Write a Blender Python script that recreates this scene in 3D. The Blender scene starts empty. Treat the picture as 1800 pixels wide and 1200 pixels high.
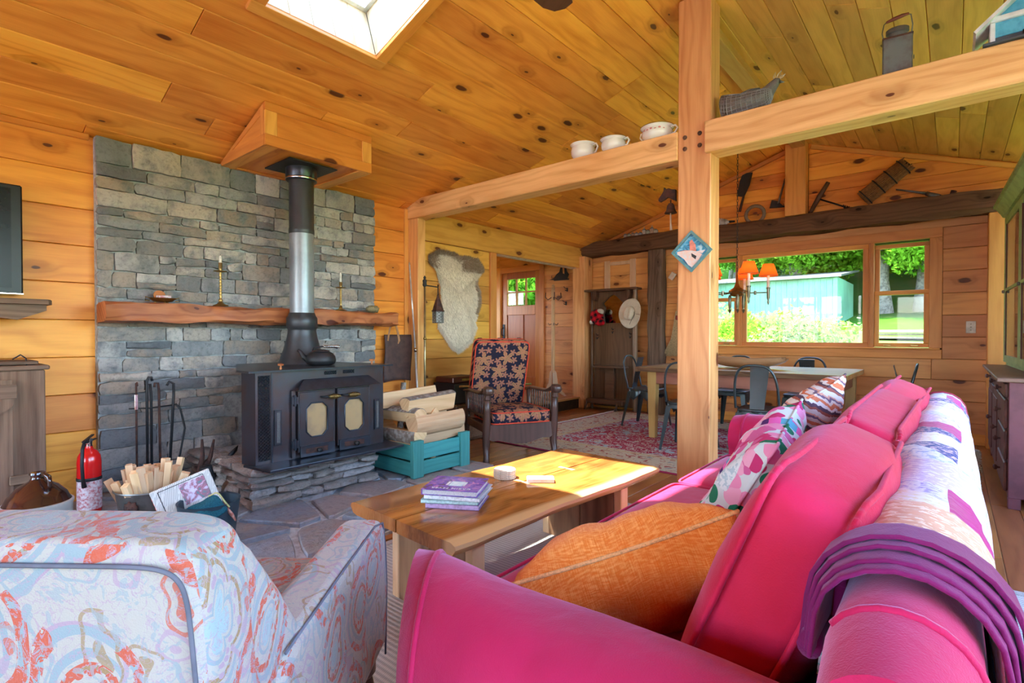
import bpy, math, random
import numpy as np
from mathutils import Vector, Matrix
random.seed(7)
PI = math.pi
R = math.radians
sc = bpy.context.scene
COL = sc.collection

# ---------------------------------------------------------------- camera, world, sun, exposure
FPX, HCAM = 923.0, 1.10
YAW, PITCH = R(40.0), math.atan(12 / 923)
cam_d = bpy.data.cameras.new('camera')
cam_d.sensor_width = 36.0
cam_d.lens = FPX / 1800 * 36.0
cam_d.clip_start = 0.05
cam_d.clip_end = 400
cam = bpy.data.objects.new('camera', cam_d)
COL.objects.link(cam)
cam.location = (0, 0, HCAM)
cam.rotation_euler = (PI / 2 - PITCH, 0, YAW)
sc.camera = cam

SUN_DIR = Vector((0.40, 0.17, -1.0)).normalized()      # direction the sunlight travels
world = bpy.data.worlds.new('world')
sc.world = world
world.use_nodes = True
wn = world.node_tree
for n in list(wn.nodes):
    wn.nodes.remove(n)
_sky = wn.nodes.new('ShaderNodeTexSky')
_sky.sky_type = 'NISHITA'
_sky.sun_disc = False
_sky.sun_elevation = R(62)
_sky.sun_rotation = R(250)
_sky.air_density = 1.1
_sky.dust_density = 0.6
_sky.ozone_density = 2.0
_bg = wn.nodes.new('ShaderNodeBackground')
_bg.inputs[1].default_value = 1.5
_out = wn.nodes.new('ShaderNodeOutputWorld')
wn.links.new(_sky.outputs[0], _bg.inputs[0])
wn.links.new(_bg.outputs[0], _out.inputs[0])

sun_d = bpy.data.lights.new('sun', 'SUN')
sun_d.energy = 15.0
sun_d.angle = R(0.6)
sun_d.color = (1.0, 0.95, 0.86)
sun = bpy.data.objects.new('sun', sun_d)
COL.objects.link(sun)
sun.rotation_euler = SUN_DIR.to_track_quat('-Z', 'Y').to_euler()

def portal(loc, nrm, sx, sy):
    d = bpy.data.lights.new('window_portal', 'AREA')
    d.shape = 'RECTANGLE'
    d.size, d.size_y = sx, sy
    d.cycles.is_portal = True
    o = bpy.data.objects.new('window_portal', d)
    COL.objects.link(o)
    o.location = loc
    o.rotation_euler = Vector(nrm).to_track_quat('-Z', 'Z').to_euler()

sc.view_settings.view_transform = 'Standard'
sc.view_settings.look = 'None'
sc.view_settings.gamma = 1.0
sc.view_settings.use_curve_mapping = False
sc.view_settings.exposure = 1.24
cy = sc.cycles
cy.use_denoising = True
cy.max_bounces = 10
cy.diffuse_bounces = 7
cy.glossy_bounces = 4
cy.transmission_bounces = 6
cy.transparent_max_bounces = 24
cy.sample_clamp_indirect = 8
cy.caustics_reflective = False
cy.caustics_refractive = False

# ---------------------------------------------------------------- pixel -> point on a real plane (used to read positions)
_F0 = np.array([-math.sin(YAW), math.cos(YAW), 0])
_R0 = np.array([math.cos(YAW), math.sin(YAW), 0])
_U0 = np.array([0, 0, 1.0])
_F = _F0 * math.cos(PITCH) - _U0 * math.sin(PITCH)
_U = _U0 * math.cos(PITCH) + _F0 * math.sin(PITCH)

def at(u, v, ax, val):
    d = _F + _R0 * (u - 900) / FPX + _U * (600 - v) / FPX
    c = np.array([0, 0, HCAM])
    i = 'xyz'.index(ax)
    q = c + (val - c[i]) / d[i] * d
    return Vector((float(q[0]), float(q[1]), float(q[2])))

# ---------------------------------------------------------------- mesh helpers
class MB:
    def __init__(s):
        s.v, s.f, s.uv = [], [], None
    def add(s, vs, fs, M=None):
        b = len(s.v)
        if M is not None:
            vs = [M @ Vector(p) for p in vs]
        s.v += [tuple(p) for p in vs]
        s.f += [tuple(b + i for i in f) for f in fs]
        return s
    def box(s, lo, hi, M=None, bev=0.0):
        x0, y0, z0 = lo
        x1, y1, z1 = hi
        if x0 > x1: x0, x1 = x1, x0
        if y0 > y1: y0, y1 = y1, y0
        if z0 > z1: z0, z1 = z1, z0
        b = min(bev, (x1 - x0) * .45, (y1 - y0) * .45, (z1 - z0) * .45)
        if b <= 0:
            vs = [(x, y, z) for x in (x0, x1) for y in (y0, y1) for z in (z0, z1)]
            fs = [(0, 1, 3, 2), (4, 6, 7, 5), (0, 4, 5, 1), (2, 3, 7, 6), (0, 2, 6, 4), (1, 5, 7, 3)]
            return s.add(vs, fs, M)
        vs = []
        idx = {}
        for ix in (0, 1):
            for iy in (0, 1):
                for iz in (0, 1):
                    X, Y, Z = (x0, x1)[ix], (y0, y1)[iy], (z0, z1)[iz]
                    dx, dy, dz = (b, -b)[ix], (b, -b)[iy], (b, -b)[iz]
                    for a, p in enumerate(((X, Y + dy, Z + dz), (X + dx, Y, Z + dz), (X + dx, Y + dy, Z))):
                        idx[(ix, iy, iz, a)] = len(vs)
                        vs.append(p)
        I = lambda *k: idx[k]
        fs = []
        for i in (0, 1):
            q = [I(i, 0, 0, 0), I(i, 1, 0, 0), I(i, 1, 1, 0), I(i, 0, 1, 0)]
            fs.append(q if i else q[::-1])
            q = [I(0, i, 0, 1), I(1, i, 0, 1), I(1, i, 1, 1), I(0, i, 1, 1)]
            fs.append(q[::-1] if i else q)
            q = [I(0, 0, i, 2), I(1, 0, i, 2), I(1, 1, i, 2), I(0, 1, i, 2)]
            fs.append(q if i else q[::-1])
        for i in (0, 1):
            for j in (0, 1):
                q = [I(0, i, j, 1), I(1, i, j, 1), I(1, i, j, 2), I(0, i, j, 2)]
                fs.append(q if (i != j) == False else q[::-1])
                q = [I(i, 0, j, 0), I(i, 1, j, 0), I(i, 1, j, 2), I(i, 0, j, 2)]
                fs.append(q)
                q = [I(i, j, 0, 0), I(i, j, 1, 0), I(i, j, 1, 1), I(i, j, 0, 1)]
                fs.append(q)
        for i in (0, 1):
            for j in (0, 1):
                for k in (0, 1):
                    fs.append((I(i, j, k, 0), I(i, j, k, 1), I(i, j, k, 2)))
        return s.add(vs, fs, M)
    def prism(s, pts, z0, z1, M=None, bev=0.0):
        """polygon in XY extruded z0..z1; bev insets the top rim"""
        n = len(pts)
        if bev > 0:
            c = Vector((sum(p[0] for p in pts) / n, sum(p[1] for p in pts) / n))
            ins = []
            for p in pts:
                d = c - Vector(p[:2])
                ins.append(Vector(p[:2]) + d.normalized() * min(bev, d.length * .4))
            vs = [(p[0], p[1], z0) for p in pts] + [(p[0], p[1], z1 - bev) for p in pts] + [(p[0], p[1], z1) for p in ins]
            fs = [tuple(range(n))[::-1], tuple(range(2 * n, 3 * n))]
            for i in range(n):
                j = (i + 1) % n
                fs += [(i, j, n + j, n + i), (n + i, n + j, 2 * n + j, 2 * n + i)]
        else:
            vs = [(p[0], p[1], z0) for p in pts] + [(p[0], p[1], z1) for p in pts]
            fs = [tuple(range(n))[::-1], tuple(range(n, 2 * n))]
            for i in range(n):
                j = (i + 1) % n
                fs.append((i, j, n + j, n + i))
        return s.add(vs, fs, M)
    def lathe(s, prof, n=20, M=None, closed=False, sx=1.0, sy=1.0):
        """prof: list of (r, z)"""
        vs, fs = [], []
        for r, z in prof:
            for k in range(n):
                a = 2 * PI * k / n
                vs.append((r * math.cos(a) * sx, r * math.sin(a) * sy, z))
        m = len(prof)
        for i in range(m - 1):
            for k in range(n):
                l = (k + 1) % n
                fs.append((i * n + k, i * n + l, (i + 1) * n + l, (i + 1) * n + k))
        if not closed:
            fs.append(tuple(range(n))[::-1])
            fs.append(tuple(range((m - 1) * n, m * n)))
        return s.add(vs, fs, M)
    def tube(s, pts, r, n=8, M=None, close=False, flat=1.0):
        pts = [Vector(p) for p in pts]
        m = len(pts)
        rs = r if isinstance(r, (list, tuple)) else [r] * m
        vs, fs = [], []
        up = None
        for i, p in enumerate(pts):
            if close:
                t = pts[(i + 1) % m] - pts[i - 1]
            else:
                t = pts[min(i + 1, m - 1)] - pts[max(i - 1, 0)]
            t = t.normalized() if t.length > 1e-9 else Vector((0, 0, 1))
            if up is None:
                up = Vector((0, 0, 1)) if abs(t.z) < .9 else Vector((1, 0, 0))
            a = t.cross(up)
            if a.length < 1e-6:
                a = t.orthogonal()
            a.normalize()
            b = a.cross(t).normalized()
            up = b
            for k in range(n):
                w = 2 * PI * k / n
                vs.append(p + a * math.cos(w) * rs[i] + b * math.sin(w) * rs[i] * flat)
        L = m if close else m - 1
        for i in range(L):
            j = (i + 1) % m
            for k in range(n):
                l = (k + 1) % n
                fs.append((i * n + k, i * n + l, j * n + l, j * n + k))
        if not close:
            fs.append(tuple(range(n))[::-1])
            fs.append(tuple(range((m - 1) * n, m * n)))
        return s.add(vs, fs, M)
    def cyl(s, p0, p1, r0, r1=None, n=16, M=None):
        return s.tube([p0, p1], [r0, r0 if r1 is None else r1], n, M)
    def sphere(s, c, r, n=12, m=8, M=None, sc_=(1, 1, 1)):
        vs, fs = [], []
        for i in range(m + 1):
            th = PI * i / m
            for k in range(n):
                a = 2 * PI * k / n
                rr = max(math.sin(th), 1e-4)
                vs.append((c[0] + r * sc_[0] * rr * math.cos(a), c[1] + r * sc_[1] * rr * math.sin(a), c[2] - r * sc_[2] * math.cos(th)))
        for i in range(m):
            for k in range(n):
                l = (k + 1) % n
                fs.append((i * n + k, i * n + l, (i + 1) * n + l, (i + 1) * n + k))
        return s.add(vs, fs, M)
    def superq(s, c, h, e1=.4, e2=.4, n=32, m=16, M=None, fn=None):
        """rounded box: half sizes h, exponents; fn(x,y,z in -1..1 space, scaled point)->point"""
        def sp(w, e):
            return math.copysign(abs(w) ** e, w)
        vs, fs = [], []
        for i in range(m + 1):
            ph = -PI / 2 + PI * i / m
            for k in range(n):
                a = 2 * PI * k / n
                cz = sp(math.cos(ph), e1) if abs(math.cos(ph)) > 1e-5 else 0.0005
                x = cz * sp(math.cos(a), e2)
                y = cz * sp(math.sin(a), e2)
                z = sp(math.sin(ph), e1)
                p = Vector((x * h[0], y * h[1], z * h[2]))
                if fn:
                    p = fn(x, y, z, p)
                vs.append((c[0] + p[0], c[1] + p[1], c[2] + p[2]))
        for i in range(m):
            for k in range(n):
                l = (k + 1) % n
                fs.append((i * n + k, i * n + l, (i + 1) * n + l, (i + 1) * n + k))
        return s.add(vs, fs, M)
    def grid(s, fn, nu, nv, M=None, cu=False):
        """fn(i/nu, j/nv) -> point"""
        vs = [fn(i / nu, j / nv) for i in range(nu + 1) for j in range(nv + 1)]
        fs = [(i * (nv + 1) + j, (i + 1) * (nv + 1) + j, (i + 1) * (nv + 1) + j + 1, i * (nv + 1) + j + 1) for i in range(nu) for j in range(nv)]
        return s.add(vs, fs, M)

def put(o, parent=None, M=None):
    COL.objects.link(o)
    if parent is not None:
        o.parent = parent
    if M is not None:
        o.matrix_local = M
    return o

def ob(name, mb, mat, parent=None, smooth=0, M=None, sub=0, kind=None, solid=0.0, bevel=0.0):
    me = bpy.data.meshes.new(name)
    me.from_pydata(mb.v, [], mb.f)
    if mb.uv is not None:
        ul = me.uv_layers.new(name='uv')
        li = [0] * len(me.loops)
        me.loops.foreach_get('vertex_index', li)
        fl = []
        for i in li:
            fl += mb.uv[i]
        ul.data.foreach_set('uv', fl)
    me.update()
    if mat is not None:
        me.materials.append(mat)
    o = bpy.data.objects.new(name, me)
    put(o, parent, M)
    bm_fix(me)
    if smooth:
        me.polygons.foreach_set('use_smooth', [True] * len(me.polygons))
        if smooth > 1:
            me.set_sharp_from_angle(angle=R(smooth))
    if solid:
        m = o.modifiers.new('s', 'SOLIDIFY')
        m.thickness = solid
        m.offset = 0
    if bevel:
        m = o.modifiers.new('b', 'BEVEL')
        m.width = bevel
        m.segments = 2
        m.limit_method = 'ANGLE'
    if sub:
        m = o.modifiers.new('d', 'SUBSURF')
        m.levels = m.render_levels = sub
    if kind:
        o['kind'] = kind
    return o

import bmesh
def bm_fix(me):
    bm = bmesh.new()
    bm.from_mesh(me)
    bmesh.ops.recalc_face_normals(bm, faces=bm.faces)
    bm.to_mesh(me)
    bm.free()

def tag(o, label, cat, group=None, kind=None):
    o['label'] = label
    o['category'] = cat
    if group: o['group'] = group
    if kind: o['kind'] = kind
    return o

def thing(name, loc, rz, label, cat, group=None, kind=None):
    o = bpy.data.objects.new(name, None)
    o.empty_display_size = .1
    COL.objects.link(o)
    o.location = loc
    o.rotation_euler = (0, 0, rz)
    return tag(o, label, cat, group, kind)

def copy_tree(o, parent=None):
    c = o.copy()
    COL.objects.link(c)
    c.parent = parent
    for ch in list(o.children):
        copy_tree(ch, c)
    return c

def TR(x, y, z, rz=0, rx=0, ry=0):
    return Matrix.Translation((x, y, z)) @ Matrix.Rotation(rz, 4, 'Z') @ Matrix.Rotation(ry, 4, 'Y') @ Matrix.Rotation(rx, 4, 'X')

def frame(o, xa, ya, za):
    m = Matrix.Identity(4)
    for i in range(3):
        m[i][0], m[i][1], m[i][2], m[i][3] = xa[i], ya[i], za[i], o[i]
    return m

# ---------------------------------------------------------------- node helpers
def newmat(name):
    m = bpy.data.materials.new(name)
    m.use_nodes = True
    m.node_tree.nodes.clear()
    return m, m.node_tree

def nd(nt, t, ins=None, **pr):
    n = nt.nodes.new('ShaderNode' + t)
    for k, v in pr.items():
        setattr(n, k, v)
    for k, v in (ins or {}).items():
        if isinstance(v, bpy.types.NodeSocket):
            nt.links.new(v, n.inputs[k])
        else:
            n.inputs[k].default_value = v
    return n

def mth(nt, op, a, b=0.0, c=None, clamp=False):
    d = {0: a, 1: b}
    if c is not None: d[2] = c
    n = nd(nt, 'Math', d, operation=op)
    n.use_clamp = clamp
    return n.outputs[0]

def mix(nt, f, a, b, mode='MIX'):
    n = nt.nodes.new('ShaderNodeMix')
    n.data_type = 'RGBA'
    n.blend_type = mode
    n.clamp_factor = True
    for i, v in ((0, f), (6, a), (7, b)):
        if isinstance(v, bpy.types.NodeSocket):
            nt.links.new(v, n.inputs[i])
        else:
            if i: v = (*v[:3], 1)
            n.inputs[i].default_value = v
    return n.outputs[2]

def ramp(nt, f, stops, interp='LINEAR'):
    n = nd(nt, 'ValToRGB', {0: f})
    cr = n.color_ramp
    cr.interpolation = interp
    while len(cr.elements) < len(stops):
        cr.elements.new(0.5)
    for e, (p, c) in zip(cr.elements, stops):
        e.position = p
        e.color = (*c, 1) if not isinstance(c, (int, float)) else (c, c, c, 1)
    return n.outputs[0]

def sstep(nt, v, a, b):
    n = nd(nt, 'MapRange', {0: v, 1: a, 2: b, 3: 0.0, 4: 1.0}, interpolation_type='SMOOTHSTEP')
    return n.outputs[0]

def noise(nt, vec, scale, detail=3, rough=.5, dist=0.0, dim='3D'):
    return nd(nt, 'TexNoise', {'Vector': vec, 'Scale': scale, 'Detail': detail, 'Roughness': rough, 'Distortion': dist}, noise_dimensions=dim).outputs[0]

def comb(nt, x, y, z=0.0):
    return nd(nt, 'CombineXYZ', {0: x, 1: y, 2: z}).outputs[0]

def vmul(nt, v, s):
    return nd(nt, 'VectorMath', {0: v, 1: s}, operation='MULTIPLY').outputs[0]

def vadd(nt, a, b):
    return nd(nt, 'VectorMath', {0: a, 1: b}, operation='ADD').outputs[0]

def principled(nt, col, rough=.5, spec=.4, metal=0.0, bump=None, bstr=.2, bdist=.01, sheen=0, coat=0, extra=None):
    ins = {'Base Color': col if isinstance(col, bpy.types.NodeSocket) else (*col[:3], 1), 'Roughness': rough,
           'Specular IOR Level': spec, 'Metallic': metal}
    if sheen:
        ins['Sheen Weight'] = sheen
        ins['Sheen Roughness'] = .4
    if coat:
        ins['Coat Weight'] = coat
        ins['Coat Roughness'] = .22 if coat == 1.0 else .12
    if bump is not None:
        ins['Normal'] = nd(nt, 'Bump', {'Height': bump, 'Strength': bstr, 'Distance': bdist}).outputs[0]
    if extra: ins.update(extra)
    p = nd(nt, 'BsdfPrincipled', ins)
    o = nd(nt, 'OutputMaterial', {0: p.outputs[0]})
    return p

def wood(name, c1, c2, ck=(.13, .032, .010), axis='X', knots=.55, rough=.42, spec=.35, ring=55., vary=.34, coat=0.0, kscale=1.0, contrast=.75, streak=.5, gap=1.0):
    m, nt = newmat(name)
    tc = nd(nt, 'TexCoord').outputs['Object']
    rnd = nd(nt, 'ObjectInfo').outputs['Random']
    sp = nd(nt, 'SeparateXYZ', {0: tc}).outputs
    ax = {'X': (0, 1, 2), 'Y': (1, 0, 2), 'Z': (2, 0, 1)}[axis]
    al = mth(nt, 'ADD', sp[ax[0]], mth(nt, 'MULTIPLY', rnd, 37.0))
    ac = mth(nt, 'ADD', mth(nt, 'ADD', sp[ax[1]], sp[ax[2]]), mth(nt, 'MULTIPLY', rnd, 91.0))
    vv = comb(nt, mth(nt, 'MULTIPLY', al, 2.0 * kscale), mth(nt, 'MULTIPLY', ac, 4.4 * kscale), 0.0)
    vo = nd(nt, 'TexVoronoi', {'Vector': vv, 'Scale': 1.0, 'Randomness': 1.0}, voronoi_dimensions='2D')
    d = vo.outputs['Distance']
    cr = nd(nt, 'SeparateColor', {0: vo.outputs['Color']}).outputs
    gate = mth(nt, 'LESS_THAN', cr[0], knots)
    d = mth(nt, 'ADD', d, mth(nt, 'MULTIPLY', mth(nt, 'SUBTRACT', noise(nt, vv, 7.0, 1, .5, 0, '2D'), .5), .05))
    ksz = mth(nt, 'ADD', .022, mth(nt, 'MULTIPLY', mth(nt, 'POWER', cr[1], 1.6), .11))
    kn = mth(nt, 'MULTIPLY', gate, nd(nt, 'MapRange', {0: d, 1: ksz, 2: mth(nt, 'MULTIPLY', ksz, .72), 3: 0.0, 4: 1.0}).outputs[0])
    halo = mth(nt, 'MULTIPLY', gate, sstep(nt, d, .30, .03))
    n1 = noise(nt, comb(nt, mth(nt, 'MULTIPLY', al, .9), mth(nt, 'MULTIPLY', ac, 5.0)), 1.0, 2, .5, 0, '2D')
    ph = mth(nt, 'ADD', mth(nt, 'MULTIPLY', ac, ring), mth(nt, 'ADD', mth(nt, 'MULTIPLY', n1, 22.0), mth(nt, 'MULTIPLY', halo, 9.0)))
    bands = mth(nt, 'POWER', mth(nt, 'ADD', mth(nt, 'MULTIPLY', mth(nt, 'SINE', ph), .5), .5), 2.2)
    n2 = noise(nt, comb(nt, mth(nt, 'MULTIPLY', al, 5.0), mth(nt, 'MULTIPLY', ac, 130.0)), 1.0, 3, .6, 0, '2D')
    n3 = noise(nt, comb(nt, mth(nt, 'MULTIPLY', al, 1.3), mth(nt, 'MULTIPLY', ac, 7.0), 3.0), 1.0, 3, .55)
    f = mth(nt, 'ADD', mth(nt, 'MULTIPLY', bands, contrast * .45), mth(nt, 'MULTIPLY', mth(nt, 'SUBTRACT', n2, .4), streak))
    f = mth(nt, 'ADD', f, mth(nt, 'MULTIPLY', sstep(nt, n3, .4, .75), contrast * .6), clamp=True)
    col = mix(nt, f, c1, c2)
    col = mix(nt, mth(nt, 'MULTIPLY', halo, .55), col, tuple(x * .62 for x in c2))
    col = mix(nt, kn, col, ck)
    hv = nd(nt, 'HueSaturation', {'Hue': mth(nt, 'ADD', .5, mth(nt, 'MULTIPLY', mth(nt, 'SUBTRACT', rnd, .5), .018)), 'Saturation': 1.0,
                                 'Value': mth(nt, 'ADD', 1 - vary * .6, mth(nt, 'MULTIPLY', rnd, vary)), 'Color': col})
    principled(nt, hv.outputs[0], rough, spec, bump=mth(nt, 'ADD', f, mth(nt, 'MULTIPLY', kn, -.6)), bstr=.12, bdist=.004, coat=coat)
    return m

def plain(name, col, rough=.5, spec=.4, metal=0.0, nscale=12., namt=.15, col2=None, bump=.15, sheen=0, coat=0, bdist=.004, extra=None, rand=0.0):
    m, nt = newmat(name)
    tc = nd(nt, 'TexCoord').outputs['Object']
    n = noise(nt, tc, nscale, 4, .6)
    c2 = col2 if col2 is not None else tuple(x * (1 - namt * 2.2) for x in col)
    c = mix(nt, sstep(nt, n, .38, .68), col, c2)
    if rand:
        rnd = nd(nt, 'ObjectInfo').outputs['Random']
        c = nd(nt, 'HueSaturation', {'Hue': .5, 'Saturation': 1.0, 'Value': mth(nt, 'ADD', 1 - rand / 2, mth(nt, 'MULTIPLY', rnd, rand)), 'Color': c}).outputs[0]
    principled(nt, c, rough, spec, metal, bump=n, bstr=bump, bdist=bdist, sheen=sheen, coat=coat, extra=extra)
    return m

def emit(name, col, strength):
    m, nt = newmat(name)
    e = nd(nt, 'Emission', {0: (*col, 1), 1: strength})
    nd(nt, 'OutputMaterial', {0: e.outputs[0]})
    return m

def glassm(name, tint=(1, 1, 1), refl=.02, k=.28):
    m, nt = newmat(name)
    t = nd(nt, 'BsdfTransparent', {0: (*tint, 1)})
    g = nd(nt, 'BsdfGlossy', {0: (1, 1, 1, 1), 'Roughness': .02})
    fr = nd(nt, 'Fresnel', {0: 1.45})
    mx = nd(nt, 'MixShader', {0: mth(nt, 'ADD', mth(nt, 'MULTIPLY', fr.outputs[0], k), refl * .2, clamp=True), 1: t.outputs[0], 2: g.outputs[0]})
    nd(nt, 'OutputMaterial', {0: mx.outputs[0]})
    return m

M = {}
M['pine'] = wood('honey_pine', (.94, .385, .062), (.65, .18, .020), knots=.50)
M['ceil'] = wood('honey_pine_ceiling', (.95, .395, .070), (.66, .185, .022), knots=.52)
M['ceil_lit'] = wood('window_lit_pine_ceiling', (.86, .52, .14), (.62, .32, .07), knots=.42)  # window light on the right slope is mixed into this pine colour
M['gable'] = wood('brown_pine', (.74, .34, .11), (.50, .185, .05), knots=.45)
M['trim'] = wood('pine_trim', (.78, .33, .075), (.56, .19, .035), knots=.12)
M['trimy'] = wood('pine_trim_y', (.80, .31, .055), (.58, .18, .025), knots=.12, axis='Y')
M['trimz'] = wood('pine_trim_z', (.76, .34, .085), (.54, .19, .04), knots=.12, axis='Z')
M['beamx'] = wood('douglas_beam_x', (.84, .50, .22), (.60, .26, .08), knots=.5, axis='X', ring=95., contrast=.8)
M['postz'] = wood('douglas_post_z', (.80, .42, .165), (.56, .22, .06), knots=.35, axis='Z', ring=95., contrast=.8)
M['ridge'] = wood('douglas_ridge_y', (.62, .34, .12), (.48, .22, .06), knots=.2, axis='Y', ring=95.)
M['dark'] = wood('old_barn_beam', (.20, .11, .055), (.085, .043, .022), (.02, .01, .005), knots=.45, axis='X', rough=.8, spec=.15, ring=120., contrast=.9, streak=.7)
M['darkz'] = wood('old_barn_post', (.22, .15, .10), (.10, .062, .04), (.02, .01, .008), knots=.4, axis='Z', rough=.85, spec=.12, ring=120., contrast=.9, streak=.7)
M['mantel'] = wood('hewn_mantel_wood', (.62, .25, .08), (.30, .085, .022), (.10, .02, .006), knots=.75, axis='Y', ring=110., contrast=1.0, streak=.6, rough=.5)
M['floor'] = wood('oak_floor', (.40, .155, .045), (.22, .07, .018), knots=.12, rough=.3, spec=.45, ring=90., vary=.35, contrast=.8)
M['door'] = wood('front_door_wood', (.50, .16, .035), (.36, .10, .02), knots=.04, axis='Z', rough=.35, ring=90.)
M['barn'] = wood('grey_barn_board', (.30, .20, .135), (.15, .095, .065), (.05, .03, .02), knots=.35, axis='Z', rough=.85, spec=.1, ring=130., contrast=.9, streak=.8)
M['barny'] = wood('grey_barn_board_y', (.27, .18, .125), (.13, .085, .06), (.05, .03, .02), knots=.35, axis='Y', rough=.85, spec=.1, ring=130., contrast=.9, streak=.8)
M['walnut'] = wood('coffee_table_wood', (.58, .27, .075), (.26, .095, .022), knots=.10, axis='Y', rough=.25, spec=.5, ring=26., contrast=1.25, streak=.4, vary=.1)
M['sap'] = wood('pale_sapwood', (.80, .56, .33), (.62, .36, .17), knots=.05, axis='Z', rough=.35, ring=40.)
M['darkoak'] = wood('dark_oak', (.105, .05, .035), (.045, .02, .014), (.02, .01, .01), knots=.02, axis='Z', rough=.32, spec=.5, ring=120., streak=.6)
M['hall'] = wood('dark_brown_oak', (.15, .075, .04), (.07, .032, .018), (.02, .01, .01), knots=.05, axis='Z', rough=.5, ring=110., streak=.6)
M['tabley'] = wood('dining_top_wood', (.50, .30, .08), (.30, .15, .04), knots=.3, axis='X', rough=.30, spec=1.0, ring=80., coat=1.0)
M['apron'] = wood('dining_apron_wood', (.40, .15, .085), (.24, .08, .045), knots=.2, axis='X', rough=.4)
M['oakleg'] = wood('dining_leg_wood', (.50, .30, .10), (.36, .19, .05), knots=.1, axis='Z', rough=.4)
M['log'] = wood('split_log', (.74, .50, .28), (.54, .31, .14), knots=.12, axis='X', rough=.75, spec=.15, ring=110., streak=.7)
M['bark'] = plain('log_bark', (.17, .12, .09), .9, .1, nscale=30, col2=(.32, .28, .24), bump=.6, bdist=.01)
M['teal'] = wood('teal_painted_wood', (.055, .30, .27), (.03, .20, .19), (.20, .10, .05), knots=.10, axis='Y', rough=.6, ring=150., contrast=.8, streak=.6)
M['tealz'] = wood('teal_painted_post', (.075, .34, .31), (.04, .24, .23), (.20, .10, .05), knots=.10, axis='Z', rough=.6, ring=170., contrast=.9, streak=.6)
M['black'] = plain('black_iron', (.022, .022, .025), .5, .5, metal=.3, nscale=40)
M['stove'] = plain('stove_steel', (.046, .046, .058), .32, .6, metal=.55, nscale=7, col2=(.058, .036, .034), bump=.03)
M['stove2'] = plain('stove_dark_steel', (.038, .046, .062), .28, .6, metal=.55, nscale=18, bump=.05)
M['pipe'] = plain('flue_pipe_steel', (.28, .32, .35), .38, .6, metal=.35, nscale=3, bump=.02)
M['pipe2'] = plain('flue_collar_steel', (.05, .055, .062), .42, .6, metal=.45, nscale=6, bump=.03)
M['brass'] = plain('aged_brass', (.45, .30, .10), .32, .5, metal=.95, nscale=30)
M['steel'] = plain('white_metal_tube', (.72, .72, .74), .3, .5, metal=.5)
M['chrome'] = plain('chrome', (.75, .75, .75), .15, .5, metal=1.0)
M['candle'] = plain('candle_wax', (.85, .80, .68), .5)
M['white'] = plain('white_ceramic', (.80, .82, .78), .15, .5, nscale=3, namt=.02, bump=.0, coat=.5)
M['whitep'] = plain('white_paint', (.78, .78, .76), .5)
M['glass'] = glassm('window_glass')
M['glassr'] = glassm('cabinet_glass', (.93, .98, .95), .2, .9)
M['mortar'] = plain('mortar', (.42, .45, .46), .9, .1, nscale=40, bump=.5)
M['mortar2'] = plain('hearth_mortar', (.60, .67, .72), .85, .15, nscale=25, bump=.6, bdist=.01)
M['sootglass'] = plain('sooty_stove_glass', (.40, .27, .13), .25, .5, nscale=5, col2=(.22, .16, .11), bump=.0, coat=.3)
M['backing'] = plain('dark_backing', (.045, .020, .008), .9, .1)
M['leather'] = plain('brown_leather', (.085, .045, .04), .6, .35, nscale=20, col2=(.055, .03, .03))
M['red'] = plain('red_enamel', (.72, .012, .012), .2, .5, namt=.05, coat=.5, bump=0)
M['label'] = plain('printed_label', (.62, .58, .60), .5, .4, nscale=90, col2=(.30, .20, .22), bump=0)
M['stoneware'] = plain('crock_stoneware', (.50, .51, .48), .3, .5, nscale=8, namt=.08)
M['brownglaze'] = plain('brown_jug_glaze', (.05, .017, .012), .12, .6, nscale=8, coat=.6)
M['rust'] = plain('rusty_iron', (.10, .045, .032), .75, .3, metal=.3, nscale=30, col2=(.04, .025, .025), bump=.4)
M['zinc'] = plain('tarnished_tin', (.22, .22, .21), .45, .5, metal=.7, nscale=12, col2=(.13, .12, .11))
M['screen'] = plain('tv_screen', (.006, .007, .010), .25, .2, bump=0)
M['tvb'] = plain('tv_bezel', (.010, .010, .012), .3, .3, bump=0)
# ---------------------------------------------------------------- room shell
XL, XR, YF, YB = -4.35, 1.0, 7.0, -3.4      # left, right, far (gable) wall, wall behind the camera
RX, RZ, SL = -1.41, 3.37, 0.333             # ridge and roof slope
def zc(x): return RZ - SL * abs(x - RX)

def holed(mb, u0, u1, v0, v1, holes, t0, t1, Mx):
    us = sorted({u0, u1, *[h[0] for h in holes], *[h[1] for h in holes]})
    vs = sorted({v0, v1, *[h[2] for h in holes], *[h[3] for h in holes]})
    for a, b in zip(us, us[1:]):
        for c, d in zip(vs, vs[1:]):
            cu, cv = (a + b) / 2, (c + d) / 2
            if any(h[0] < cu < h[1] and h[2] < cv < h[3] for h in holes):
                continue
            mb.box((a, c, t0), (b, d, t1), Mx)
    return mb

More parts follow.
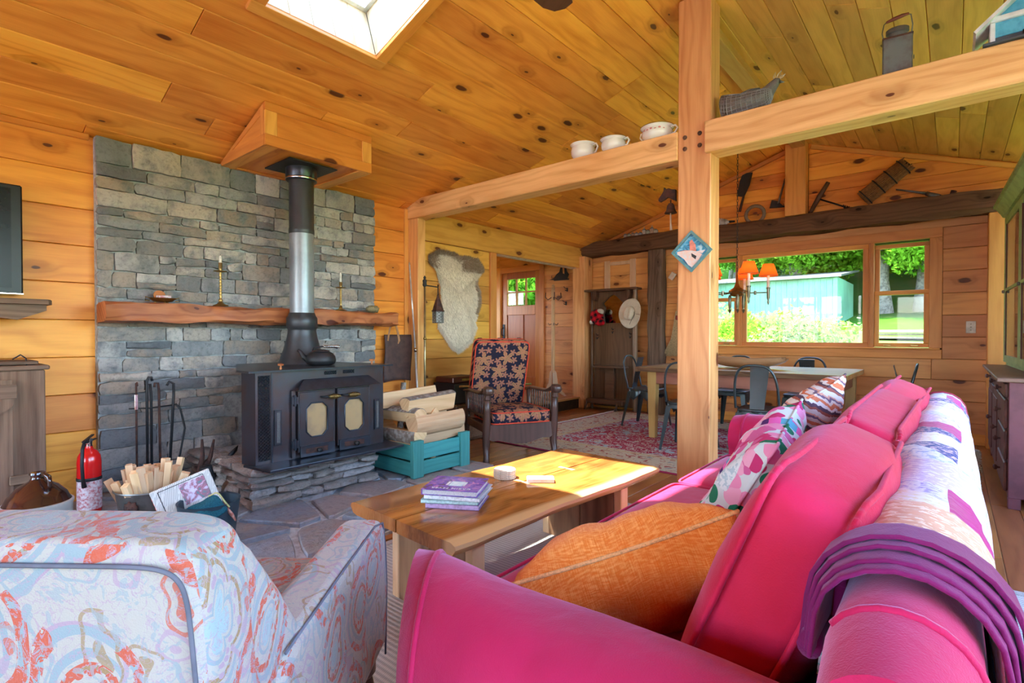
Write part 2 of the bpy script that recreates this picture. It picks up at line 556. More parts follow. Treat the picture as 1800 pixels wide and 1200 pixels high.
def plank(parent, Mx, quad, t, mat, name='plank', lift=0.0):
    """quad: 4 (u,v) corners in frame Mx; the board's own frame sits at its middle, grain along local X"""
    cu = sum(q[0] for q in quad) / 4
    cv = sum(q[1] for q in quad) / 4
    mb = MB()
    e = .0035
    pts = [(q[0] - cu, q[1] - cv) for q in quad]
    n = len(pts)
    ins = []
    for p in pts:
        ins.append((p[0] - math.copysign(min(e, abs(p[0]) * .3), p[0]), p[1] - math.copysign(min(e, abs(p[1]) * .3), p[1])))
    vs = [(p[0], p[1], 0) for p in pts] + [(p[0], p[1], t - e) for p in pts] + [(p[0], p[1], t) for p in ins]
    fs = [(3, 2, 1, 0), (8, 9, 10, 11)]
    for i in range(4):
        j = (i + 1) % 4
        fs += [(i, j, 4 + j, 4 + i), (4 + i, 4 + j, 8 + j, 8 + i)]
    mb.add(vs, fs)
    me = bpy.data.meshes.new(name)
    me.from_pydata(mb.v, [], mb.f)
    me.materials.append(mat)
    o = bpy.data.objects.new(name, me)
    COL.objects.link(o)
    o.parent = parent
    o.matrix_local = Mx @ Matrix.Translation((cu, cv, lift + random.uniform(0, .0015)))
    return o

def boards(parent, Mx, u0, u1, v0, v1, h, t, mat, gap=.003, seg=None, hole=None, lo=None, hi=None, name='plank'):
    """rows of boards; hole=(ua,ub,va,vb) is cut out; lo(v), hi(v) give the ends of a row (gables)"""
    rows = max(1, round((v1 - v0) / h))
    hh = (v1 - v0) / rows
    for r in range(rows):
        a, b = v0 + r * hh, v0 + (r + 1) * hh
        spans = [(u0, u1)]
        if hole and a < hole[3] - .01 and b > hole[2] + .01:
            spans = [(u0, hole[0]), (hole[1], u1)]
        for (p, q) in spans:
            if q - p < .02:
                continue
            cuts = [p]
            if seg:
                x = p + random.uniform(.35, 1.0) * seg
                while x < q - .4:
                    cuts.append(x)
                    x += random.uniform(.7, 1.2) * seg
            cuts.append(q)
            for c, d in zip(cuts, cuts[1:]):
                c0, d0, c1, d1 = c, d, c, d
                if lo:
                    c0, c1 = max(c, lo(a)), max(c, lo(b))
                if hi:
                    d0, d1 = min(d, hi(a)), min(d, hi(b))
                if d0 - c0 < .03:
                    continue
                if d1 - c1 < .005:
                    m = (c1 + d1) / 2
                    c1, d1 = m - .003, m + .003
                g = gap / 2
                plank(parent, Mx, [(c0 + g, a + g), (d0 - g, a + g), (d1 - g, b - g), (c1 + g, b - g)], t, mat, name)

def struct(name, label, cat):
    o = bpy.data.objects.new(name, None)
    COL.objects.link(o)
    return tag(o, label, cat, kind='structure')

def sroot(name, mb, mat, label, cat):
    return tag(ob(name, mb, mat), label, cat, kind='structure')

# floor
mb = MB().box((XL - 2.6, YB - .2, -.08), (XR + .2, YF + .2, -.022))
flo = sroot('floor', mb, M['backing'], 'orange brown oak board floor of the whole room', 'floor')
FM = frame((0, 0, -.02), (0, 1, 0), (-1, 0, 0), (0, 0, 1))
boards(flo, FM, YB, YF, -XR, 4.35, .135, .02, M['floor'], gap=.0015, seg=2.3)

# left wall (frame: u=Y, v=Z, n=+X)
WL = frame((XL, 0, 0), (0, 1, 0), (0, 0, 1), (1, 0, 0))
mb = holed(MB(), YB - .1, YF, 0, 2.5, [(4.82, 6.84, .165, 2.12)], -.10, 0, WL)
wl = sroot('wall_left', mb, M['backing'], 'honey pine board wall with the stone chimney breast and the entry opening', 'wall')
boards(wl, WL, YB, .90, 0, 2.39, .238, .03, M['pine'], seg=2.6)
boards(wl, WL, 3.00, 3.47, 0, 2.39, .238, .03, M['pine'])
M['pine2'] = wood('yellow_pine', (.74, .38, .085), (.52, .22, .035), knots=.45)
boards(wl, WL, 3.56, 4.72, 0, 2.10, .21, .03, M['pine2'])
plank(wl, WL, [(3.56, 2.103), (6.86, 2.103), (6.86, 2.40), (3.56, 2.40)], .05, M['pine2'])
# casing of the opening
def sbox(lo, hi, mat, parent, name, bev=.004):
    c = [(a + b) / 2 for a, b in zip(lo, hi)]
    mb = MB().box([a - k for a, k in zip(lo, c)], [b - k for b, k in zip(hi, c)], None, bev)
    return ob(name, mb, mat, parent, M=Matrix.Translation(c))
sbox((XL - .12, 4.72, .0), (XL + .055, 4.83, 2.10), M['trimz'], wl, 'opening_casing')
sbox((XL - .12, 6.84, .0), (XL + .03, 6.90, 2.10), M['trimz'], wl, 'opening_casing')
sbox((XL - .12, 4.72, 2.10), (XL + .0, 6.90, 2.12), M['whitep'], wl, 'opening_soffit')  # white colour stands in for sky light falling on the soffit

# step and entry nook behind the opening
mb = MB().box((-6.9, 4.5, 0), (XL + .04, 6.99, .14))
st = sroot('floor_entry', mb, M['backing'], 'raised entry floor of dark red brown boards, one step up', 'floor')
boards(st, frame((0, 0, .14), (0, 1, 0), (-1, 0, 0), (0, 0, 1)), 4.5, 6.99, -(XL + .06), 6.9, .135, .025, M['floor'], gap=.0015)
en = sroot('wall_entry', holed(MB(), 4.4, 7.0, 0, 2.6, [(5.3, 6.3, 1.2, 2.0)], -.1, 0, frame((-6.9, 0, 0), (0, 1, 0), (0, 0, 1), (1, 0, 0))).box((-7, 4.3, 0), (XL - .1, 4.4, 2.6)), M['gable'], 'pine walls of the entry nook', 'wall')
ec = sroot('ceiling_entry', MB().box((-7.0, 4.3, 2.50), (XL - .0, 7.1, 2.6)), M['pine'], 'red brown pine ceiling of the entry nook', 'ceiling')

# far gable wall (frame: u=X, v=Z, n=-Y)
WF = frame((0, YF, 0), (1, 0, 0), (0, 0, 1), (0, -1, 0))
holes = [(-2.70, -.19, .96, 2.10), (-6.10, -5.24, .17, 2.17)]
mb = holed(MB(), -7.0, XR + .1, 0, 2.5, holes, -.14, 0, WF)
xl = lambda v: RX - (RZ - v) / SL
xr = lambda v: RX + (RZ - v) / SL
mb.prism([(-4.4, 2.5), (XR + .1, 2.5), (XR + .1, zc(XR + .1)), (RX, RZ), (-4.4, zc(-4.4))], -.14, 0, WF)
wf = sroot('wall_far', mb, M['backing'], 'gable wall of brown pine boards with the picture window', 'wall')
boards(wf, WF, XL, XR, 0, .85, .2125, .03, M['gable'], seg=2.8)
boards(wf, WF, XL, -2.80, .85, 2.20, .225, .03, M['gable'])
boards(wf, WF, -.085, XR, .85, 2.20, .225, .03, M['gable'])
boards(wf, WF, XL, XR, 2.20, 2.44, .24, .03, M['gable'])
boards(wf, WF, XL, -1.53, 2.44, RZ - .01, .155, .03, M['pine'], lo=xl, hi=lambda v: min(xr(v), -1.53))
boards(wf, WF, -1.31, XR, 2.44, RZ - .01, .155, .03, M['pine'], lo=lambda v: max(xl(v), -1.31), hi=xr)
boards(wf, WF, -6.9, -6.14, .165, 2.5, .21, .03, M['gable'])
boards(wf, WF, -5.16, XL - .02, .165, 2.5, .21, .03, M['gable'])
boards(wf, WF, -6.14, -5.16, 2.26, 2.5, .24, .03, M['gable'])
for s in (-1, 1):     # rake trim under the roof
    L = (1.95 if s > 0 else 2.95)
    a = math.atan(SL) * (-s)
    mb = MB().box((0, -.02, 0), (L / math.cos(a), .02, .045), None, .004) if s > 0 else MB().box((-L / math.cos(a), -.02, 0), (0, .02, .045), None, .004)
    ob('rake_trim', mb, M['trim'], wf, M=TR(RX + s * .12, YF - .05, RZ - .065 - .12 * SL, 0, 0, -a))

# window trims and sashes
def sash(parent, x0, x1, z0, z1, y, w=.045, d=.04, mx='trim', mz='trimz', pane=None, lift=False):
    sbox((x0, y, z1 - w), (x1, y + d, z1), M[mx], parent, 'sash_rail')
    sbox((x0, y, z0), (x1, y + d, z0 + w), M[mx], parent, 'sash_rail')
    sbox((x0, y, z0 + w), (x0 + w, y + d, z1 - w), M[mz], parent, 'sash_stile')
    sbox((x1 - w, y, z0 + w), (x1, y + d, z1 - w), M[mz], parent, 'sash_stile')
    sbox((x0 + w, y + d * .4, z0 + w), (x1 - w, y + d * .4 + .004, z1 - w), M['glass'], parent, 'pane', 0)
    if lift:
        for k in (.25, .75):
            xx = x0 + (x1 - x0) * k
            ob('sash_lift', MB().box((xx - .035, y - .012, z0 + .012), (xx + .035, y, z0 + .028), None, .004), M['brass'], parent)

def wthing(name, label):
    return struct(name, label, 'window')
w2 = wthing('window_2', 'large picture window in the middle of the far wall')
sash(w2, -2.05, -.715, .955, 2.105, YF - .02, .055, .05)
sbox((-2.07, YF - .03, .94), (-2.05, YF + .1, 2.12), M['trimz'], w2, 'jamb')
sbox((-.715, YF - .03, .94), (-.70, YF + .1, 2.12), M['trimz'], w2, 'jamb')
w3 = wthing('window_3', 'narrow double hung window between the picture window and the light switch')
sash(w3, -.665, -.19, 1.53, 2.085, YF + .045, .045, .035)
sash(w3, -.665, -.19, .965, 1.575, YF - .005, .045, .035, lift=True)
w1 = wthing('window_1', 'narrow double hung window half hidden behind the timber post')
sash(w1, -2.66, -2.105, 1.53, 2.085, YF + .045, .045, .035)
sash(w1, -2.66, -2.105, .965, 1.575, YF - .005, .045, .035, lift=True)
tr = struct('trim_1', 'pine casing boards around the three far windows', 'trim')
sbox((-2.80, YF - .055, 2.10), (-.085, YF, 2.205), M['trim'], tr, 'head_casing')
sbox((-2.80, YF - .055, .85), (-.085, YF, .945), M['trim'], tr, 'apron')
sbox((-2.80, YF - .075, .945), (-.10, YF + .0, .962), M['trim'], tr, 'sill')
sbox((-2.80, YF - .055, .962), (-2.70, YF, 2.10), M['trimz'], tr, 'side_casing')
sbox((-.19, YF - .055, .962), (-.085, YF, 2.10), M['trimz'], tr, 'side_casing')
sbox((-2.105, YF - .05, .962), (-2.07, YF + .1, 2.10), M['trimz'], tr, 'mullion')
sbox((-.70, YF - .05, .962), (-.665, YF + .1, 2.10), M['trimz'], tr, 'mullion')
sbox((-2.70, YF, .93), (-.19, YF + .13, .955), M['trim'], tr, 'outer_sill')
bb = struct('baseboard_far', 'pine baseboard along the far wall', 'baseboard')
sbox((XL, YF - .045, .0), (XR, YF - .03, .11), M['trim'], bb, 'board')

# front door in the entry
dr = struct('door_1', 'red brown wooden front door with six small panes', 'door')
D0, D1, DZ0, DZ1 = -6.10, -5.24, .17, 2.17
y = YF - .01
sbox((D0, y, DZ0), (D0 + .12, y + .045, DZ1), M['door'], dr, 'stile')
sbox((D1 - .12, y, DZ0), (D1, y + .045, DZ1), M['door'], dr, 'stile')
for z0, z1 in ((DZ0, DZ0 + .22), (1.44, 1.60), (DZ1 - .11, DZ1)):
    sbox((D0 + .12, y, z0), (D1 - .12, y + .045, z1), M['door'], dr, 'rail')
sbox((D0 + .12, y + .018, DZ0 + .22), (D1 - .12, y + .03, 1.44), M['door'], dr, 'door_panel')
xm = (D0 + D1) / 2
sbox((xm - .055, y, DZ0 + .22), (xm + .055, y + .045, 1.44), M['door'], dr, 'mullion')
PW = (D1 - D0 - .24)
for i in range(3):
    for j in range(2):
        a = D0 + .12 + PW * i / 3
        b = 1.60 + .46 * j / 2
        sbox((a + .012, y + .02, b + .012), (a + PW / 3 - .012, y + .024, b + .23 - .012), M['glass'], dr, 'pane', 0)
for i in (1, 2):
    sbox((D0 + .12 + PW * i / 3 - .012, y, 1.60), (D0 + .12 + PW * i / 3 + .012, y + .04, 2.06), M['door'], dr, 'muntin')
sbox((D0 + .12, y - .001, 1.818), (D1 - .12, y + .041, 1.842), M['door'], dr, 'muntin')
sbox((D0 + .03, y - .012, 1.02), (D0 + .075, y, 1.28), M['black'], dr, 'lock_plate')
ob('door_handle', MB().tube([(D0 + .05, y - .01, 1.22), (D0 + .05, y - .06, 1.20), (D0 + .05, y - .06, 1.10), (D0 + .05, y - .01, 1.08)], .008).tube([(D0 + .05, y, 1.03), (D0 + .05, y - .05, 1.03), (D0 + .12, y - .05, 1.03)], .009), M['black'], dr, 1)
dt = struct('trim_2', 'pine casing around the front door', 'trim')
sbox((D0 - .09, YF - .055, .165), (D0, YF + .04, 2.27), M['trimz'], dt, 'side_casing')
sbox((D1, YF - .055, .165), (D1 + .09, YF + .04, 2.27), M['trimz'], dt, 'side_casing')
sbox((D0, YF - .055, DZ1), (D1, YF + .04, 2.27), M['trim'], dt, 'head_casing')

# right wall and the wall behind the camera, both with wide windows
WR = frame((XR, 0, 0), (0, -1, 0), (0, 0, 1), (-1, 0, 0))
RH = [(-6.8, -4.7, .90, 2.4), (-4.5, -1.5, .35, 2.45), (-1.2, .6, .5, 2.3)]
wr = sroot('wall_right', holed(MB(), -YF - .1, -YB + .1, 0, 2.57, RH, -.12, 0, WR), M['gable'], 'pine wall with wide windows, out of the photo', 'wall')
WB = frame((0, YB, 0), (-1, 0, 0), (0, 0, 1), (0, 1, 0))
BH = [(-.5, 1.2, .8, 2.1), (1.9, 4.0, .3, 2.2)]
mb = holed(MB(), -XR - .1, -XL + .1, 0, 2.4, BH, -.12, 0, WB)
mb.prism([(-XR - .1, 2.4), (-XL + .1, 2.4), (-XL + .1, zc(XL - .1)), (-RX, RZ), (-XR - .1, zc(XR + .1))], -.12, 0, WB)
wb = sroot('wall_back', mb, M['pine'], 'pine wall with glazed doors behind the camera, out of the photo', 'wall')
for k, (Wx, hs) in enumerate(((WR, RH), (WB, BH))):
    for j, h in enumerate(hs):
        w = wthing('window_%d' % (5 + j + k * 3), 'wide window out of the photo, wall %s bay %s' % ('right' if k == 0 else 'back', 'abc'[j]))
        ob('pane', MB().box((h[0], h[2], -.05), (h[1], h[3], -.045), Wx), M['glass'], w)
        for q in (h[0] + .03, (h[0] + h[1]) / 2, h[1] - .03):
            ob('mullion', MB().box((q - .03, h[2], -.09), (q + .03, h[3], -.01), Wx, .004), M['trimz'], w)
        c = Wx @ Vector(((h[0] + h[1]) / 2, (h[2] + h[3]) / 2, -.13))
        nn = Wx.to_3x3() @ Vector((0, 0, 1))
        portal(c, nn, h[1] - h[0], h[3] - h[2])
portal((-1.44, YF + .15, 1.53), (0, -1, 0), 2.5, 1.14)
portal((-5.67, YF + .15, 1.83), (0, -1, 0), .62, .46)

# ceilings.  left slope frame: u=Y, v=up the slope (+X), n=down into the room
cs = 1 / math.sqrt(1 + SL * SL)
XA = XL - .08
CLM = frame((XA, 0, zc(XA) + .02), (0, 1, 0), (cs, 0, cs * SL), (SL * cs, 0, -cs))
def vs_(x): return (x - XA) / cs
SK = (1.33, 2.04, vs_(-2.86), vs_(-1.93))
mb = holed(MB(), YB - .15, YF + .15, vs_(XL - .5), vs_(RX), [(SK[0] - .02, SK[1] + .02, SK[2] - .02, SK[3] + .02)], -.12, 0, CLM)
cl = sroot('ceiling', mb, M['backing'], 'left slope of knotty honey pine ceiling boards with the skylight', 'ceiling')
boards(cl, CLM, YB, YF, 0, SK[2], .205, .02, M['ceil'], seg=2.6)
boards(cl, CLM, YB, YF, SK[2], SK[3], .195, .02, M['ceil'], seg=2.8, hole=(SK[0] - .02, SK[1] + .02, SK[2], SK[3]))
boards(cl, CLM, YB, YF, SK[3], vs_(RX), .19, .02, M['ceil'], seg=2.6)
CRM = frame((RX, 0, RZ + .02), (0, -1, 0), (cs, 0, -cs * SL), (-SL * cs, 0, -cs))
mb = holed(MB(), -YF - .15, -YB + .15, 0, (XR + .3 - RX) / cs, [], -.12, 0, CRM)
cr_ = sroot('ceiling_right', mb, M['backing'], 'right slope of wide pine ceiling boards behind the tie beam, window light in their colour', 'ceiling')
boards(cr_, CRM, -YF, -YB, 0, (XR - RX) / cs, .175, .02, M['ceil_lit'], seg=3.4)

# skylight: lined well, casing, glazing
sk = struct('window_4', 'skylight with a sunlit boarded well in the left ceiling slope', 'window')
u0, u1, v0, v1 = SK
dep = .34
for a in range(4):
    c = v0 + (v1 - v0) * a / 4
    d = v0 + (v1 - v0) * (a + 1) / 4
    for uu, k in ((u0, 1), (u1, -1)):
        mb = MB().box((uu - .018 if k > 0 else uu, c + .001, -dep), (uu if k > 0 else uu + .018, d - .001, .015), CLM, .002)
        ob('well_board', mb, M['whitewood'] if 'whitewood' in M else M.setdefault('whitewood', wood('pale_well_pine', (.80, .66, .45), (.66, .48, .27), knots=.15, axis='Z', ring=60.)), sk)
for a in range(5):
    c = u0 + (u1 - u0) * a / 5
    d = u0 + (u1 - u0) * (a + 1) / 5
    for vv, k in ((v0, 1), (v1, -1)):
        mb = MB().box((c + .001, vv - .018 if k > 0 else vv, -dep), (d - .001, vv if k > 0 else vv + .018, .015), CLM, .002)
        ob('well_board', mb, M['whitewood'], sk)
for lo, hi in (((u0 - .075, v0 - .075, .02), (u1 + .075, v0, .045)), ((u0 - .075, v1, .02), (u1 + .075, v1 + .075, .045)),
               ((u0 - .075, v0, .02), (u0, v1, .045)), ((u1, v0, .02), (u1 + .075, v1, .045))):
    c = [(p + q) / 2 for p, q in zip(lo, hi)]
    ob('casing', MB().box([p - k for p, k in zip(lo, c)], [p - k for p, k in zip(hi, c)], None, .003), M['trim'] if hi[0] - lo[0] > hi[1] - lo[1] else M['trimy'], sk, M=CLM @ Matrix.Translation(c))
for lo, hi in (((u0, v0, -dep), (u1, v0 + .03, -dep + .03)), ((u0, v1 - .03, -dep), (u1, v1, -dep + .03)),
               ((u0, v0, -dep), (u0 + .03, v1, -dep + .03)), ((u1 - .03, v0, -dep), (u1, v1, -dep + .03))):
    ob('skylight_frame', MB().box(lo, hi, CLM, .002), M['whitep'], sk)
ob('pane', MB().box((u0 + .03, v0 + .03, -dep + .01), (u1 - .03, v1 - .03, -dep + .014), CLM), M['glass'], sk)
ob('curb', MB().box((u0 - .06, v0 - .06, -dep - .02), (u0 - .02, v1 + .06, -.1), CLM).box((u1 + .02, v0 - .06, -dep - .02), (u1 + .06, v1 + .06, -.1), CLM)
   .box((u0 - .06, v0 - .06, -dep - .02), (u1 + .06, v0 - .02, -.1), CLM).box((u0 - .06, v1 + .02, -dep - .02), (u1 + .06, v1 + .06, -.1), CLM), M['black'], sk)
portal(CLM @ Vector(((u0 + u1) / 2, (v0 + v1) / 2, -dep - .04)), CLM.to_3x3() @ Vector((0, 0, 1)), .75, 1.0)

# ---------------------------------------------------------------- timber frame
YP = 3.47
def timber(name, lo, hi, mat, label, bev=.006):
    c = [(a + b) / 2 for a, b in zip(lo, hi)]
    mb = MB().box([a - k for a, k in zip(lo, c)], [b - k for b, k in zip(hi, c)], None, bev)
    o = ob(name, mb, M[mat], M=Matrix.Translation(c))
    return tag(o, label, 'post' if 'post' in name else 'beam', kind='structure')
tp = timber('timber_post', (-1.44, YP, 0), (-1.218, YP + .165, 3.35), 'postz', 'square fir post in the middle of the room with a diamond picture on it')
for (u, v) in ((1204, 242), (1204, 262), (1230, 234), (1230, 255)):
    p = at(u, v, 'y', YP)
    ob('peg', MB().cyl((0, 0, 0), (0, -.008, 0), .0155, .013, 10), M['hall'], tp, 1, M=Matrix.Translation(p - tp.location))
lb = timber('tie_beam', (-4.36, YP - .012, 2.285), (-1.44, YP + .15, 2.475), 'beamx', 'rough fir tie beam running from the post to the stone wall side')
rb = timber('tie_beam', (-1.25, YP - .035, 2.285), (XR, YP + .14, 2.490), 'beamx', 'pale knotty fir tie beam running from the post to the birdhouse side')
timber('corner_post', (-4.36, YP, 0), (-4.155, YP + .10, 2.285), 'postz', 'fir wall post under the tie beam beside the stone chimney breast')
timber('corner_post', (-4.42, 6.70, 0), (-4.215, 6.93, 2.27), 'postz', 'fir corner post between entry opening and hall stand')
timber('corner_post', (.255, 6.80, 0), (.45, 6.965, 2.27), 'trimz', 'wide pine post in the far corner behind the green hutch')
timber('ridge_beam', (RX - .045, YP + .16, RZ - .10), (RX + .09, 6.9, RZ - .01), 'ridge', 'narrow ridge beam between the square post and the gable')
timber('king_post', (-1.53, 6.82, 2.49), (-1.31, 6.965, RZ - .04), 'trimz', 'short king post standing on the dark beam in the gable')
# dark hewn beam on the gable wall, uneven
def hewn(lo, hi, n, amp, axis=0, seed=1):
    rnd = random.Random(seed)
    mb = MB()
    c = [(a + b) / 2 for a, b in zip(lo, hi)]
    h = [(b - a) / 2 for a, b in zip(lo, hi)]
    o1, o2 = [i for i in range(3) if i != axis]
    rings = []
    vs, fs = [], []
    K = 12
    sq = []
    for k in range(K):
        a = 2 * PI * (k + .5) / K
        e = .32
        sq.append((math.copysign(abs(math.cos(a)) ** e, math.cos(a)), math.copysign(abs(math.sin(a)) ** e, math.sin(a))))
    w = [[rnd.uniform(0, 6.3) for _ in range(4)] for _ in range(K)]
    for i in range(n + 1):
        t = -1 + 2 * i / n
        for k, (p, q) in enumerate(sq):
            s1 = 1 + amp * (math.sin(t * 7 + w[k][0]) + .6 * math.sin(t * 17 + w[k][1]) + rnd.uniform(-.5, .5)) / max(h[o1], .02) * .02
            s2 = 1 + amp * (math.sin(t * 6 + w[k][2]) + .6 * math.sin(t * 19 + w[k][3]) + rnd.uniform(-.5, .5)) / max(h[o2], .02) * .02
            v = [0, 0, 0]
            v[axis] = t * h[axis]
            v[o1] = p * h[o1] * s1
            v[o2] = q * h[o2] * s2
            vs.append(tuple(v))
    for i in range(n):
        for k in range(K):
            l = (k + 1) % K
            fs.append((i * K + k, i * K + l, (i + 1) * K + l, (i + 1) * K + k))
    fs += [tuple(range(K))[::-1], tuple(range(n * K, (n + 1) * K))]
    mb.add(vs, fs)
    return mb, Matrix.Translation(c)
mb, Mx = hewn((-4.36, 6.76, 2.27), (.40, 6.965, 2.49), 40, .55, 0, 3)
tag(ob('barn_beam', mb, M['dark'], smooth=40, M=Mx), 'dark weathered barn beam across the gable above the windows', 'beam', kind='structure')
mb, Mx = hewn((-3.26, 6.80, .0), (-3.04, 6.965, 2.27), 22, .35, 2, 5)
tag(ob('barn_post', mb, M['darkz'], smooth=40, M=Mx), 'dark weathered barn post between hall stand and broom', 'post', kind='structure')
# pale ladder battens above the hall stand
lbt = struct('trim_3', 'pale batten frame nailed to the wall above the hall stand', 'trim')
sbox((-4.02, 6.95, 1.74), (-3.93, 6.972, 2.20), M['sap'], lbt, 'batten')
sbox((-3.60, 6.95, 1.74), (-3.51, 6.972, 2.20), M['sap'], lbt, 'batten')
sbox((-3.93, 6.95, 2.13), (-3.60, 6.972, 2.18), M['sap'], lbt, 'batten')
ct = struct('trim_4', 'pine corner strip between stone breast and fir wall post', 'trim')
sbox((-4.325, 3.42, 0), (-4.30, 3.47, 2.39), M['trimz'], ct, 'strip')
sbox((-4.32, YB, 2.36), (-4.30, .86, 2.40), M['trimy'], ct, 'cornice_strip')

# ---------------------------------------------------------------- stone chimney breast
def stonemat(name, cols, rough=.85, bstr=.6, sc_=1.0):
    m, nt = newmat(name)
    tc = nd(nt, 'TexCoord').outputs['Object']
    rnd = nd(nt, 'ObjectInfo').outputs['Random']
    tc = vadd(nt, tc, comb(nt, mth(nt, 'MULTIPLY', rnd, 50.), mth(nt, 'MULTIPLY', rnd, 23.), 0.0))
    n1 = noise(nt, vmul(nt, tc, (1, .6, 2.2)), 9 * sc_, 4, .6)
    n2 = noise(nt, tc, 45 * sc_, 5, .65)
    base = ramp(nt, rnd, [(i / (len(cols) - 1), c) for i, c in enumerate(cols)], 'CONSTANT' if False else 'LINEAR')
    c = mix(nt, sstep(nt, n1, .4, .72), base, tuple(x * 1.0 for x in cols[-2]))
    c = mix(nt, mth(nt, 'MULTIPLY', sstep(nt, n2, .45, .75), .45), c, (.055, .06, .065))
    principled(nt, c, rough, .35, bump=mth(nt, 'ADD', mth(nt, 'MULTIPLY', n1, 1.4), n2), bstr=bstr, bdist=.012)
    return m
M['stone'] = stonemat('veneer_stone', [(.52, .49, .45), (.29, .235, .19), (.47, .46, .44), (.11, .12, .135), (.56, .52, .47), (.35, .28, .22), (.17, .185, .20), (.50, .49, .47)])
M['plinth'] = stonemat('plinth_stone', [(.36, .31, .27), (.24, .22, .21), (.40, .34, .29), (.28, .24, .21), (.38, .36, .35)], bstr=.9)
M['flag'] = stonemat('flagstone', [(.28, .35, .42), (.36, .39, .44), (.22, .28, .36), (.36, .30, .27), (.33, .37, .43)], rough=.38, bstr=1.0, sc_=.7)

def stone_mesh(L, H, D, rnd, nx=None, rough=1.0):
    """rounded rough stone: face in local XY (L x H), sticking out along +Z by D"""
    nx = nx or max(3, min(6, int(L / .055)))
    ny = 3
    mb = MB()
    vs, fs = [], []
    tilt = rnd.uniform(-.004, .004)
    cut = [rnd.uniform(0, .016) if rnd.random() < .35 else 0 for _ in range(4)]
    for i in range(nx + 1):
        for j in range(ny + 1):
            s, t = i / nx, j / ny
            x, y = (s - .5) * L, (t - .5) * H
            ed = min(i, nx - i, j, ny - j)
            z = D * (.80 if ed == 0 else 1.0) + (rnd.uniform(-.006, .006) * rough if ed else rnd.uniform(-.003, .003))
            if ed == 0:
                x += rnd.uniform(-.003, .003) * rough
                y += rnd.uniform(-.0045, .0045) * rough
            if (i in (0, nx)) and (j in (0, ny)):
                c = cut[(i > 0) * 2 + (j > 0)]
                x -= math.copysign(.002 + c * .7, x)
                y -= math.copysign(.001 + c * .4, y)
            elif i in (0, nx):
                x += math.copysign(.001, x)
            vs.append((x, y + tilt * (2 * s - 1), z))
    for i in range(nx):
        for j in range(ny):
            fs.append((i * (ny + 1) + j, (i + 1) * (ny + 1) + j, (i + 1) * (ny + 1) + j + 1, i * (ny + 1) + j + 1))
    rim = [(i, 0) for i in range(nx)] + [(nx, j) for j in range(ny)] + [(i, ny) for i in range(nx, 0, -1)] + [(0, j) for j in range(ny, 0, -1)]
    b = len(vs)
    for (i, j) in rim:
        p = vs[i * (ny + 1) + j]
        vs.append((p[0] * 1.0, p[1] * 1.0, 0))
    n = len(rim)
    for k in range(n):
        l = (k + 1) % n
        a, c = rim[k][0] * (ny + 1) + rim[k][1], rim[l][0] * (ny + 1) + rim[l][1]
        fs.append((a, b + k, b + l, c))
    return mb.add(vs, fs)

def stone(parent, Mx, u0, u1, v0, v1, D, mat, rnd, name='stone', gap=.006, rough=1.0):
    mb = stone_mesh(u1 - u0 - gap, v1 - v0 - gap, D, rnd, rough=rough * 1.25)
    return ob(name, mb, mat, parent, 50, M=Mx @ Matrix.Translation(((u0 + u1) / 2, (v0 + v1) / 2, 0)))

SW = frame((-4.275, 0, 0), (0, 1, 0), (0, 0, 1), (1, 0, 0))
sb = tag(ob('stone_chimney_breast', MB().box((.882, 0, -.043), (3.012, 2.385, .012), SW), M['mortar']),
         'grey stacked stone chimney breast behind the wood stove', 'stone wall')
rnd = random.Random(21)
v = .0
row = 0
while v < 2.375:
    h = rnd.choice([.060, .072, .085, .095, .11, .13])
    if v + h > 2.34: h = 2.385 - v
    u = .880 + rnd.uniform(-.004, .003)
    end = 3.01 + rnd.uniform(-.006, .006)
    while u < end - .02:
        w = rnd.uniform(.13, .40)
        if rnd.random() < .15: w = rnd.uniform(.08, .13)
        if end - (u + w) < .10: w = end - u
        D = rnd.uniform(.036, .062)
        hid = (1.62 < u and u + w < 2.35 and v + h < .80)
        if not hid:
            if h > .10 and rnd.random() < .5 and w < .3:
                k = rnd.uniform(.4, .6)
                stone(sb, SW, u, u + w, v, v + h * k, D, M['stone'], rnd)
                stone(sb, SW, u, u + w, v + h * k, v + h, rnd.uniform(.036, .06), M['stone'], rnd)
            else:
                stone(sb, SW, u, u + w, v, v + h, D, M['stone'], rnd)
        u += w
    v += h
    row += 1

# mantel
mb, Mx = hewn((-4.21, .87, 1.185), (-3.99, 3.10, 1.305), 34, .45, 1, 9)
tag(ob('mantel_shelf', mb, M['mantel'], smooth=40, M=Mx), 'hewn reddish timber mantel shelf across the stone chimney breast', 'mantel')

# ---------------------------------------------------------------- hearth of flagstones
HX0, HX1, HY0, HY1 = -4.21, -2.33, -.25, 3.12
hb = tag(ob('hearth', MB().box((HX0, HY0, .0), (HX1, HY1, .034)), M['mortar2']), 'raised hearth of blue grey flagstones set in pale mortar', 'hearth')
rnd = random.Random(5)
seeds = []
gx, gy = 5, 9
for i in range(gx):
    for j in range(gy):
        seeds.append((HX0 + (i + .5 + rnd.uniform(-.33, .33)) * (HX1 - HX0) / gx, HY0 + (j + .5 + rnd.uniform(-.33, .33)) * (HY1 - HY0) / gy))
def clip(poly, px, py, nx, ny):
    out = []
    for i in range(len(poly)):
        a, b = poly[i], poly[(i + 1) % len(poly)]
        da = (a[0] - px) * nx + (a[1] - py) * ny
        db = (b[0] - px) * nx + (b[1] - py) * ny
        if da <= 0: out.append(a)
        if da * db < 0:
            t = da / (da - db)
            out.append((a[0] + (b[0] - a[0]) * t, a[1] + (b[1] - a[1]) * t))
    return out
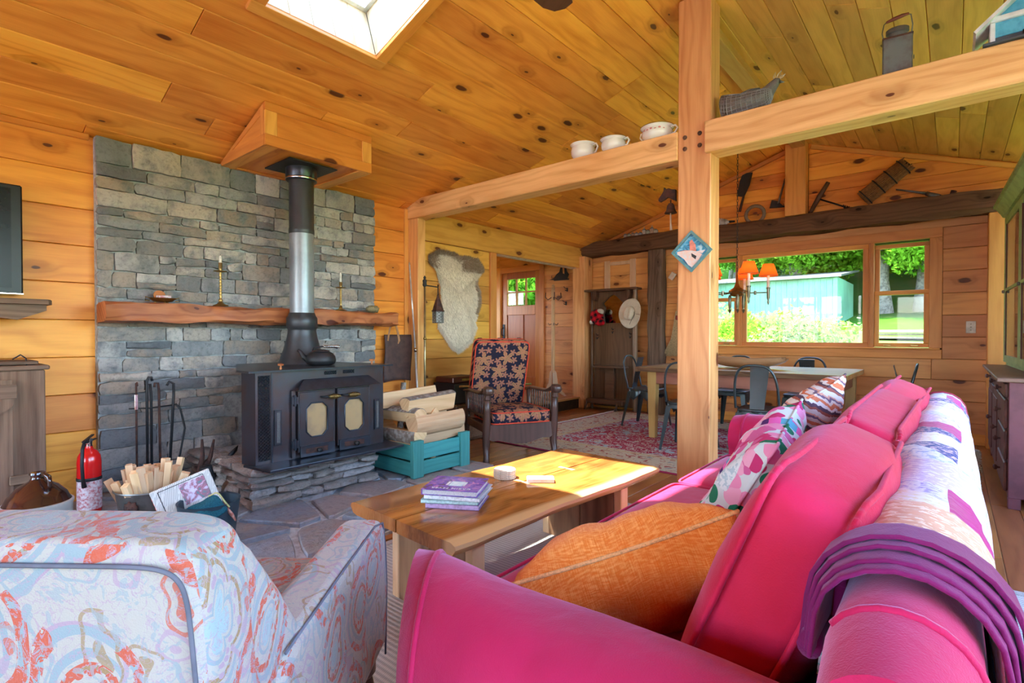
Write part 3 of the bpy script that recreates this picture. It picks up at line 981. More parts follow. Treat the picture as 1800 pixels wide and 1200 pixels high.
for s in seeds:
    poly = [(HX0, HY0), (HX1, HY0), (HX1, HY1), (HX0, HY1)]
    for q in seeds:
        if q is s: continue
        dx, dy = q[0] - s[0], q[1] - s[1]
        L = math.hypot(dx, dy)
        poly = clip(poly, (s[0] + q[0]) / 2 - dx / L * .014, (s[1] + q[1]) / 2 - dy / L * .014, dx, dy)
        if len(poly) < 3: break
    if len(poly) < 3: continue
    cx_, cy_ = sum(p[0] for p in poly) / len(poly), sum(p[1] for p in poly) / len(poly)
    pts = []
    for i in range(len(poly)):
        a, b = poly[i], poly[(i + 1) % len(poly)]
        L = math.hypot(b[0] - a[0], b[1] - a[1])
        k = max(1, int(L / .12))
        for m_ in range(k):
            t = (m_ + .12 * (m_ == 0)) / k
            x, y_ = a[0] + (b[0] - a[0]) * t, a[1] + (b[1] - a[1]) * t
            j = rnd.uniform(0, .016)
            dd = math.hypot(x - cx_, y_ - cy_) or 1
            pts.append((x - cx_ - (x - cx_) / dd * j, y_ - cy_ - (y_ - cy_) / dd * j))
    ob('flagstone', MB().prism(pts, 0, .028 + rnd.uniform(-.004, .006), None, .007), M['flag'], hb, M=Matrix.Translation((cx_, cy_, .030)))
tag(ob('hearth_edging', MB().box((-2.325, HY0, 0), (-2.275, HY1 + .0, .022), None, .003), M['floor']), 'narrow brown board edging the hearth beside the pale rug', 'edging')
# ---------------------------------------------------------------- stone plinth under the stove
rnd = random.Random(11)
pt = thing('stone_plinth', (-3.65, 1.83, .058), 0, 'low plinth of dry stacked flat stones under the wood stove', 'plinth')
px0, px1, py0, py1 = -3.16, -4.10, 1.38, 2.27
z = .058
ob('core', MB().box((.10, -.40, 0), (-.40, .36, .228)), M['mortar'], pt)
lay = 0
while z < .275:
    h = rnd.choice([.040, .052, .062])
    if z + h > .27: h = .290 - z
    y = py0
    while y < py1 - .02:
        w = rnd.uniform(.13, .34)
        if py1 - (y + w) < .09: w = py1 - y
        mb = MB()
        fr = px0 + rnd.uniform(-.035, .02)
        stone_mb = stone_mesh(w - .005, h - .003, .14, rnd, rough=1.6)
        ob('stone', stone_mb, M['plinth'], pt, 45, M=frame((fr - .13 - pt.location.x, y + w / 2 - pt.location.y, z + h / 2 - .058), (0, 1, 0), (0, 0, 1), (1, 0, 0)))
        y += w
    x = -3.20
    while x > px1:
        w = rnd.uniform(.15, .30)
        ob('stone', stone_mesh(w - .005, h - .003, .13, rnd, rough=1.6), M['plinth'], pt, 45,
           M=frame((x - w / 2 - pt.location.x, py0 + .12 + rnd.uniform(-.02, .015) - pt.location.y, z + h / 2 - .058), (-1, 0, 0), (0, 0, 1), (0, -1, 0)))
        x -= w
    z += h

# ---------------------------------------------------------------- wood stove
sv = thing('wood_stove', (-3.5, 1.89, .292), 0, 'large black steel wood stove with two glass doors on the stone plinth', 'wood stove')
def L(x, y, z): return (x + 3.5, y - 1.89, z - .292)
mb = MB()
f0 = [(-3.225, 1.43), (-3.225, 2.36), (-3.345, 2.375), (-3.345, 1.40)]
mb.prism([(x + 3.5, y - 1.89) for x, y in f0], .012, .575)
mb.prism([(x + 3.5, y - 1.89) for x, y in [(-3.345, 1.47), (-3.345, 2.33), (-4.10, 2.16), (-4.10, 1.77)]], .012, .57)
ob('body', mb, M['stove'], sv)
ob('top_plate', MB().prism([(x + 3.5, y - 1.89) for x, y in [(-3.185, 1.375), (-3.185, 2.42), (-3.36, 2.42), (-4.10, 2.26), (-4.10, 1.68), (-3.36, 1.375)]], .577, .589, None, .002), M['stove2'], sv)
ob('ledge', MB().prism([(x + 3.5, y - 1.89) for x, y in [(-3.035, 1.43), (-3.035, 2.40), (-3.30, 2.43), (-3.30, 1.39)]], .0, .014, None, .002), M['stove2'], sv)
FX = -3.225
def fbox(y0, y1, z0, z1, d0, d1, bev=.002):
    return MB().box(L(FX + d0, y0, z0), L(FX + d1, y1, z1), None, bev)
ob('front_frame', fbox(1.525, 1.535, .305, .865, 0, .006), M['stove2'], sv)
# perforated diamond grille
mb = MB()
gy0, gy1, gz0, gz1 = 1.450, 1.515, .33, .845
n = 13
for i in range(n * 2):
    for s in (1, -1):
        z0_ = gz0 + (gz1 - gz0) * i / (2 * n)
        z1_ = z0_ + (gz1 - gz0) / (2 * n)
        for k in range(3):
            a = gy0 + (gy1 - gy0) * k / 3
            b = a + (gy1 - gy0) / 3
            if (i + (s > 0)) % 2: a, b = b, a
            mb.tube([L(FX + .003, a, z0_), L(FX + .003, b, z1_)], .0028, 4)
ob('grille', mb, M['stove2'], sv, kind='stuff')
ob('grille_opening', fbox(1.445, 1.52, .325, .85, -.001, .001, 0), M['screen'], sv)
for (a, b) in ((1.455, 1.445), ):
    pass
for y in (1.93, 2.07):
    ob('top_vent', fbox(y - .045, y + .045, .832, .856, 0, .002, 0), M['screen'], sv)
    m2 = MB()
    for k in range(6):
        m2.tube([L(FX + .003, y - .045 + k * .015, .832), L(FX + .003, y - .030 + k * .015, .856)], .0018, 4)
        m2.tube([L(FX + .003, y - .030 + k * .015, .832), L(FX + .003, y - .045 + k * .015, .856)], .0018, 4)
    ob('vent_mesh', m2, M['stove2'], sv, kind='stuff')
# heat deflector: tilted tray over the doors
mb = MB()
mb.add([L(FX, 1.70, .755), L(FX, 2.245, .755), L(FX, 2.19, .810), L(FX, 1.76, .810), L(FX + .085, 1.66, .748), L(FX + .085, 2.285, .748), L(FX + .02, 2.22, .812), L(FX + .02, 1.73, .812)],
       [(0, 1, 2, 3), (4, 5, 6, 7), (0, 1, 5, 4), (2, 3, 7, 6), (0, 3, 7, 4), (1, 2, 6, 5)])
ob('heat_shield', mb, M['stove2'], sv, bevel=.002)
# side vents slots
for y in (1.565, 2.30):
    ob('vent_slot', fbox(y - .022, y + .022, .41, .63, 0, .012), M['stove2'], sv)
    ob('vent_slot_mesh', fbox(y - .010, y + .010, .425, .615, .011, .014, 0), plain('slot_mesh', (.11, .11, .11), .5, .5, nscale=600, col2=(.01, .01, .01)) if 'slot' not in M else M['slot'], sv)
# doors
def octa(y0, y1, z0, z1, c):
    return [(y0 + c, z0), (y1 - c, z0), (y1, z0 + c), (y1, z1 - c), (y1 - c, z1), (y0 + c, z1), (y0, z1 - c), (y0, z0 + c)]
DM = frame(L(FX, 0, 0), (0, 1, 0), (0, 0, 1), (1, 0, 0))
for k, (y0, y1) in enumerate(((1.685, 1.945), (1.965, 2.225))):
    dmb = MB()
    outer = [(y0, .345), (y1, .345), (y1, .735), (y0, .735)]
    inn = octa(y0 + .055, y1 - .055, .435, .655, .035)
    # ring plate between rectangle and octagon
    oc = [(y0 + .055 + .035, .345), (y1 - .09, .345), (y1, .47), (y1, .62), (y1 - .09, .735), (y0 + .09, .735), (y0, .62), (y0, .47)]
    ocx = [oc[0], oc[1], (y1, .345), oc[2], oc[3], (y1, .735), oc[4], oc[5], (y0, .735), oc[6], oc[7], (y0, .345)]
    vs, fs = [], []
    for zz in (.0, .030):
        vs += [(p[0], p[1], zz) for p in ocx] + [(p[0], p[1], zz) for p in inn]
    m_ = 20
    prs = [((0, 1), (0, 1)), ((1, 2, 3), (1, 2)), ((3, 4), (2, 3)), ((4, 5, 6), (3, 4)), ((6, 7), (4, 5)), ((7, 8, 9), (5, 6)), ((9, 10), (6, 7)), ((10, 11, 0), (7, 0))]
    for o_, i_ in prs:
        ii = [12 + q for q in i_]
        for base, rev in ((0, True), (20, False)):
            f = [base + q for q in o_] + [base + q for q in reversed(ii)]
            fs.append(tuple(f[::-1] if rev else f))
    for a in range(12):
        b = (a + 1) % 12
        fs.append((a, b, 20 + b, 20 + a))
    for a in range(8):
        b = (a + 1) % 8
        fs.append((12 + b, 12 + a, 32 + a, 32 + b))
    dmb.add(vs, fs, DM)
    dr_ = ob('stove_door', dmb, M['stove'], sv)
    rimp = [DM @ Vector((p[0], p[1], .031)) for p in inn]
    ob('window_rim', MB().tube(rimp, .005, 6, close=True), M['stove2'], dr_, 1)
    ob('door_glass', MB().prism(inn, .014, .018, DM), M['sootglass'], dr_)
    edge = [(y0 + .008, .352), (y1 - .008, .352), (y1 - .008, .728), (y0 + .008, .728)]
    ob('door_trim', MB().tube([DM @ Vector((p[0], p[1], .030)) for p in edge], .004, 4, close=True), M['stove2'], dr_)
    # coil handle
    hy = y1 - .10 if k == 0 else y0 + .03
    ob('handle_rod', MB().tube([L(FX + .03, hy, .69), L(FX + .055, hy, .69), L(FX + .06, hy + .05, .688)], .006, 8), M['black'], dr_, 1)
    pts = []
    for i in range(90):
        t = i / 89
        a = t * 2 * PI * 11
        r = .008 + .010 * math.sin(PI * min(1, t * 1.05))
        pts.append(L(FX + .06 + r * math.cos(a), hy + .035 + t * .09, .688 + r * math.sin(a)))
    ob('coil_handle', MB().tube(pts, .0022, 5), M['brass'], dr_, 1)
    # draft slider below
    ob('draft_plate', fbox(y0 + .01, y1 - .005, .312, .385, .030, .042), M['stove2'], dr_)
    ob('draft_slot', fbox(y0 + .045, y1 - .06, .332, .365, .042, .045), M['rust'], dr_)
    ob('draft_knob', MB().cyl(L(FX + .045, y0 + .13, .348), L(FX + .075, y0 + .13, .348), .012, .016, 12), M['black'], dr_, 1)
for y in (1.665,):
    for z_ in (.40, .68):
        ob('hinge', MB().box(L(FX, y - .018, z_ - .025), L(FX + .03, y + .022, z_ + .025), None, .003).cyl(L(FX + .03, y, z_ - .035), L(FX + .03, y, z_ + .035), .009, None, 10), M['stove2'], sv, 30)
ob('hinge_post', fbox(1.648, 1.672, .315, .745, 0, .022), M['stove'], sv)
for (x, y) in ((-3.25, 1.60), (-3.33, 2.335)):
    ob('damper_knob', MB().cyl(L(x, y, .881), L(x, y, .905), .008, .006, 10).lathe([(.004, 0), (.018, .003), (.020, .010), (.014, .015), (.001, .017)], 14, Matrix.Translation(L(x, y, .902))), M['mantel'], sv, 30)
# stove collar (flares to the top plate) and pipe
fl = thing('flue_pipe', (-3.82, 2.05, .881), 0, 'tall grey steel stove pipe rising into the wooden ceiling box', 'stove pipe')
mb = MB()
prof = [(1.95, 0), (1.82, .02), (1.45, .12), (1.22, .20), (1.13, .25)]
mb.lathe([(r * .09, z) for r, z in prof] + [(.1035, .262), (.112, .27), (.112, .345), (.100, .362), (.092, .385)], 28)
ob('base_collar', mb, M['pipe2'], fl, 50)
ob('pipe', MB().lathe([(.088, .37), (.088, .99), (.0885, 1.0)], 28), M['pipe'], fl, 50)
ob('upper_pipe', MB().lathe([(.090, .985), (.0925, .99), (.0925, 1.02), (.090, 1.03), (.089, 1.50)], 28), M['pipe2'], fl, 50)
ob('ceiling_collar', MB().lathe([(.108, 1.385), (.113, 1.39), (.113, 1.475), (.113, 1.478)], 28), M['stove2'], fl, 50)
ob('trim_ring', MB().lathe([(.1135, 1.392), (.1145, 1.396), (.1145, 1.400), (.1135, 1.404)], 28), M['chrome'], fl, 50)
ob('ceiling_plate', MB().box((-.19, -.19, 1.478), (.19, .19, 1.486)), M['black'], fl)

# wedge shaped wooden box on the ceiling
BX = struct('trim_5', 'wedge shaped pine box on the ceiling around the stove pipe', 'ceiling box')
bx0, bx1, by0, by1, bz = -3.52, -4.32, 1.635, 2.475, 2.369
zt = zc(bx0) - .01
sbox((bx1, by0 + .02, bz + .012), (bx0 - .02, by1 - .02, bz + .03), M['pine'], BX, 'bottom_panel')
sbox((bx0 - .02, by0, bz), (bx0, by1, bz + .075), M['trimy'], BX, 'front_rail')
sbox((bx0 - .02, by0, zt - .055), (bx0, by1, zt), M['trimy'], BX, 'front_rail')
sbox((bx0 - .02, by0, bz + .075), (bx0, by0 + .085, zt - .055), M['trimz'], BX, 'front_stile')
sbox((bx0 - .02, by1 - .085, bz + .075), (bx0, by1, zt - .055), M['trimz'], BX, 'front_stile')
sbox((bx0 - .018, by0 + .06, bz + .05), (bx0 - .010, by1 - .06, zt - .03), M['trimy'], BX, 'front_panel')
for y0, y1 in ((by0, by0 + .02), (by1 - .02, by1)):
    w = Matrix(((1, 0, 0, 0), (0, 0, -1, y1), (0, 1, 0, 0), (0, 0, 0, 1)))
    def tri(pts, a, b): return MB().prism(pts, a, b, w)
    zz = lambda x: zc(x) - .012
    ob('side_panel', tri([(bx1 + .10, bz + .03), (bx0 - .04, bz + .03), (bx0 - .04, zz(bx0 - .04) - .02)], .006, .014), M['trim'], BX)
    ob('side_rail', tri([(bx1 + .02, bz), (bx0 - .021, bz), (bx0 - .021, bz + .075), (bx1 + .25, bz + .075)], 0, .02), M['trim'], BX)
    ob('side_stile', tri([(bx0 - .07, bz + .075), (bx0 - .021, bz + .075), (bx0 - .021, zz(bx0 - .021)), (bx0 - .07, zz(bx0 - .07))], 0, .02), M['trimz'], BX)
    ob('side_rake', tri([(bx1 + .06, bz + .02), (bx1 + .28, bz + .075), (bx0 - .07, zz(bx0 - .07) - .055), (bx0 - .07, zz(bx0 - .07))], 0, .02), M['trim'], BX)
for y0 in (by0 + .02, by1 - .10):
    sbox((bx1 + .02, y0, bz), (bx0 - .02, y0 + .08, bz + .012), M['trim'], BX, 'bottom_frame')
sbox((bx1, by0 + .10, bz), (bx1 + .12, by1 - .10, bz + .012), M['trimy'], BX, 'bottom_frame')

# kettle
kt = thing('kettle', (-3.50, 2.02, .881), R(222), 'black cast iron kettle with coil handle on the stove top', 'kettle')
ob('body', MB().lathe([(.075, 0), (.098, .012), (.105, .035), (.098, .065), (.078, .088), (.062, .094), (.058, .098), (.060, .104), (.03, .112), (.001, .114)], 24), M['black'], kt, 50)
ob('spout', MB().tube([(.085, 0, .035), (.125, 0, .06), (.145, 0, .095), (.165, 0, .108)], [.026, .018, .013, .012], 12), M['black'], kt, 1)
ob('handle', MB().tube([(.06, 0, .10), (.05, 0, .125), (-.02, 0, .135), (-.10, 0, .128), (-.12, 0, .12)], .006, 8), M['black'], kt, 1)
hp = []
for i in range(80):
    t = i / 79
    a = t * 2 * PI * 13
    hp.append((-.02 - t * .115, .011 * math.cos(a), .133 + .011 * math.sin(a)))
ob('coil_grip', MB().tube(hp, .002, 5), M['chrome'], kt, 1)
ob('lid_rim', MB().lathe([(.060, .0), (.064, .002), (.060, .005)], 20, Matrix.Translation((0, 0, .100))), M['rust'], kt, 1)

# ---------------------------------------------------------------- mantel things
def candlestick(x, y, z, hgt, label, ch):
    t = thing('candlestick', (x, y, z), 0, label, 'candlestick', 'brass candlesticks on the mantel')
    s = hgt / .30
    pr_ = [(.052, 0), (.050, .006), (.028, .014), (.012, .030), (.016, .040), (.009, .052)]
    for k in range(9):
        a = .06 + k * .021
        pr_ += [(.0062, a), (.0105, a + .010), (.0062, a + .020)]
    pr_ += [(.012, .262), (.008, .27)]
    ob('stem', MB().lathe([(r, q * s) for r, q in pr_], 18), M['brass'], t, 60)
    ob('drip_pan', MB().lathe([(.006, .236 * s), (.044, .243 * s), (.046, .248 * s), (.038, .243 * s), (.006, .241 * s)], 18), M['brass'], t, 60)
    ob('socket', MB().lathe([(.008, .262 * s), (.014, .272 * s), (.012, .30 * s), (.016, .304 * s), (.010, .306 * s)], 14), M['brass'], t, 60)
    c = ob('candle', MB().lathe([(.0095, .30 * s), (.0095, .30 * s + ch * .8), (.006, .30 * s + ch), (.001, .30 * s + ch + .004)], 12), M['candle'], t, 60)
    ob('wick', MB().cyl((0, 0, .30 * s + ch), (.001, 0, .30 * s + ch + .012), .001, .001, 5), M['black'], c)
candlestick(-4.09, 1.57, 1.308, .31, 'taller brass candlestick with white candle between brass dish and stove pipe', .055)
candlestick(-4.08, 2.545, 1.308, .245, 'brass candlestick with a slim candle on the mantel beyond the stove pipe', .085)
t = thing('brass_dish', (-4.08, 1.20, 1.306), 0, 'small footed brass dish holding a card box on the mantel', 'dish')
ob('bowl', MB().lathe([(.020, .012), (.045, .018), (.062, .036), (.064, .040), (.058, .038), (.042, .024), (.004, .018)], 22, None, False, 1, 1.25), M['brass'], t, 50)
for a in (0, 2.1, 4.2):
    ob('foot', MB().tube([(.03 * math.cos(a), .03 * math.sin(a), .016), (.045 * math.cos(a), .045 * math.sin(a), .010), (.05 * math.cos(a), .05 * math.sin(a), .0)], [.005, .004, .006], 6), M['brass'], t, 1)
for s in (-1, 1):
    ob('handle', MB().tube([(0, s * .072, .036), (0, s * .098, .045), (0, s * .10, .02), (0, s * .075, .02)], .004, 6), M['brass'], t, 1)
o = tag(ob('card_box', MB().box((-.022, -.038, -.016), (.022, .038, .016), None, .002), plain('card_box_print', (.75, .73, .74), .4, nscale=55, col2=(.62, .20, .22), bump=0), M=TR(-4.075, 1.205, 1.348, .1, .05, .1)), 'small white and red card box lying in the brass dish', 'box')
o = tag(ob('wooden_disc', MB().lathe([(.035, 0), (.037, .006), (.035, .012)], 18), M['mantel'], smooth=40, M=TR(-4.115, 1.19, 1.362, 0, 0, R(75))), 'small dark wooden disc standing in the brass dish', 'disc')
o = tag(ob('mineral_lump', MB().superq((0, 0, .03), (.045, .06, .032), .8, .8, 16, 10, fn=lambda x, y, z, p: p * (1 + .22 * math.sin(9 * x + 4 * y) * math.cos(7 * z + 5 * y))), plain('mineral', (.30, .25, .12), .5, nscale=60, col2=(.12, .12, .08), bump=.7), smooth=1, M=TR(-4.08, 2.87, 1.303)), 'knobbly brassy mineral lump at the end of the mantel', 'rock')

# ---------------------------------------------------------------- fire tools
ft = thing('fire_tool_rack', (-4.03, 1.08, .058), 0, 'black wrought iron fire tool rack standing before the stones', 'rack')
def sc(u, v, x=-4.02):
    p = at(u, v, 'x', x)
    return (p[0], p[1], p[2])
def lp(t, *pts): return [Vector(p) - t.location for p in pts]
ob('rail', MB().tube(lp(ft, (-4.0, .985, .63), (-4.0, 1.10, .622), (-4.0, 1.245, .630)), .005, 6), M['black'], ft, 1)
ob('post', MB().tube(lp(ft, (-4.03, 1.115, .058), (-4.03, 1.115, .70), (-4.03, 1.11, .775), (-4.03, 1.085, .775), (-4.03, 1.083, .74)), .008, 8), M['black'], ft, 1)
ob('foot', MB().tube(lp(ft, (-3.93, 1.00, .064), (-4.03, 1.115, .075), (-3.93, 1.23, .064)), .009, 8).tube(lp(ft, (-4.03, 1.115, .075), (-4.10, 1.115, .064)), .009, 8), M['black'], ft, 1)
def tool(name, label, y, mat, pts, r, extra=None):
    t = thing(name, (-3.98, y, .07), 0, label, name.replace('_', ' '), None)
    ob('shaft', MB().tube(lp(t, *pts), r, 8), M[mat], t, 1)
    if extra: extra(t)
    return t
def ex_shovel(t): ob('blade', MB().superq((0, 0, .08), (.012, .055, .085), .7, .4, 16, 10), M['black'], t, 1)
def ex_brush(t): ob('bristles', MB().lathe([(.012, .18), (.022, .14), (.035, .02), (.030, .0)], 14), plain('bristle', (.05, .035, .02), .9, nscale=90), t, 1)
def ex_grip(t): ob('grip', MB().box((-.006, -.010, .62 - .07), (.006, .010, .72 - .07), None, .003), M['chrome'], t)
tool('fire_shovel', 'slim fire shovel with bright flat grip at the end of the tool rack', 1.02, 'rust', [(-3.98, 1.02, .10), (-3.98, 1.02, .76), (-3.98, 1.02, .79), (-3.965, 1.02, .795), (-3.955, 1.02, .775)], .006, lambda t: (ex_shovel(t), ex_grip(t)))
tool('fire_brush', 'short fire brush hanging second on the tool rack', 1.075, 'black', [(-3.97, 1.075, .2), (-3.97, 1.075, .80), (-3.97, 1.085, .825), (-3.97, 1.10, .825), (-3.97, 1.105, .80)], .008, ex_brush)
tool('fire_poker', 'rusty twisted fire poker hanging in the middle of the tool rack', 1.145, 'rust', [(-3.96, 1.145, .09), (-3.965, 1.14, .74), (-3.965, 1.135, .785), (-3.965, 1.118, .785), (-3.965, 1.115, .76)], .0075)
def ex_tong(t):
    ob('arm', MB().tube(lp(t, (-3.96, 1.20, .10), (-3.965, 1.26, .30), (-3.965, 1.29, .47), (-3.965, 1.265, .60), (-3.965, 1.235, .64)), .0065, 8), M['black'], t, 1)
tool('fire_tongs', 'black fire tongs with one bowed arm nearest to the stove', 1.20, 'black', [(-3.96, 1.19, .09), (-3.965, 1.225, .70), (-3.965, 1.225, .775), (-3.965, 1.20, .79), (-3.965, 1.185, .765)], .0085, ex_tong)

# ---------------------------------------------------------------- kindling bucket
bk = thing('metal_bucket', (-3.12, .86, .058), R(20), 'tarnished metal bucket with lion head ring handle full of kindling', 'bucket')
ob('body', MB().lathe([(.105, 0), (.110, .005), (.150, .262), (.160, .270), (.158, .276), (.146, .268), (.104, .012), (.001, .010)], 28), M['zinc'], bk, 50)
def lion(a):
    Mx = Matrix.Rotation(a, 4, 'Z') @ Matrix.Translation((.143, 0, .20))
    mb = MB().superq((0, 0, 0), (.014, .034, .036), .8, .9, 18, 10, Mx, fn=lambda x, y, z, p: p * (1 + .14 * math.sin(8 * math.atan2(z, y))))
    mb.sphere((.012, 0, -.006), .012, 10, 6, Mx).sphere((.010, .012, .012), .005, 6, 4, Mx).sphere((.010, -.012, .012), .005, 6, 4, Mx)
    l = ob('lion_head', mb, M['rust'], bk, 1)
    pts = [Mx @ Vector((.016 + .006 * (1 - math.cos(t)), .034 * math.sin(t), -.045 + .034 * math.cos(t))) for t in [2 * PI * i / 20 for i in range(20)]]
    ob('ring', MB().tube(pts, .0032, 6, close=True), M['chrome'], l, 1)
lion(R(-70))
lion(R(110))
rnd = random.Random(4)
for i in range(34):
    a = rnd.uniform(0, 2 * PI)
    r = .115 * math.sqrt(rnd.random())
    Ls = rnd.uniform(.28, .38)
    w, h = rnd.uniform(.012, .022), rnd.uniform(.010, .018)
    lean = rnd.uniform(.05, .45)
    o = ob('kindling_stick', MB().prism([(-w, -h), (w * .8, -h), (w, h * .6), (-w * .6, h)], -Ls / 2, Ls / 2), M['kind'] if 'kind' in M else M.setdefault('kind', wood('kindling_wood', (.86, .62, .38), (.70, .42, .20), knots=.02, axis='Z', rough=.7, ring=90.)))
    dirv = Vector((math.cos(a + rnd.uniform(-.7, .7)) * lean, math.sin(a + rnd.uniform(-.7, .7)) * lean, 1)).normalized()
    q = dirv.to_track_quat('Z', 'Y').to_matrix().to_4x4()
    base = Vector((-3.12 + r * .55 * math.cos(a), .86 + r * .55 * math.sin(a), .095))
    o.matrix_local = Matrix.Translation(base + dirv * Ls * .5 * 1.02) @ q @ Matrix.Rotation(rnd.uniform(0, 3), 4, 'Z')
    tag(o, 'pale split kindling stick standing in the metal bucket', 'kindling', 'kindling sticks in the metal bucket')
# second, dark bin with newspaper and jeans
bn = thing('dark_bin', (-2.76, 1.0, .058), 0, 'dark blue bin beside the bucket holding newspaper and jeans', 'bin')
ob('body', MB().lathe([(.10, 0), (.105, .006), (.135, .235), (.138, .240), (.128, .236), (.098, .01), (.001, .01)], 24), plain('dark_blue_bin', (.03, .055, .075), .5, nscale=9), bn, 50)
m, nt = newmat('newsprint')
tc = nd(nt, 'TexCoord').outputs['Object']
sp = nd(nt, 'SeparateXYZ', {0: tc}).outputs
lines = mth(nt, 'GREATER_THAN', mth(nt, 'SINE', mth(nt, 'MULTIPLY', sp[1], 900.)), .1)
cols = mth(nt, 'GREATER_THAN', mth(nt, 'ABSOLUTE', mth(nt, 'SINE', mth(nt, 'MULTIPLY', sp[0], 42.))), .18)
nn_ = mth(nt, 'GREATER_THAN', noise(nt, vmul(nt, tc, (260, 40, 1)), 1.0, 2), .42)
txt = mth(nt, 'MULTIPLY', mth(nt, 'MULTIPLY', lines, cols), nn_)
c = mix(nt, mth(nt, 'MULTIPLY', txt, .55), (.72, .72, .68), (.22, .22, .22))
principled(nt, c, .8, .1)
M['news'] = m
m, nt = newmat('newspaper_photo')
tc = nd(nt, 'TexCoord').outputs['Object']
n_ = noise(nt, tc, 22, 3, .6, 1.5)
principled(nt, ramp(nt, n_, [(.3, (.10, .28, .30)), (.45, (.42, .16, .22)), (.55, (.62, .52, .66)), (.7, (.75, .72, .80))]), .8, .1)
M['newsphoto'] = m
def plane_to(p0, pu, pv):
    """frame with X along pu-p0, Y towards pv"""
    x = (pu - p0).normalized()
    z = x.cross(pv - p0).normalized()
    return frame(p0, x, z.cross(x), z)
nw = thing('newspaper', (-2.93, .84, .20), 0, 'folded newspaper with a flower photo standing in the dark bin', 'newspaper')
A, B_, C_ = at(262, 866, 'x', -2.93), at(366, 822, 'x', -2.86), at(287, 912, 'x', -2.90)
Mx = plane_to(A, B_, C_)
w_, h_ = (B_ - A).length, .24
Ml = Matrix.Translation(-nw.location) @ Mx
ob('pages', MB().box((0, 0, -.022), (w_, h_, 0), Ml, .004), M['news'], nw)
ob('photo', MB().box((w_ * .45, .02, -.0235), (w_ * .88, h_ * .52, -.0225), Ml), M['newsphoto'], nw)
fr_ = MB()
for lo, hi in (((.03, .012, -.0232), (w_ - .03, .015, -.0222)), ((.03, .012, -.0232), (.033, h_, -.0222)), ((w_ - .033, .012, -.0232), (w_ - .03, h_, -.0222))):
    fr_.box(lo, hi, Ml)
ob('printed_border', fr_, M['black'], nw, kind='stuff')
mk = MB()
for k in range(9):
    mk.box((-.0015, .03 + k * .022, -.019), (-.0002, .045 + k * .022, -.004), Ml)
ob('red_spine_print', mk, M['red'], nw, kind='stuff')
jn = thing('folded_jeans', (-2.70, 1.02, .27), 0, 'dark teal denim jeans stuffed over the rim of the dark bin', 'jeans')
M['denim'] = plain('dark_denim', (.018, .10, .13), .9, .1, nscale=160, col2=(.012, .06, .09), bump=.3)
p0, p1, p2, p3 = at(305, 912, 'x', -2.75), at(365, 858, 'x', -2.70), at(402, 880, 'x', -2.62), at(345, 925, 'x', -2.62)
def dn(s, t):
    a = p0.lerp(p1, s); b = p3.lerp(p2, s)
    p = a.lerp(b, t) - jn.location
    p.z += .012 * math.sin(s * 5) - .03 * (t - .5) ** 2 * 4 + .006 * math.sin(t * 9 + s * 4)
    return p
ob('cloth', MB().grid(dn, 14, 10), M['denim'], jn, 1, solid=.016, sub=1)
ob('hem', MB().tube([dn(1, t / 10) + Vector((0, .004, .008)) for t in range(11)], .004, 6), plain('yellow_stitching', (.5, .5, .22), .8), jn, 1)
ob('patch', MB().grid(lambda s, t: dn(.96 + .1 * s, .55 + .45 * t) + Vector((.01, .02, -.02 - .05 * s)), 6, 6), plain('reddish_lining', (.34, .12, .09), .85, nscale=70, col2=(.5, .3, .25)), jn, 1, solid=.008)

# iron andiron / garden scoop group behind the bin: fork shaped iron and black scoop on a dark log
bs = thing('iron_boot_jack', (-3.75, 1.42, .058), R(-10), 'rusty iron piece with two upright prongs leaning by the stones', 'boot jack')
def q_(u, v, x=-3.72): return at(u, v, 'x', x) - bs.location
mb = MB().tube([q_(352, 826), q_(356, 800), q_(355, 772)], [.022, .014, .007], 8).tube([q_(360, 828), q_(370, 802), q_(376, 772)], [.022, .014, .007], 8)
mb.tube([q_(348, 838), q_(362, 812), q_(368, 838)], [.03, .02, .03], 8).tube([q_(360, 862), q_(358, 826)], [.03, .028], 10)
Ri = Matrix.Rotation(R(10), 4, 'Z')
ob('prongs', mb, M['rust'], bs, 1, M=Ri)
ob('base', MB().box((-.06, -.05, 0), (.06, .05, .02), None, .004).cyl((0, -.03, .015), (0, -.02, .12), .03, .025, 10), M['rust'], bs, 30)
sd = thing('ash_scoop', (-3.70, 1.40, .058), 0, 'black iron scoop with a leaf shaped blade leaning beside the stove', 'scoop')
def q2(u, v, x=-3.70): return at(u, v, 'x', x) - sd.location
ob('handle', MB().tube([q2(380, 862), q2(392, 820), q2(398, 806)], [.012, .008, .008], 8), M['black'], sd, 1)
bl = [q2(395, 810), q2(402, 797), q2(412, 787), q2(419, 782), q2(417, 792), q2(408, 802), q2(399, 811)]
mb = MB()
cc = sum(bl, Vector()) / len(bl)
vs = [cc + Vector((.012, 0, 0))] + bl + [cc - Vector((.006, 0, 0))]
fs = [(0, i, i % 7 + 1) for i in range(1, 8)] + [(8, i % 7 + 1, i) for i in range(1, 8)]
mb.add(vs, fs)
ob('blade', mb, M['black'], sd, 1)
tag(ob('charred_log', MB().lathe([(.035, 0), (.042, .03), (.036, .10), (.040, .17), (.034, .235), (.02, .24)], 12), plain('char', (.012, .012, .014), .45, .5, nscale=40, bump=1.0, bdist=.02), smooth=40, M=TR(-3.52, 1.29, .058, 0, R(8), 0)), 'black charred log standing upright beside the plinth', 'log')

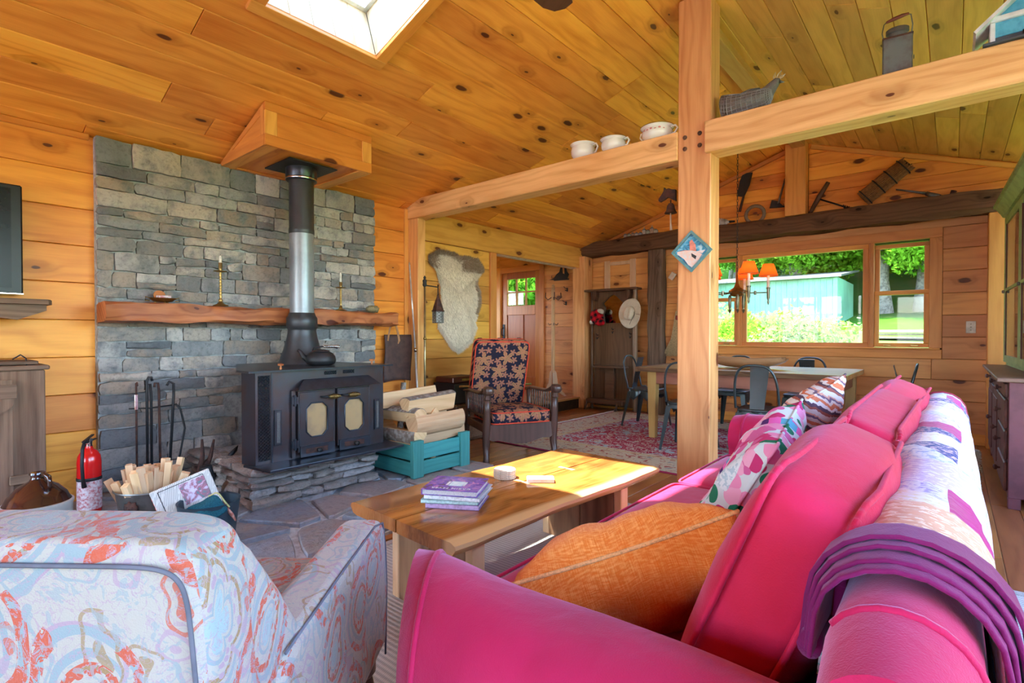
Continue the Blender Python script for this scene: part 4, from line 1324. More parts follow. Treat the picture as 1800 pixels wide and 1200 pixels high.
# ---------------------------------------------------------------- jug in a crock, extinguisher
jg = thing('stoneware_jug', (-3.22, .44, .058), R(20), 'stoneware jug with brown glazed shoulder and small handle', 'jug')
ob('body', MB().lathe([(.118, 0), (.124, .02), (.127, .255), (.131, .26), (.131, .272), (.123, .275)], 30), M['stoneware'], jg, 50)
ob('shoulder', MB().lathe([(.123, .275), (.116, .285), (.108, .305), (.075, .345), (.030, .372), (.023, .385), (.024, .398), (.030, .402), (.028, .410), (.016, .408), (.001, .40)], 30), M['brownglaze'], jg, 50)
ob('handle', MB().tube([(.018, 0, .392), (.055, 0, .405), (.085, 0, .395), (.092, 0, .365), (.080, 0, .335)], [.009, .010, .010, .009, .010], 8), M['brownglaze'], jg, 1)
M['lab2'] = plain('extinguisher_label', (.70, .66, .70), .35, .4, nscale=70, col2=(.50, .12, .14), bump=0)
fe = thing('fire_extinguisher', (-3.86, .755, .058), R(60), 'red fire extinguisher with black hose and white label', 'fire extinguisher')
ob('cylinder', MB().lathe([(.050, 0), (.058, .008), (.0585, .30), (.054, .335), (.040, .362), (.022, .375), (.018, .385), (.018, .392)], 26), M['red'], fe, 50)
ob('label', MB().lathe([(.0590, .03), (.0593, .032), (.0593, .205), (.0590, .207)], 26, closed=True), M['lab2'], fe, 1)
ob('strap', MB().lathe([(.0592, .195), (.061, .197), (.061, .212), (.0592, .214)], 26, closed=True), M['black'], fe, 1)
ob('valve', MB().cyl((0, 0, .385), (0, 0, .42), .017, .015, 12).box((-.012, -.02, .405), (.012, .02, .435), None, .003), M['chrome'], fe, 30)
ob('lever', MB().box((-.008, -.02, .432), (.008, .12, .440), None, .002), M['black'], fe, M=Matrix.Rotation(R(8), 4, 'X'))
ob('lever', MB().box((-.008, -.02, .415), (.008, .10, .422), None, .002), M['black'], fe)
ob('pin_tag', MB().box((-.018, -.012, .392), (-.014, .012, .415), None, .001).lathe([(.016, 0), (.018, .002), (.016, .004)], 14, TR(-.02, 0, .40, 0, 0, R(90))), M['red'], fe)
ob('hose', MB().tube([(0, -.018, .42), (0, -.06, .425), (0, -.090, .39), (.0, -.098, .30), (0, -.088, .22), (0, -.070, .17)], [.009] * 5 + [.013], 10), M['black'], fe, 1)

# ---------------------------------------------------------------- television, shelf, barn cupboard
tv = thing('television', (-4.25, .05, 1.66), R(0), 'flat black television hanging on the orange pine wall', 'television')
ob('casing', MB().box((-.03, -.55, -.32), (.03, .475, .32), None, .008), M['tvb'], tv)
ob('screen', MB().box((.029, -.50, -.285), (.033, .425, .295)), M['screen'], tv)
ob('bottom_trim', MB().box((.028, -.55, -.322), (.034, .475, -.316)), M['chrome'], tv)
sh = thing('rustic_shelf', (-4.18, .05, 1.23), 0, 'rustic grey board shelf under the television', 'shelf')
ob('board', MB().prism([(-.13, -.6), (.15, -.6), (.15, .56), (.11, .58), (-.13, .58)], .045, .075, None, .006), M['barny'], sh)
w = Matrix(((0, 0, 1, 0), (1, 0, 0, 0), (0, 1, 0, 0), (0, 0, 0, 1)))
ob('apron', MB().prism([(-.6, .044), (.555, .044), (.555, .010), (.43, -.045), (.36, -.035), (-.6, -.035)], .09, .12, w), M['barny'], sh)
cb = thing('barn_board_cupboard', (-4.1, .03, .058), 0, 'weathered grey barn board cupboard with a wooden latch', 'cupboard')
for a, b, d in ((-.60, -.30, 0), (-.298, .02, .0), (.022, .31, .0), (.313, .54, .012)):
    ob('board', MB().box((-.16, a, 0), (.20 + d, b, .845), None, .004), M['barn'], cb)
ob('top_board', MB().box((-.17, -.62, .847), (.22, .56, .872), None, .006), M['barny'], cb)
ob('top_rail', MB().box((-.17, -.62, .875), (.16, .52, .895), None, .004), M['barny'], cb)
dd = ob('door', MB().box((.215, -.50, .06), (.235, .405, .80), None, .003), M['barn'], cb)
ob('door_batten', MB().box((.236, -.50, .70), (.256, .42, .775), None, .003), M['barny'], dd)
ob('door_brace', MB().prism([(-.5, .10), (-.38, .10), (.405, .66), (.405, .70), (.30, .70)], .236, .252, w), M['barn'], dd)
ob('latch', MB().box((.236, .385, .235), (.262, .50, .285), None, .004), M['barny'], cb)
ob('hasp', MB().tube([(.10, .42, .905), (.12, .45, .93), (.14, .47, .91), (.16, .47, .87)], .004, 6), M['black'], cb, 1)

# ---------------------------------------------------------------- teal crate and split logs
cr = thing('teal_crate', (-3.27, 2.72, .058), R(0), 'teal painted wooden crate filled with split firewood', 'crate')
x0, x1, y0, y1, H = -.26, .29, -.28, .27, .235
for zz, hh in ((0, .112), (.115, .12)):
    ob('side_board', MB().box((x1 - .02, y0, zz + .01), (x1, y1, zz + hh), None, .003), M['teal'], cr)
    ob('side_board', MB().box((x0, y0, zz + .01), (x0 + .02, y1, zz + hh), None, .003), M['teal'], cr)
    ob('end_board', MB().box((x0 + .02, y0, zz + .01), (x1 - .02, y0 + .02, zz + hh), None, .003), M['tealx'] if 'tealx' in M else M.setdefault('tealx', wood('teal_painted_end', (.055, .30, .27), (.03, .20, .19), (.20, .10, .05), knots=.1, axis='X', rough=.6, ring=150.)), cr)
    ob('end_board', MB().box((x0 + .02, y1 - .02, zz + .01), (x1 - .02, y1, zz + hh), None, .003), M['tealx'], cr)
for (a, b) in ((x1, y0), (x1, y1), (x0, y0), (x0, y1)):
    ob('corner_post', MB().box((a - .022 if a > 0 else a - .02, b - .012 if b < 0 else b - .085, 0), (a + .022 if a > 0 else a + .02, b + .085 if b < 0 else b + .012, H + .035), None, .004), M['tealz'], cr)
ob('bottom', MB().box((x0 + .02, y0 + .02, .01), (x1 - .02, y1 - .02, .025)), M['tealx'], cr)
ob('cleat', MB().box((x0 + .02, y0 + .02, .215), (x1 - .02, y0 + .04, .235)), M['log'], cr)
rnd = random.Random(8)
def splitlog(x, y, z, L_, r, rz, rx, label, tilt=0, kind=0):
    t = thing('split_log', (x, y, z), rz, label, 'firewood', 'split logs in and behind the teal crate')
    n = 7
    a0 = rnd.uniform(.7, 1.1)
    arc = [(r * math.cos(a0 * s), r * math.sin(a0 * s)) for s in [(-1 + 2 * i / n) for i in range(n + 1)]]
    pts = [(-r * .55, -r * .1), *arc, (-r * .45, r * .15)]
    Mx = Matrix.Rotation(tilt, 4, 'Y') @ Matrix.Rotation(rx, 4, 'X') @ Matrix(((0, 0, 1, 0), (1, 0, 0, 0), (0, 1, 0, 0), (0, 0, 0, 1)))
    ob('wood', MB().prism([(p[0] * .96, p[1] * .96) for p in pts], -L_ / 2, L_ / 2, Mx, 0), M['log'], t)
    if kind:
        bm_ = MB()
        o_ = [(p[0] * 1.03, p[1] * 1.03) for p in arc] + [(p[0] * .97, p[1] * .97) for p in reversed(arc)]
        bm_.prism(o_, -L_ / 2 + .004, L_ / 2 - .004, Mx)
        ob('bark', bm_, M['bark'], t)
    return t
cx, cy_ = -3.27, 2.72
splitlog(-3.085, 2.80, .350, .44, .080, R(84), R(-60), 'pale split log lying lowest on the front rim of the teal crate', R(-6))
splitlog(-3.09, 2.74, .435, .46, .105, R(86), R(200), 'thick pale split log with flat face, second from the crate rim', R(-2))
splitlog(-3.12, 2.72, .540, .46, .10, R(88), R(80), 'split log with grey bark on top of the pile front', R(-3), 1)
splitlog(-3.32, 2.66, .585, .52, .085, R(80), R(40), 'long split log on the very top of the pile', R(-4))
splitlog(-3.48, 2.60, .56, .50, .085, R(84), R(120), 'honey coloured split log at the back of the pile top', R(-2))
splitlog(-3.24, 2.55, .345, .44, .09, R(4), R(200), 'end on split log with grey bark beside the stove', 0, 1)
splitlog(-3.24, 2.53, .475, .42, .075, R(6), R(80), 'small end on log stacked over the bark log by the stove', 0, 1)
splitlog(-3.30, 2.70, .46, .44, .085, R(3), R(20), 'split log end buried in the middle of the pile', 0)
splitlog(-3.42, 2.90, .46, .44, .10, R(84), R(20), 'split log filling the back of the crate')
splitlog(-3.32, 2.86, .30, .40, .09, R(10), R(90), 'split log at the bottom of the crate', 0)
splitlog(-3.27, 2.66, .20, .42, .085, R(0), R(0), 'split log under the others at the crate bottom', 0)
splitlog(-3.74, 2.62, .30, .44, .10, R(88), R(0), 'split log behind the crate against the stone plinth', 0)
splitlog(-3.70, 2.58, .44, .46, .10, R(86), R(60), 'upper split log behind the crate beside the stove', 0, 1)
splitlog(-3.66, 2.56, .15, .50, .10, R(88), R(60), 'lowest split log behind the crate on the hearth', 0, 1)

# leather log carrier, poles, lamp
lc = thing('leather_log_carrier', (-4.27, 3.29, 1.10), 0, 'dark brown leather log carrier hanging on the pine strip by the post', 'log carrier')
def lcf(s, t):
    return Vector((.02 + .012 * math.sin(s * PI) + .006 * math.sin(t * 6), -.165 + .33 * s + .006 * math.sin(t * 5), .0 - .47 * t + .02 * math.sin(s * 3.1) * (t > .9)))
ob('leather', MB().grid(lcf, 10, 14), M['leather'], lc, 1, solid=.008)
ob('strap', MB().tube([(.03, -.13, -.06), (.035, -.11, .06), (.04, -.07, .13), (.04, -.04, .10), (.045, -.02, .02), (.04, .0, -.06), (.035, -.02, -.10)], [.010, .011, .012, .012, .013, .014, .01], 8, flat=.5), plain('tan_strap', (.50, .24, .11), .6), lc, 1)
ob('hook', MB().tube([(.0, -.07, .14), (.04, -.07, .14), (.045, -.07, .155)], .004, 6), M['black'], lc, 1)
tag(ob('birch_stick', MB().tube([(-4.12, 3.20, .062), (-4.20, 3.32, .62)], [.03, .027], 10), plain('birch_bark', (.50, .47, .42), .7, nscale=18, col2=(.12, .10, .08)), smooth=1), 'pale birch stick standing below the leather carrier', 'stick')
sp_ = thing('extension_pole', (-4.10, 3.46, .005), 0, 'thin white metal pole leaning on the wall post', 'pole')
ob('tube', MB().tube([(0, -.02, 0), (-.02, -.055, .95)], .010, 10), M['steel'], sp_, 1)
ob('upper_tube', MB().tube([(-.02, -.055, .93), (-.035, -.115, 1.79)], .0075, 10), M['steel'], sp_, 1)
ob('joint', MB().cyl((-.0195, -.053, .92), (-.021, -.057, .965), .0125, .0125, 10), M['chrome'], sp_, 1)
ob('hook', MB().tube([(-.035, -.115, 1.78), (-.036, -.118, 1.80), (-.03, -.118, 1.81), (-.024, -.118, 1.80)], .004, 6), M['steel'], sp_, 1)
lm = thing('brass_floor_lamp', (-3.97, 3.40, 0), 0, 'slim brass pole lamp with a pierced lantern beside the fir post', 'floor lamp')
ob('base', MB().lathe([(.10, 0), (.10, .012), (.03, .03), (.012, .05)], 20), M['brass'], lm, 50)
ob('pole', MB().tube([(0, 0, .03), (0, 0, 1.60)], .0105, 10), plain('brass_tube', (.42, .36, .20), .3, .5, metal=.85, nscale=10), lm, 1)
ob('pole_joint', MB().lathe([(.011, 0), (.016, .008), (.016, .018), (.011, .026)], 12, Matrix.Translation((0, 0, 1.05))), M['brass'], lm, 1)
ob('finial', MB().lathe([(.012, 0), (.022, .015), (.018, .04), (.022, .06), (.010, .075), (.014, .09), (.001, .11)], 14, Matrix.Translation((0, 0, 1.57))), M['black'], lm, 50)
ob('arm', MB().tube([(0, 0, 1.585), (.02, .155, 1.575)], .006, 8).tube([(.02, .155, 1.60), (.02, .155, 1.50)], .006, 8), M['black'], lm, 1)
ln = ob('lantern', MB().lathe([(.010, .28), (.014, .255), (.030, .215), (.058, .125), (.066, .12), (.066, .112), (.058, .112)], 6, Matrix.Translation((.02, .155, 1.22))), M['rust'], lm)
mb = MB()
for k in range(6):
    a, b = PI / 3 * k, PI / 3 * (k + 1)
    pa, pb = Vector((.055 * math.cos(a), .055 * math.sin(a), 0)), Vector((.055 * math.cos(b), .055 * math.sin(b), 0))
    c = Vector((.02, .155, 1.22))
    mb.tube([c + pa, c + pa + Vector((0, 0, .112))], .004, 5)
    for zz in (0, .112):
        mb.tube([c + pa + Vector((0, 0, zz)), c + pb + Vector((0, 0, zz))], .004, 5)
    for j in range(4):
        z0_, z1_ = .112 * j / 4, .112 * (j + 1) / 4
        mb.tube([c + pa.lerp(pb, .1) + Vector((0, 0, z0_)), c + pa.lerp(pb, .9) + Vector((0, 0, z1_))], .0022, 4)
        mb.tube([c + pa.lerp(pb, .9) + Vector((0, 0, z0_)), c + pa.lerp(pb, .1) + Vector((0, 0, z1_))], .0022, 4)
ob('fretwork', mb, M['zinc'], lm, kind='stuff')
ob('lantern_glass', MB().lathe([(.046, 0), (.046, .11)], 6, Matrix.Translation((.02, .155, 1.22))), plain('mica', (.42, .42, .36), .3), lm)

# ---------------------------------------------------------------- reindeer hide on the wall
hd = thing('reindeer_hide', (XL + .035, 4.08, 1.45), 0, 'reindeer hide with cream middle and brown edges hanging on the pine wall', 'hide')
out = [(753, 450), (766, 443), (772, 441), (785, 443), (797, 446), (806, 453), (820, 452), (838, 456), (846, 468), (848, 476), (838, 484), (836, 500), (842, 514), (843, 535), (836, 556), (832, 566), (836, 575), (828, 600), (815, 612), (805, 620), (793, 612), (785, 600), (776, 585), (769, 574), (773, 550), (776, 530), (775, 505), (770, 488), (765, 470), (754, 462)]
op = [at(u, v, 'x', XL + .035) - hd.location for u, v in out]
opn = np.array([[p.y, p.z] for p in op])
cen = opn.mean(0)
m, nt = newmat('reindeer_fur')
at_ = nt.nodes.new('ShaderNodeVertexColor')
at_.layer_name = 'Col'
n_ = noise(nt, nd(nt, 'TexCoord').outputs['Object'], 60, 3)
principled(nt, mix(nt, mth(nt, 'MULTIPLY', n_, .12), at_.outputs[0], (.35, .28, .2)), .85, .1, sheen=.3)
M['fur'] = m
def furcol(y, z, edge, rr):
    cream = np.array([.92, .84, .70])
    brown = np.array([.20, .12, .07])
    t = 0
    if z > .38: t = .9 if abs(y + .02) > .16 or z > .52 else .15
    if edge > .86 and z > -.1 and y > 0: t = max(t, .8)
    if z < -.3: t = min(t, .25)
    t = min(1, max(0, t + rr * .2))
    return cream * (1 - t) + brown * t
mb = MB()
n_o = len(op)
rings = [0, .25, .5, .7, .85, .95, 1.0]
vs, fs, cols_ = [(.03, cen[0], cen[1])], [], [furcol(cen[0], cen[1], 0, 0)]
for r_ in rings[1:]:
    for k in range(n_o):
        y_, z_ = cen + (opn[k] - cen) * r_
        vs.append((.03 * (1 - r_ ** 4) + .002, y_, z_))
        cols_.append(furcol(y_, z_, r_, 0))
for k in range(n_o):
    fs.append((0, 1 + k, 1 + (k + 1) % n_o))
for i in range(len(rings) - 2):
    for k in range(n_o):
        a, b = 1 + i * n_o + k, 1 + i * n_o + (k + 1) % n_o
        fs.append((a, a + n_o, b + n_o, b))
mb.add(vs, fs)
skin = ob('skin', mb, M['fur'], hd, 1)
def setcol(o, cols):
    ca = o.data.color_attributes.new('Col', 'FLOAT_COLOR', 'POINT')
    ca.data.foreach_set('color', np.column_stack([np.array(cols), np.ones(len(cols))]).astype(np.float32).ravel())
setcol(skin, cols_)
rn = np.random.default_rng(3)
vs, fs, cc_ = [], [], []
for i in range(15000):
    k = rn.integers(n_o); f_ = rn.random()
    e = opn[k] * (1 - f_) + opn[(k + 1) % n_o] * f_
    r_ = math.sqrt(rn.random()) if i % 3 else rn.uniform(.93, 1.0)
    p = cen + (e - cen) * r_
    d = (e - cen) / np.linalg.norm(e - cen)
    ln_ = rn.uniform(.025, .045)
    out_ = r_ ** 6
    dy, dz = d[0] * out_ * .8 + rn.normal(0, .25), -.8 * (1 - out_) + d[1] * out_ * .8 + rn.normal(0, .2)
    q = math.hypot(dy, dz) + 1e-6
    dy, dz = dy / q * ln_, dz / q * ln_
    x0_ = .028 * (1 - r_ ** 4) + .003
    w_ = .0022
    b = len(vs)
    vs += [(x0_, p[0] - dz / ln_ * w_, p[1] + dy / ln_ * w_), (x0_, p[0] + dz / ln_ * w_, p[1] - dy / ln_ * w_), (x0_ + .012 + .01 * rn.random(), p[0] + dy, p[1] + dz)]
    fs.append((b, b + 1, b + 2))
    c = furcol(p[0], p[1], r_, rn.normal(0, .5)) * rn.uniform(.8, 1.25)
    cc_ += [c * .8, c * .8, c]
me = bpy.data.meshes.new('fur')
me.from_pydata(vs, [], fs)
me.materials.append(M['fur'])
fo = bpy.data.objects.new('fur', me)
put(fo, hd)
setcol(fo, cc_)
fo['kind'] = 'stuff'
# ---------------------------------------------------------------- rugs
m, nt = newmat('woven_grey_rug')
tc = nd(nt, 'TexCoord').outputs['Object']
sp = nd(nt, 'SeparateXYZ', {0: tc}).outputs
wx = mth(nt, 'SINE', mth(nt, 'MULTIPLY', sp[0], 420.))
wy = mth(nt, 'SINE', mth(nt, 'ADD', mth(nt, 'MULTIPLY', sp[1], 300.), mth(nt, 'MULTIPLY', mth(nt, 'SIGN', wx), 1.57)))
wv = mth(nt, 'ADD', mth(nt, 'MULTIPLY', mth(nt, 'MULTIPLY', wx, wy), .5), .5)
nz = noise(nt, tc, 14, 3)
c = mix(nt, wv, (.33, .34, .33), (.62, .60, .56))
c = mix(nt, mth(nt, 'MULTIPLY', sstep(nt, nz, .4, .7), .3), c, (.42, .42, .41))
principled(nt, c, .95, .05, bump=wv, bstr=.5, bdist=.004)
M['sisal'] = m
rg = tag(ob('living_rug', MB().box((-1.6, -2.0, 0), (1.2, 1.52, .012), None, .004), M['sisal'], M=Matrix.Translation((-.66, 1.54, .002))), 'flat woven pale grey rug under the coffee table and red sofa', 'rug')
ob('rug_border', MB().box((-1.605, -2.0, 0), (-1.565, 1.525, .0145)).box((-1.605, 1.485, 0), (1.2, 1.525, .0145)), plain('rug_tape', (.45, .42, .40), .9, nscale=200), rg)

m, nt = newmat('oriental_rug')
tc = nd(nt, 'TexCoord').outputs['Object']
sp = nd(nt, 'SeparateXYZ', {0: tc}).outputs
RW, RH_ = 3.80, 2.75
dx = mth(nt, 'SUBTRACT', RW / 2, mth(nt, 'ABSOLUTE', sp[0]))
dy = mth(nt, 'SUBTRACT', RH_ / 2, mth(nt, 'ABSOLUTE', sp[1]))
de = mth(nt, 'MINIMUM', dx, dy)
wob = noise(nt, tc, 5.0, 2)
tw = vadd(nt, tc, vmul(nt, nd(nt, 'TexNoise', {'Vector': tc, 'Scale': 7.0, 'Detail': 2.0}).outputs[1], (.08, .08, 0)))
v1 = nd(nt, 'TexVoronoi', {'Vector': tw, 'Scale': 11.0}, feature='SMOOTH_F1').outputs['Distance']
v2 = nd(nt, 'TexVoronoi', {'Vector': tw, 'Scale': 5.5}).outputs['Distance']
n1 = noise(nt, vmul(nt, tw, (1.0, 1.0, 0)), 16, 2, .5, 1.2)
vine = mth(nt, 'GREATER_THAN', mth(nt, 'ABSOLUTE', mth(nt, 'SUBTRACT', n1, .5)), .032)
flower = mth(nt, 'LESS_THAN', v1, .20)
medal = mth(nt, 'LESS_THAN', mth(nt, 'ABSOLUTE', mth(nt, 'SUBTRACT', v2, .38)), .045)
field = mix(nt, vine, (.58, .50, .42), (.36, .010, .045))
field = mix(nt, flower, field, (.52, .45, .33))
field = mix(nt, medal, field, (.36, .44, .45))
border = mix(nt, mth(nt, 'GREATER_THAN', n1, .60), (.55, .47, .32), (.36, .09, .07))
border = mix(nt, mth(nt, 'LESS_THAN', n1, .36), border, (.30, .30, .26))
inb = mth(nt, 'LESS_THAN', mth(nt, 'ADD', de, mth(nt, 'MULTIPLY', mth(nt, 'SUBTRACT', wob, .5), .07)), .50)
c = mix(nt, inb, field, border)
line1 = mth(nt, 'LESS_THAN', mth(nt, 'ABSOLUTE', mth(nt, 'SUBTRACT', de, .44)), .012)
c = mix(nt, line1, c, (.55, .42, .20))
c = mix(nt, mth(nt, 'LESS_THAN', de, .025), c, (.30, .01, .06))
pile = noise(nt, tc, 300, 2)
c = mix(nt, mth(nt, 'MULTIPLY', pile, .22), c, (.30, .20, .18))
principled(nt, c, .95, .05, bump=pile, bstr=.3, bdist=.003)
M['orient'] = m
M['fringe'] = plain('rug_fringe', (.66, .66, .60), .9, nscale=80)
dr2 = tag(ob('oriental_rug', MB().box((-RW / 2, -RH_ / 2, 0), (RW / 2, RH_ / 2, .010), None, .003), M['orient'], M=TR(-1.80, 5.33, .002, R(-1.5))), 'crimson and cream oriental rug under the dining table', 'rug')
rnd = random.Random(2)
for s in (-1, 1):
    mb = MB()
    for k in range(230):
        y = -RH_ / 2 + RH_ * (k + .5) / 230
        L_ = rnd.uniform(.05, .085)
        dy_ = rnd.uniform(-.02, .02)
        mb.tube([(s * RW / 2, y, .006), (s * (RW / 2 + L_ * .5), y + dy_ * .4, .009), (s * (RW / 2 + L_), y + dy_, .002)], .0028, 4)
    ob('fringe', mb, M['fringe'], dr2, kind='stuff')

# ---------------------------------------------------------------- coffee table
ctb = thing('coffee_table', (-1.50, 1.86, .014), R(-3.5), 'low live edge coffee table of two glossy brown slabs', 'table')
rnd = random.Random(6)
def slab(side):
    n = 16
    pts_o, pts_i = [], []
    for i in range(n + 1):
        y = -.68 + 1.36 * i / n
        w_ = .325 + .009 * math.sin(i * .55 + side) + .003 * math.sin(i * 1.7)
        pts_o.append((side * w_, y))
        pts_i.append((side * .004, y))
    mb = MB()
    vs = []
    for (p, q) in zip(pts_o, pts_i):
        s = side
        vs += [(q[0], q[1], .367), (q[0], q[1], .415), (p[0] - s * .025, p[1], .415), (p[0] - s * .004, p[1], .407), (p[0], p[1], .395), (p[0] - s * .018, p[1], .372), (p[0] - s * .04, p[1], .367)]
    fs = []
    for i in range(n):
        for k in range(7):
            l = (k + 1) % 7
            fs.append((i * 7 + k, i * 7 + l, (i + 1) * 7 + l, (i + 1) * 7 + k))
    fs += [tuple(range(7)), tuple(range(n * 7, n * 7 + 7))[::-1]]
    mb.add(vs, fs)
    return mb
# table wood: brown heart with pale sapwood towards the live edges (a true colour of the slabs)
m, nt = newmat('live_edge_wood')
tc = nd(nt, 'TexCoord').outputs['Object']
sp = nd(nt, 'SeparateXYZ', {0: tc}).outputs
n0 = noise(nt, vmul(nt, tc, (2.2, 1.1, 1)), 1.6, 2, .5, .6)
ph = mth(nt, 'ADD', mth(nt, 'MULTIPLY', sp[0], 38.), mth(nt, 'MULTIPLY', n0, 26.))
bd = mth(nt, 'ADD', mth(nt, 'MULTIPLY', mth(nt, 'SINE', ph), .5), .5)
st_ = noise(nt, vmul(nt, tc, (150, 5, 40)), 1.0, 3)
hw = noise(nt, vmul(nt, tc, (5, 1.6, 1)), 1.0, 2)
c = mix(nt, mth(nt, 'ADD', mth(nt, 'MULTIPLY', bd, .55), mth(nt, 'MULTIPLY', sstep(nt, hw, .45, .7), .5), clamp=True), (.46, .17, .035), (.17, .05, .010))
c = mix(nt, mth(nt, 'MULTIPLY', sstep(nt, st_, .35, .7), .35), c, (.50, .24, .07))
eg = mth(nt, 'ADD', mth(nt, 'ABSOLUTE', sp[0]), mth(nt, 'MULTIPLY', mth(nt, 'SUBTRACT', n0, .5), .06))
right = mth(nt, 'GREATER_THAN', sp[0], 0.0)
th = mth(nt, 'SUBTRACT', .345, mth(nt, 'MULTIPLY', right, .065))
sap_ = nd(nt, 'MapRange', {0: eg, 1: mth(nt, 'SUBTRACT', th, .02), 2: mth(nt, 'ADD', th, .02)}, interpolation_type='SMOOTHSTEP').outputs[0]
c = mix(nt, sap_, c, (.62, .40, .18))
principled(nt, c, .22, .5, coat=.5)
M['live'] = m
ob('slab', slab(-1), M['live'], ctb, 40)
ob('slab', slab(1), M['live'], ctb, 40)
for yy in (-.50, .47):
    for s in (-1, 1):
        x0_, x1_ = (s * .205, s * .002)
        ob('leg_panel', MB().box((min(x0_, x1_), yy - .028, 0), (max(x0_, x1_), yy + .028, .366), None, .003), M['walnutz'] if 'walnutz' in M else M.setdefault('walnutz', wood('table_leg_heart', (.34, .19, .10), (.15, .075, .04), knots=.1, axis='Z', rough=.35, ring=24., contrast=1.3)), ctb)
        ob('leg_edge', MB().box((s * .206, yy - .03, 0), (s * .25, yy + .03, .366), None, .004), M['sap'], ctb)
for yy in (-.35, .0, .33):
    o = ob('butterfly_key', MB().prism([(-.045, -.012), (0, -.005), (.045, -.012), (.045, .012), (0, .005), (-.045, .012)], .4145, .4162), M['sap'], ctb, M=Matrix.Translation((0, yy, 0)))
TT = .014 + .4155
# books
M['cover'] = None
m, nt = newmat('book_cover_art')
tc = nd(nt, 'TexCoord').outputs['Object']
n_ = noise(nt, tc, 26, 3, .6, 1.2)
principled(nt, ramp(nt, n_, [(.30, (.03, .015, .10)), (.45, (.13, .05, .38)), (.58, (.24, .12, .50)), (.70, (.55, .20, .50))]), .25, .5, coat=.4)
M['cover'] = m
M['pages'] = plain('book_pages', (.70, .70, .68), .8, nscale=400)
bk1 = [('blue_purple', .022, (.10, .08, .40), 0, 0), ('', .016, (.55, .62, .66), .012, -2), ('', .014, (.30, .55, .52), -.004, 3), ('', .020, (.32, .18, .42), .008, 1)]
zz = TT
BC = at(802, 868, 'z', .46)
labels = ['purple covered large format book with cabin picture, topmost of the stack', 'pale blue spined book second from the top of the stack', 'thin greenish book second from the bottom of the stack', 'purple spined book at the bottom of the coffee table stack']
for i in (3, 2, 1, 0):
    nm, th_, col_, off, rot = bk1[i]
    t = thing('book', (BC.x + off, BC.y + off * .5, zz), R(29 + rot), labels[i], 'book', 'picture books stacked on the coffee table')
    W_, H_ = (.112, .098) if i < 3 else (.106, .094)
    cv = M['cover'] if i == 0 else plain('cover_%d' % i, col_, .4, nscale=30)
    ob('pages', MB().box((-W_ + .004, -H_ + .004, .002), (W_ - .006, H_ - .004, th_ - .002)), M['pages'], t)
    ob('cover', MB().box((-W_, -H_, th_ - .0022), (W_, H_, th_)), cv, t)
    ob('cover', MB().box((-W_, -H_, 0), (W_, H_, .0022)), cv, t)
    ob('spine', MB().box((-W_, -H_, .0), (W_, -H_ + .003, th_), None, .001) if i != 0 else MB().box((-W_, -H_, .0), (-W_ + .003, H_, th_), None, .001), cv if i == 0 else plain('spine_%d' % i, tuple(min(1, x * 1.2 + .25) for x in col_), .4, nscale=60), t)
    if i == 0:
        pic = ob('window_picture', MB().box((-.022, -.035, th_), (.032, .025, th_ + .0006)), plain('picture_glow', (.70, .85, .85), .3, nscale=60, col2=(.45, .65, .75)), t)
        for (x_, w_) in ((-.030, .005), (.038, .005)):
            ob('picture_window', MB().box((x_ - w_, -.03, th_), (x_ + w_, .02, th_ + .0006)), M['whitep'], t)
        fc = bpy.data.curves.new('title', 'FONT')
        fc.body = 'CABIN FEVER'
        fc.size = .022
        fc.align_x = 'CENTER'
        fc.extrude = .0003
        fc.space_character = 1.25
        fo = bpy.data.objects.new('title_tmp', fc)
        COL.objects.link(fo)
        dg = bpy.context.evaluated_depsgraph_get()
        me = bpy.data.meshes.new_from_object(fo.evaluated_get(dg))
        bpy.data.objects.remove(fo)
        me.materials.clear(); me.materials.append(M['whitep'])
        o = bpy.data.objects.new('lettering', me)
        put(o, t, TR(0, -.064, th_ + .0006, PI))
        o['kind'] = 'stuff'
    zz += th_ + .0005
# coasters
cp = at(887, 835, 'z', .44)
for i in range(5):
    tag(ob('coaster', MB().lathe([(.050, 0), (.052, .002), (.052, .006), (.050, .008)], 28), M['coast'] if 'coast' in M else M.setdefault('coast', plain('coaster_print', (.70, .62, .48), .6, nscale=120, col2=(.40, .30, .22))), smooth=40,
           M=TR(cp.x + rnd.uniform(-.002, .002), cp.y + rnd.uniform(-.002, .002), TT + i * .0083)),
        ['round cream coaster at the bottom of the stack', 'round cream coaster second from the bottom', 'round cream coaster in the middle of the stack', 'round cream coaster second from the top', 'round cream coaster on top of the stack, in the sun'][i], 'coaster', 'round coasters stacked on the coffee table')
bp = at(950, 842, 'z', .44)
tag(ob('white_card_box', MB().box((-.062, -.028, 0), (.062, .028, .020), None, .003), M['whitep'], M=TR(bp.x, bp.y, TT, R(40))), 'small white oblong box on the coffee table in the sun', 'box')

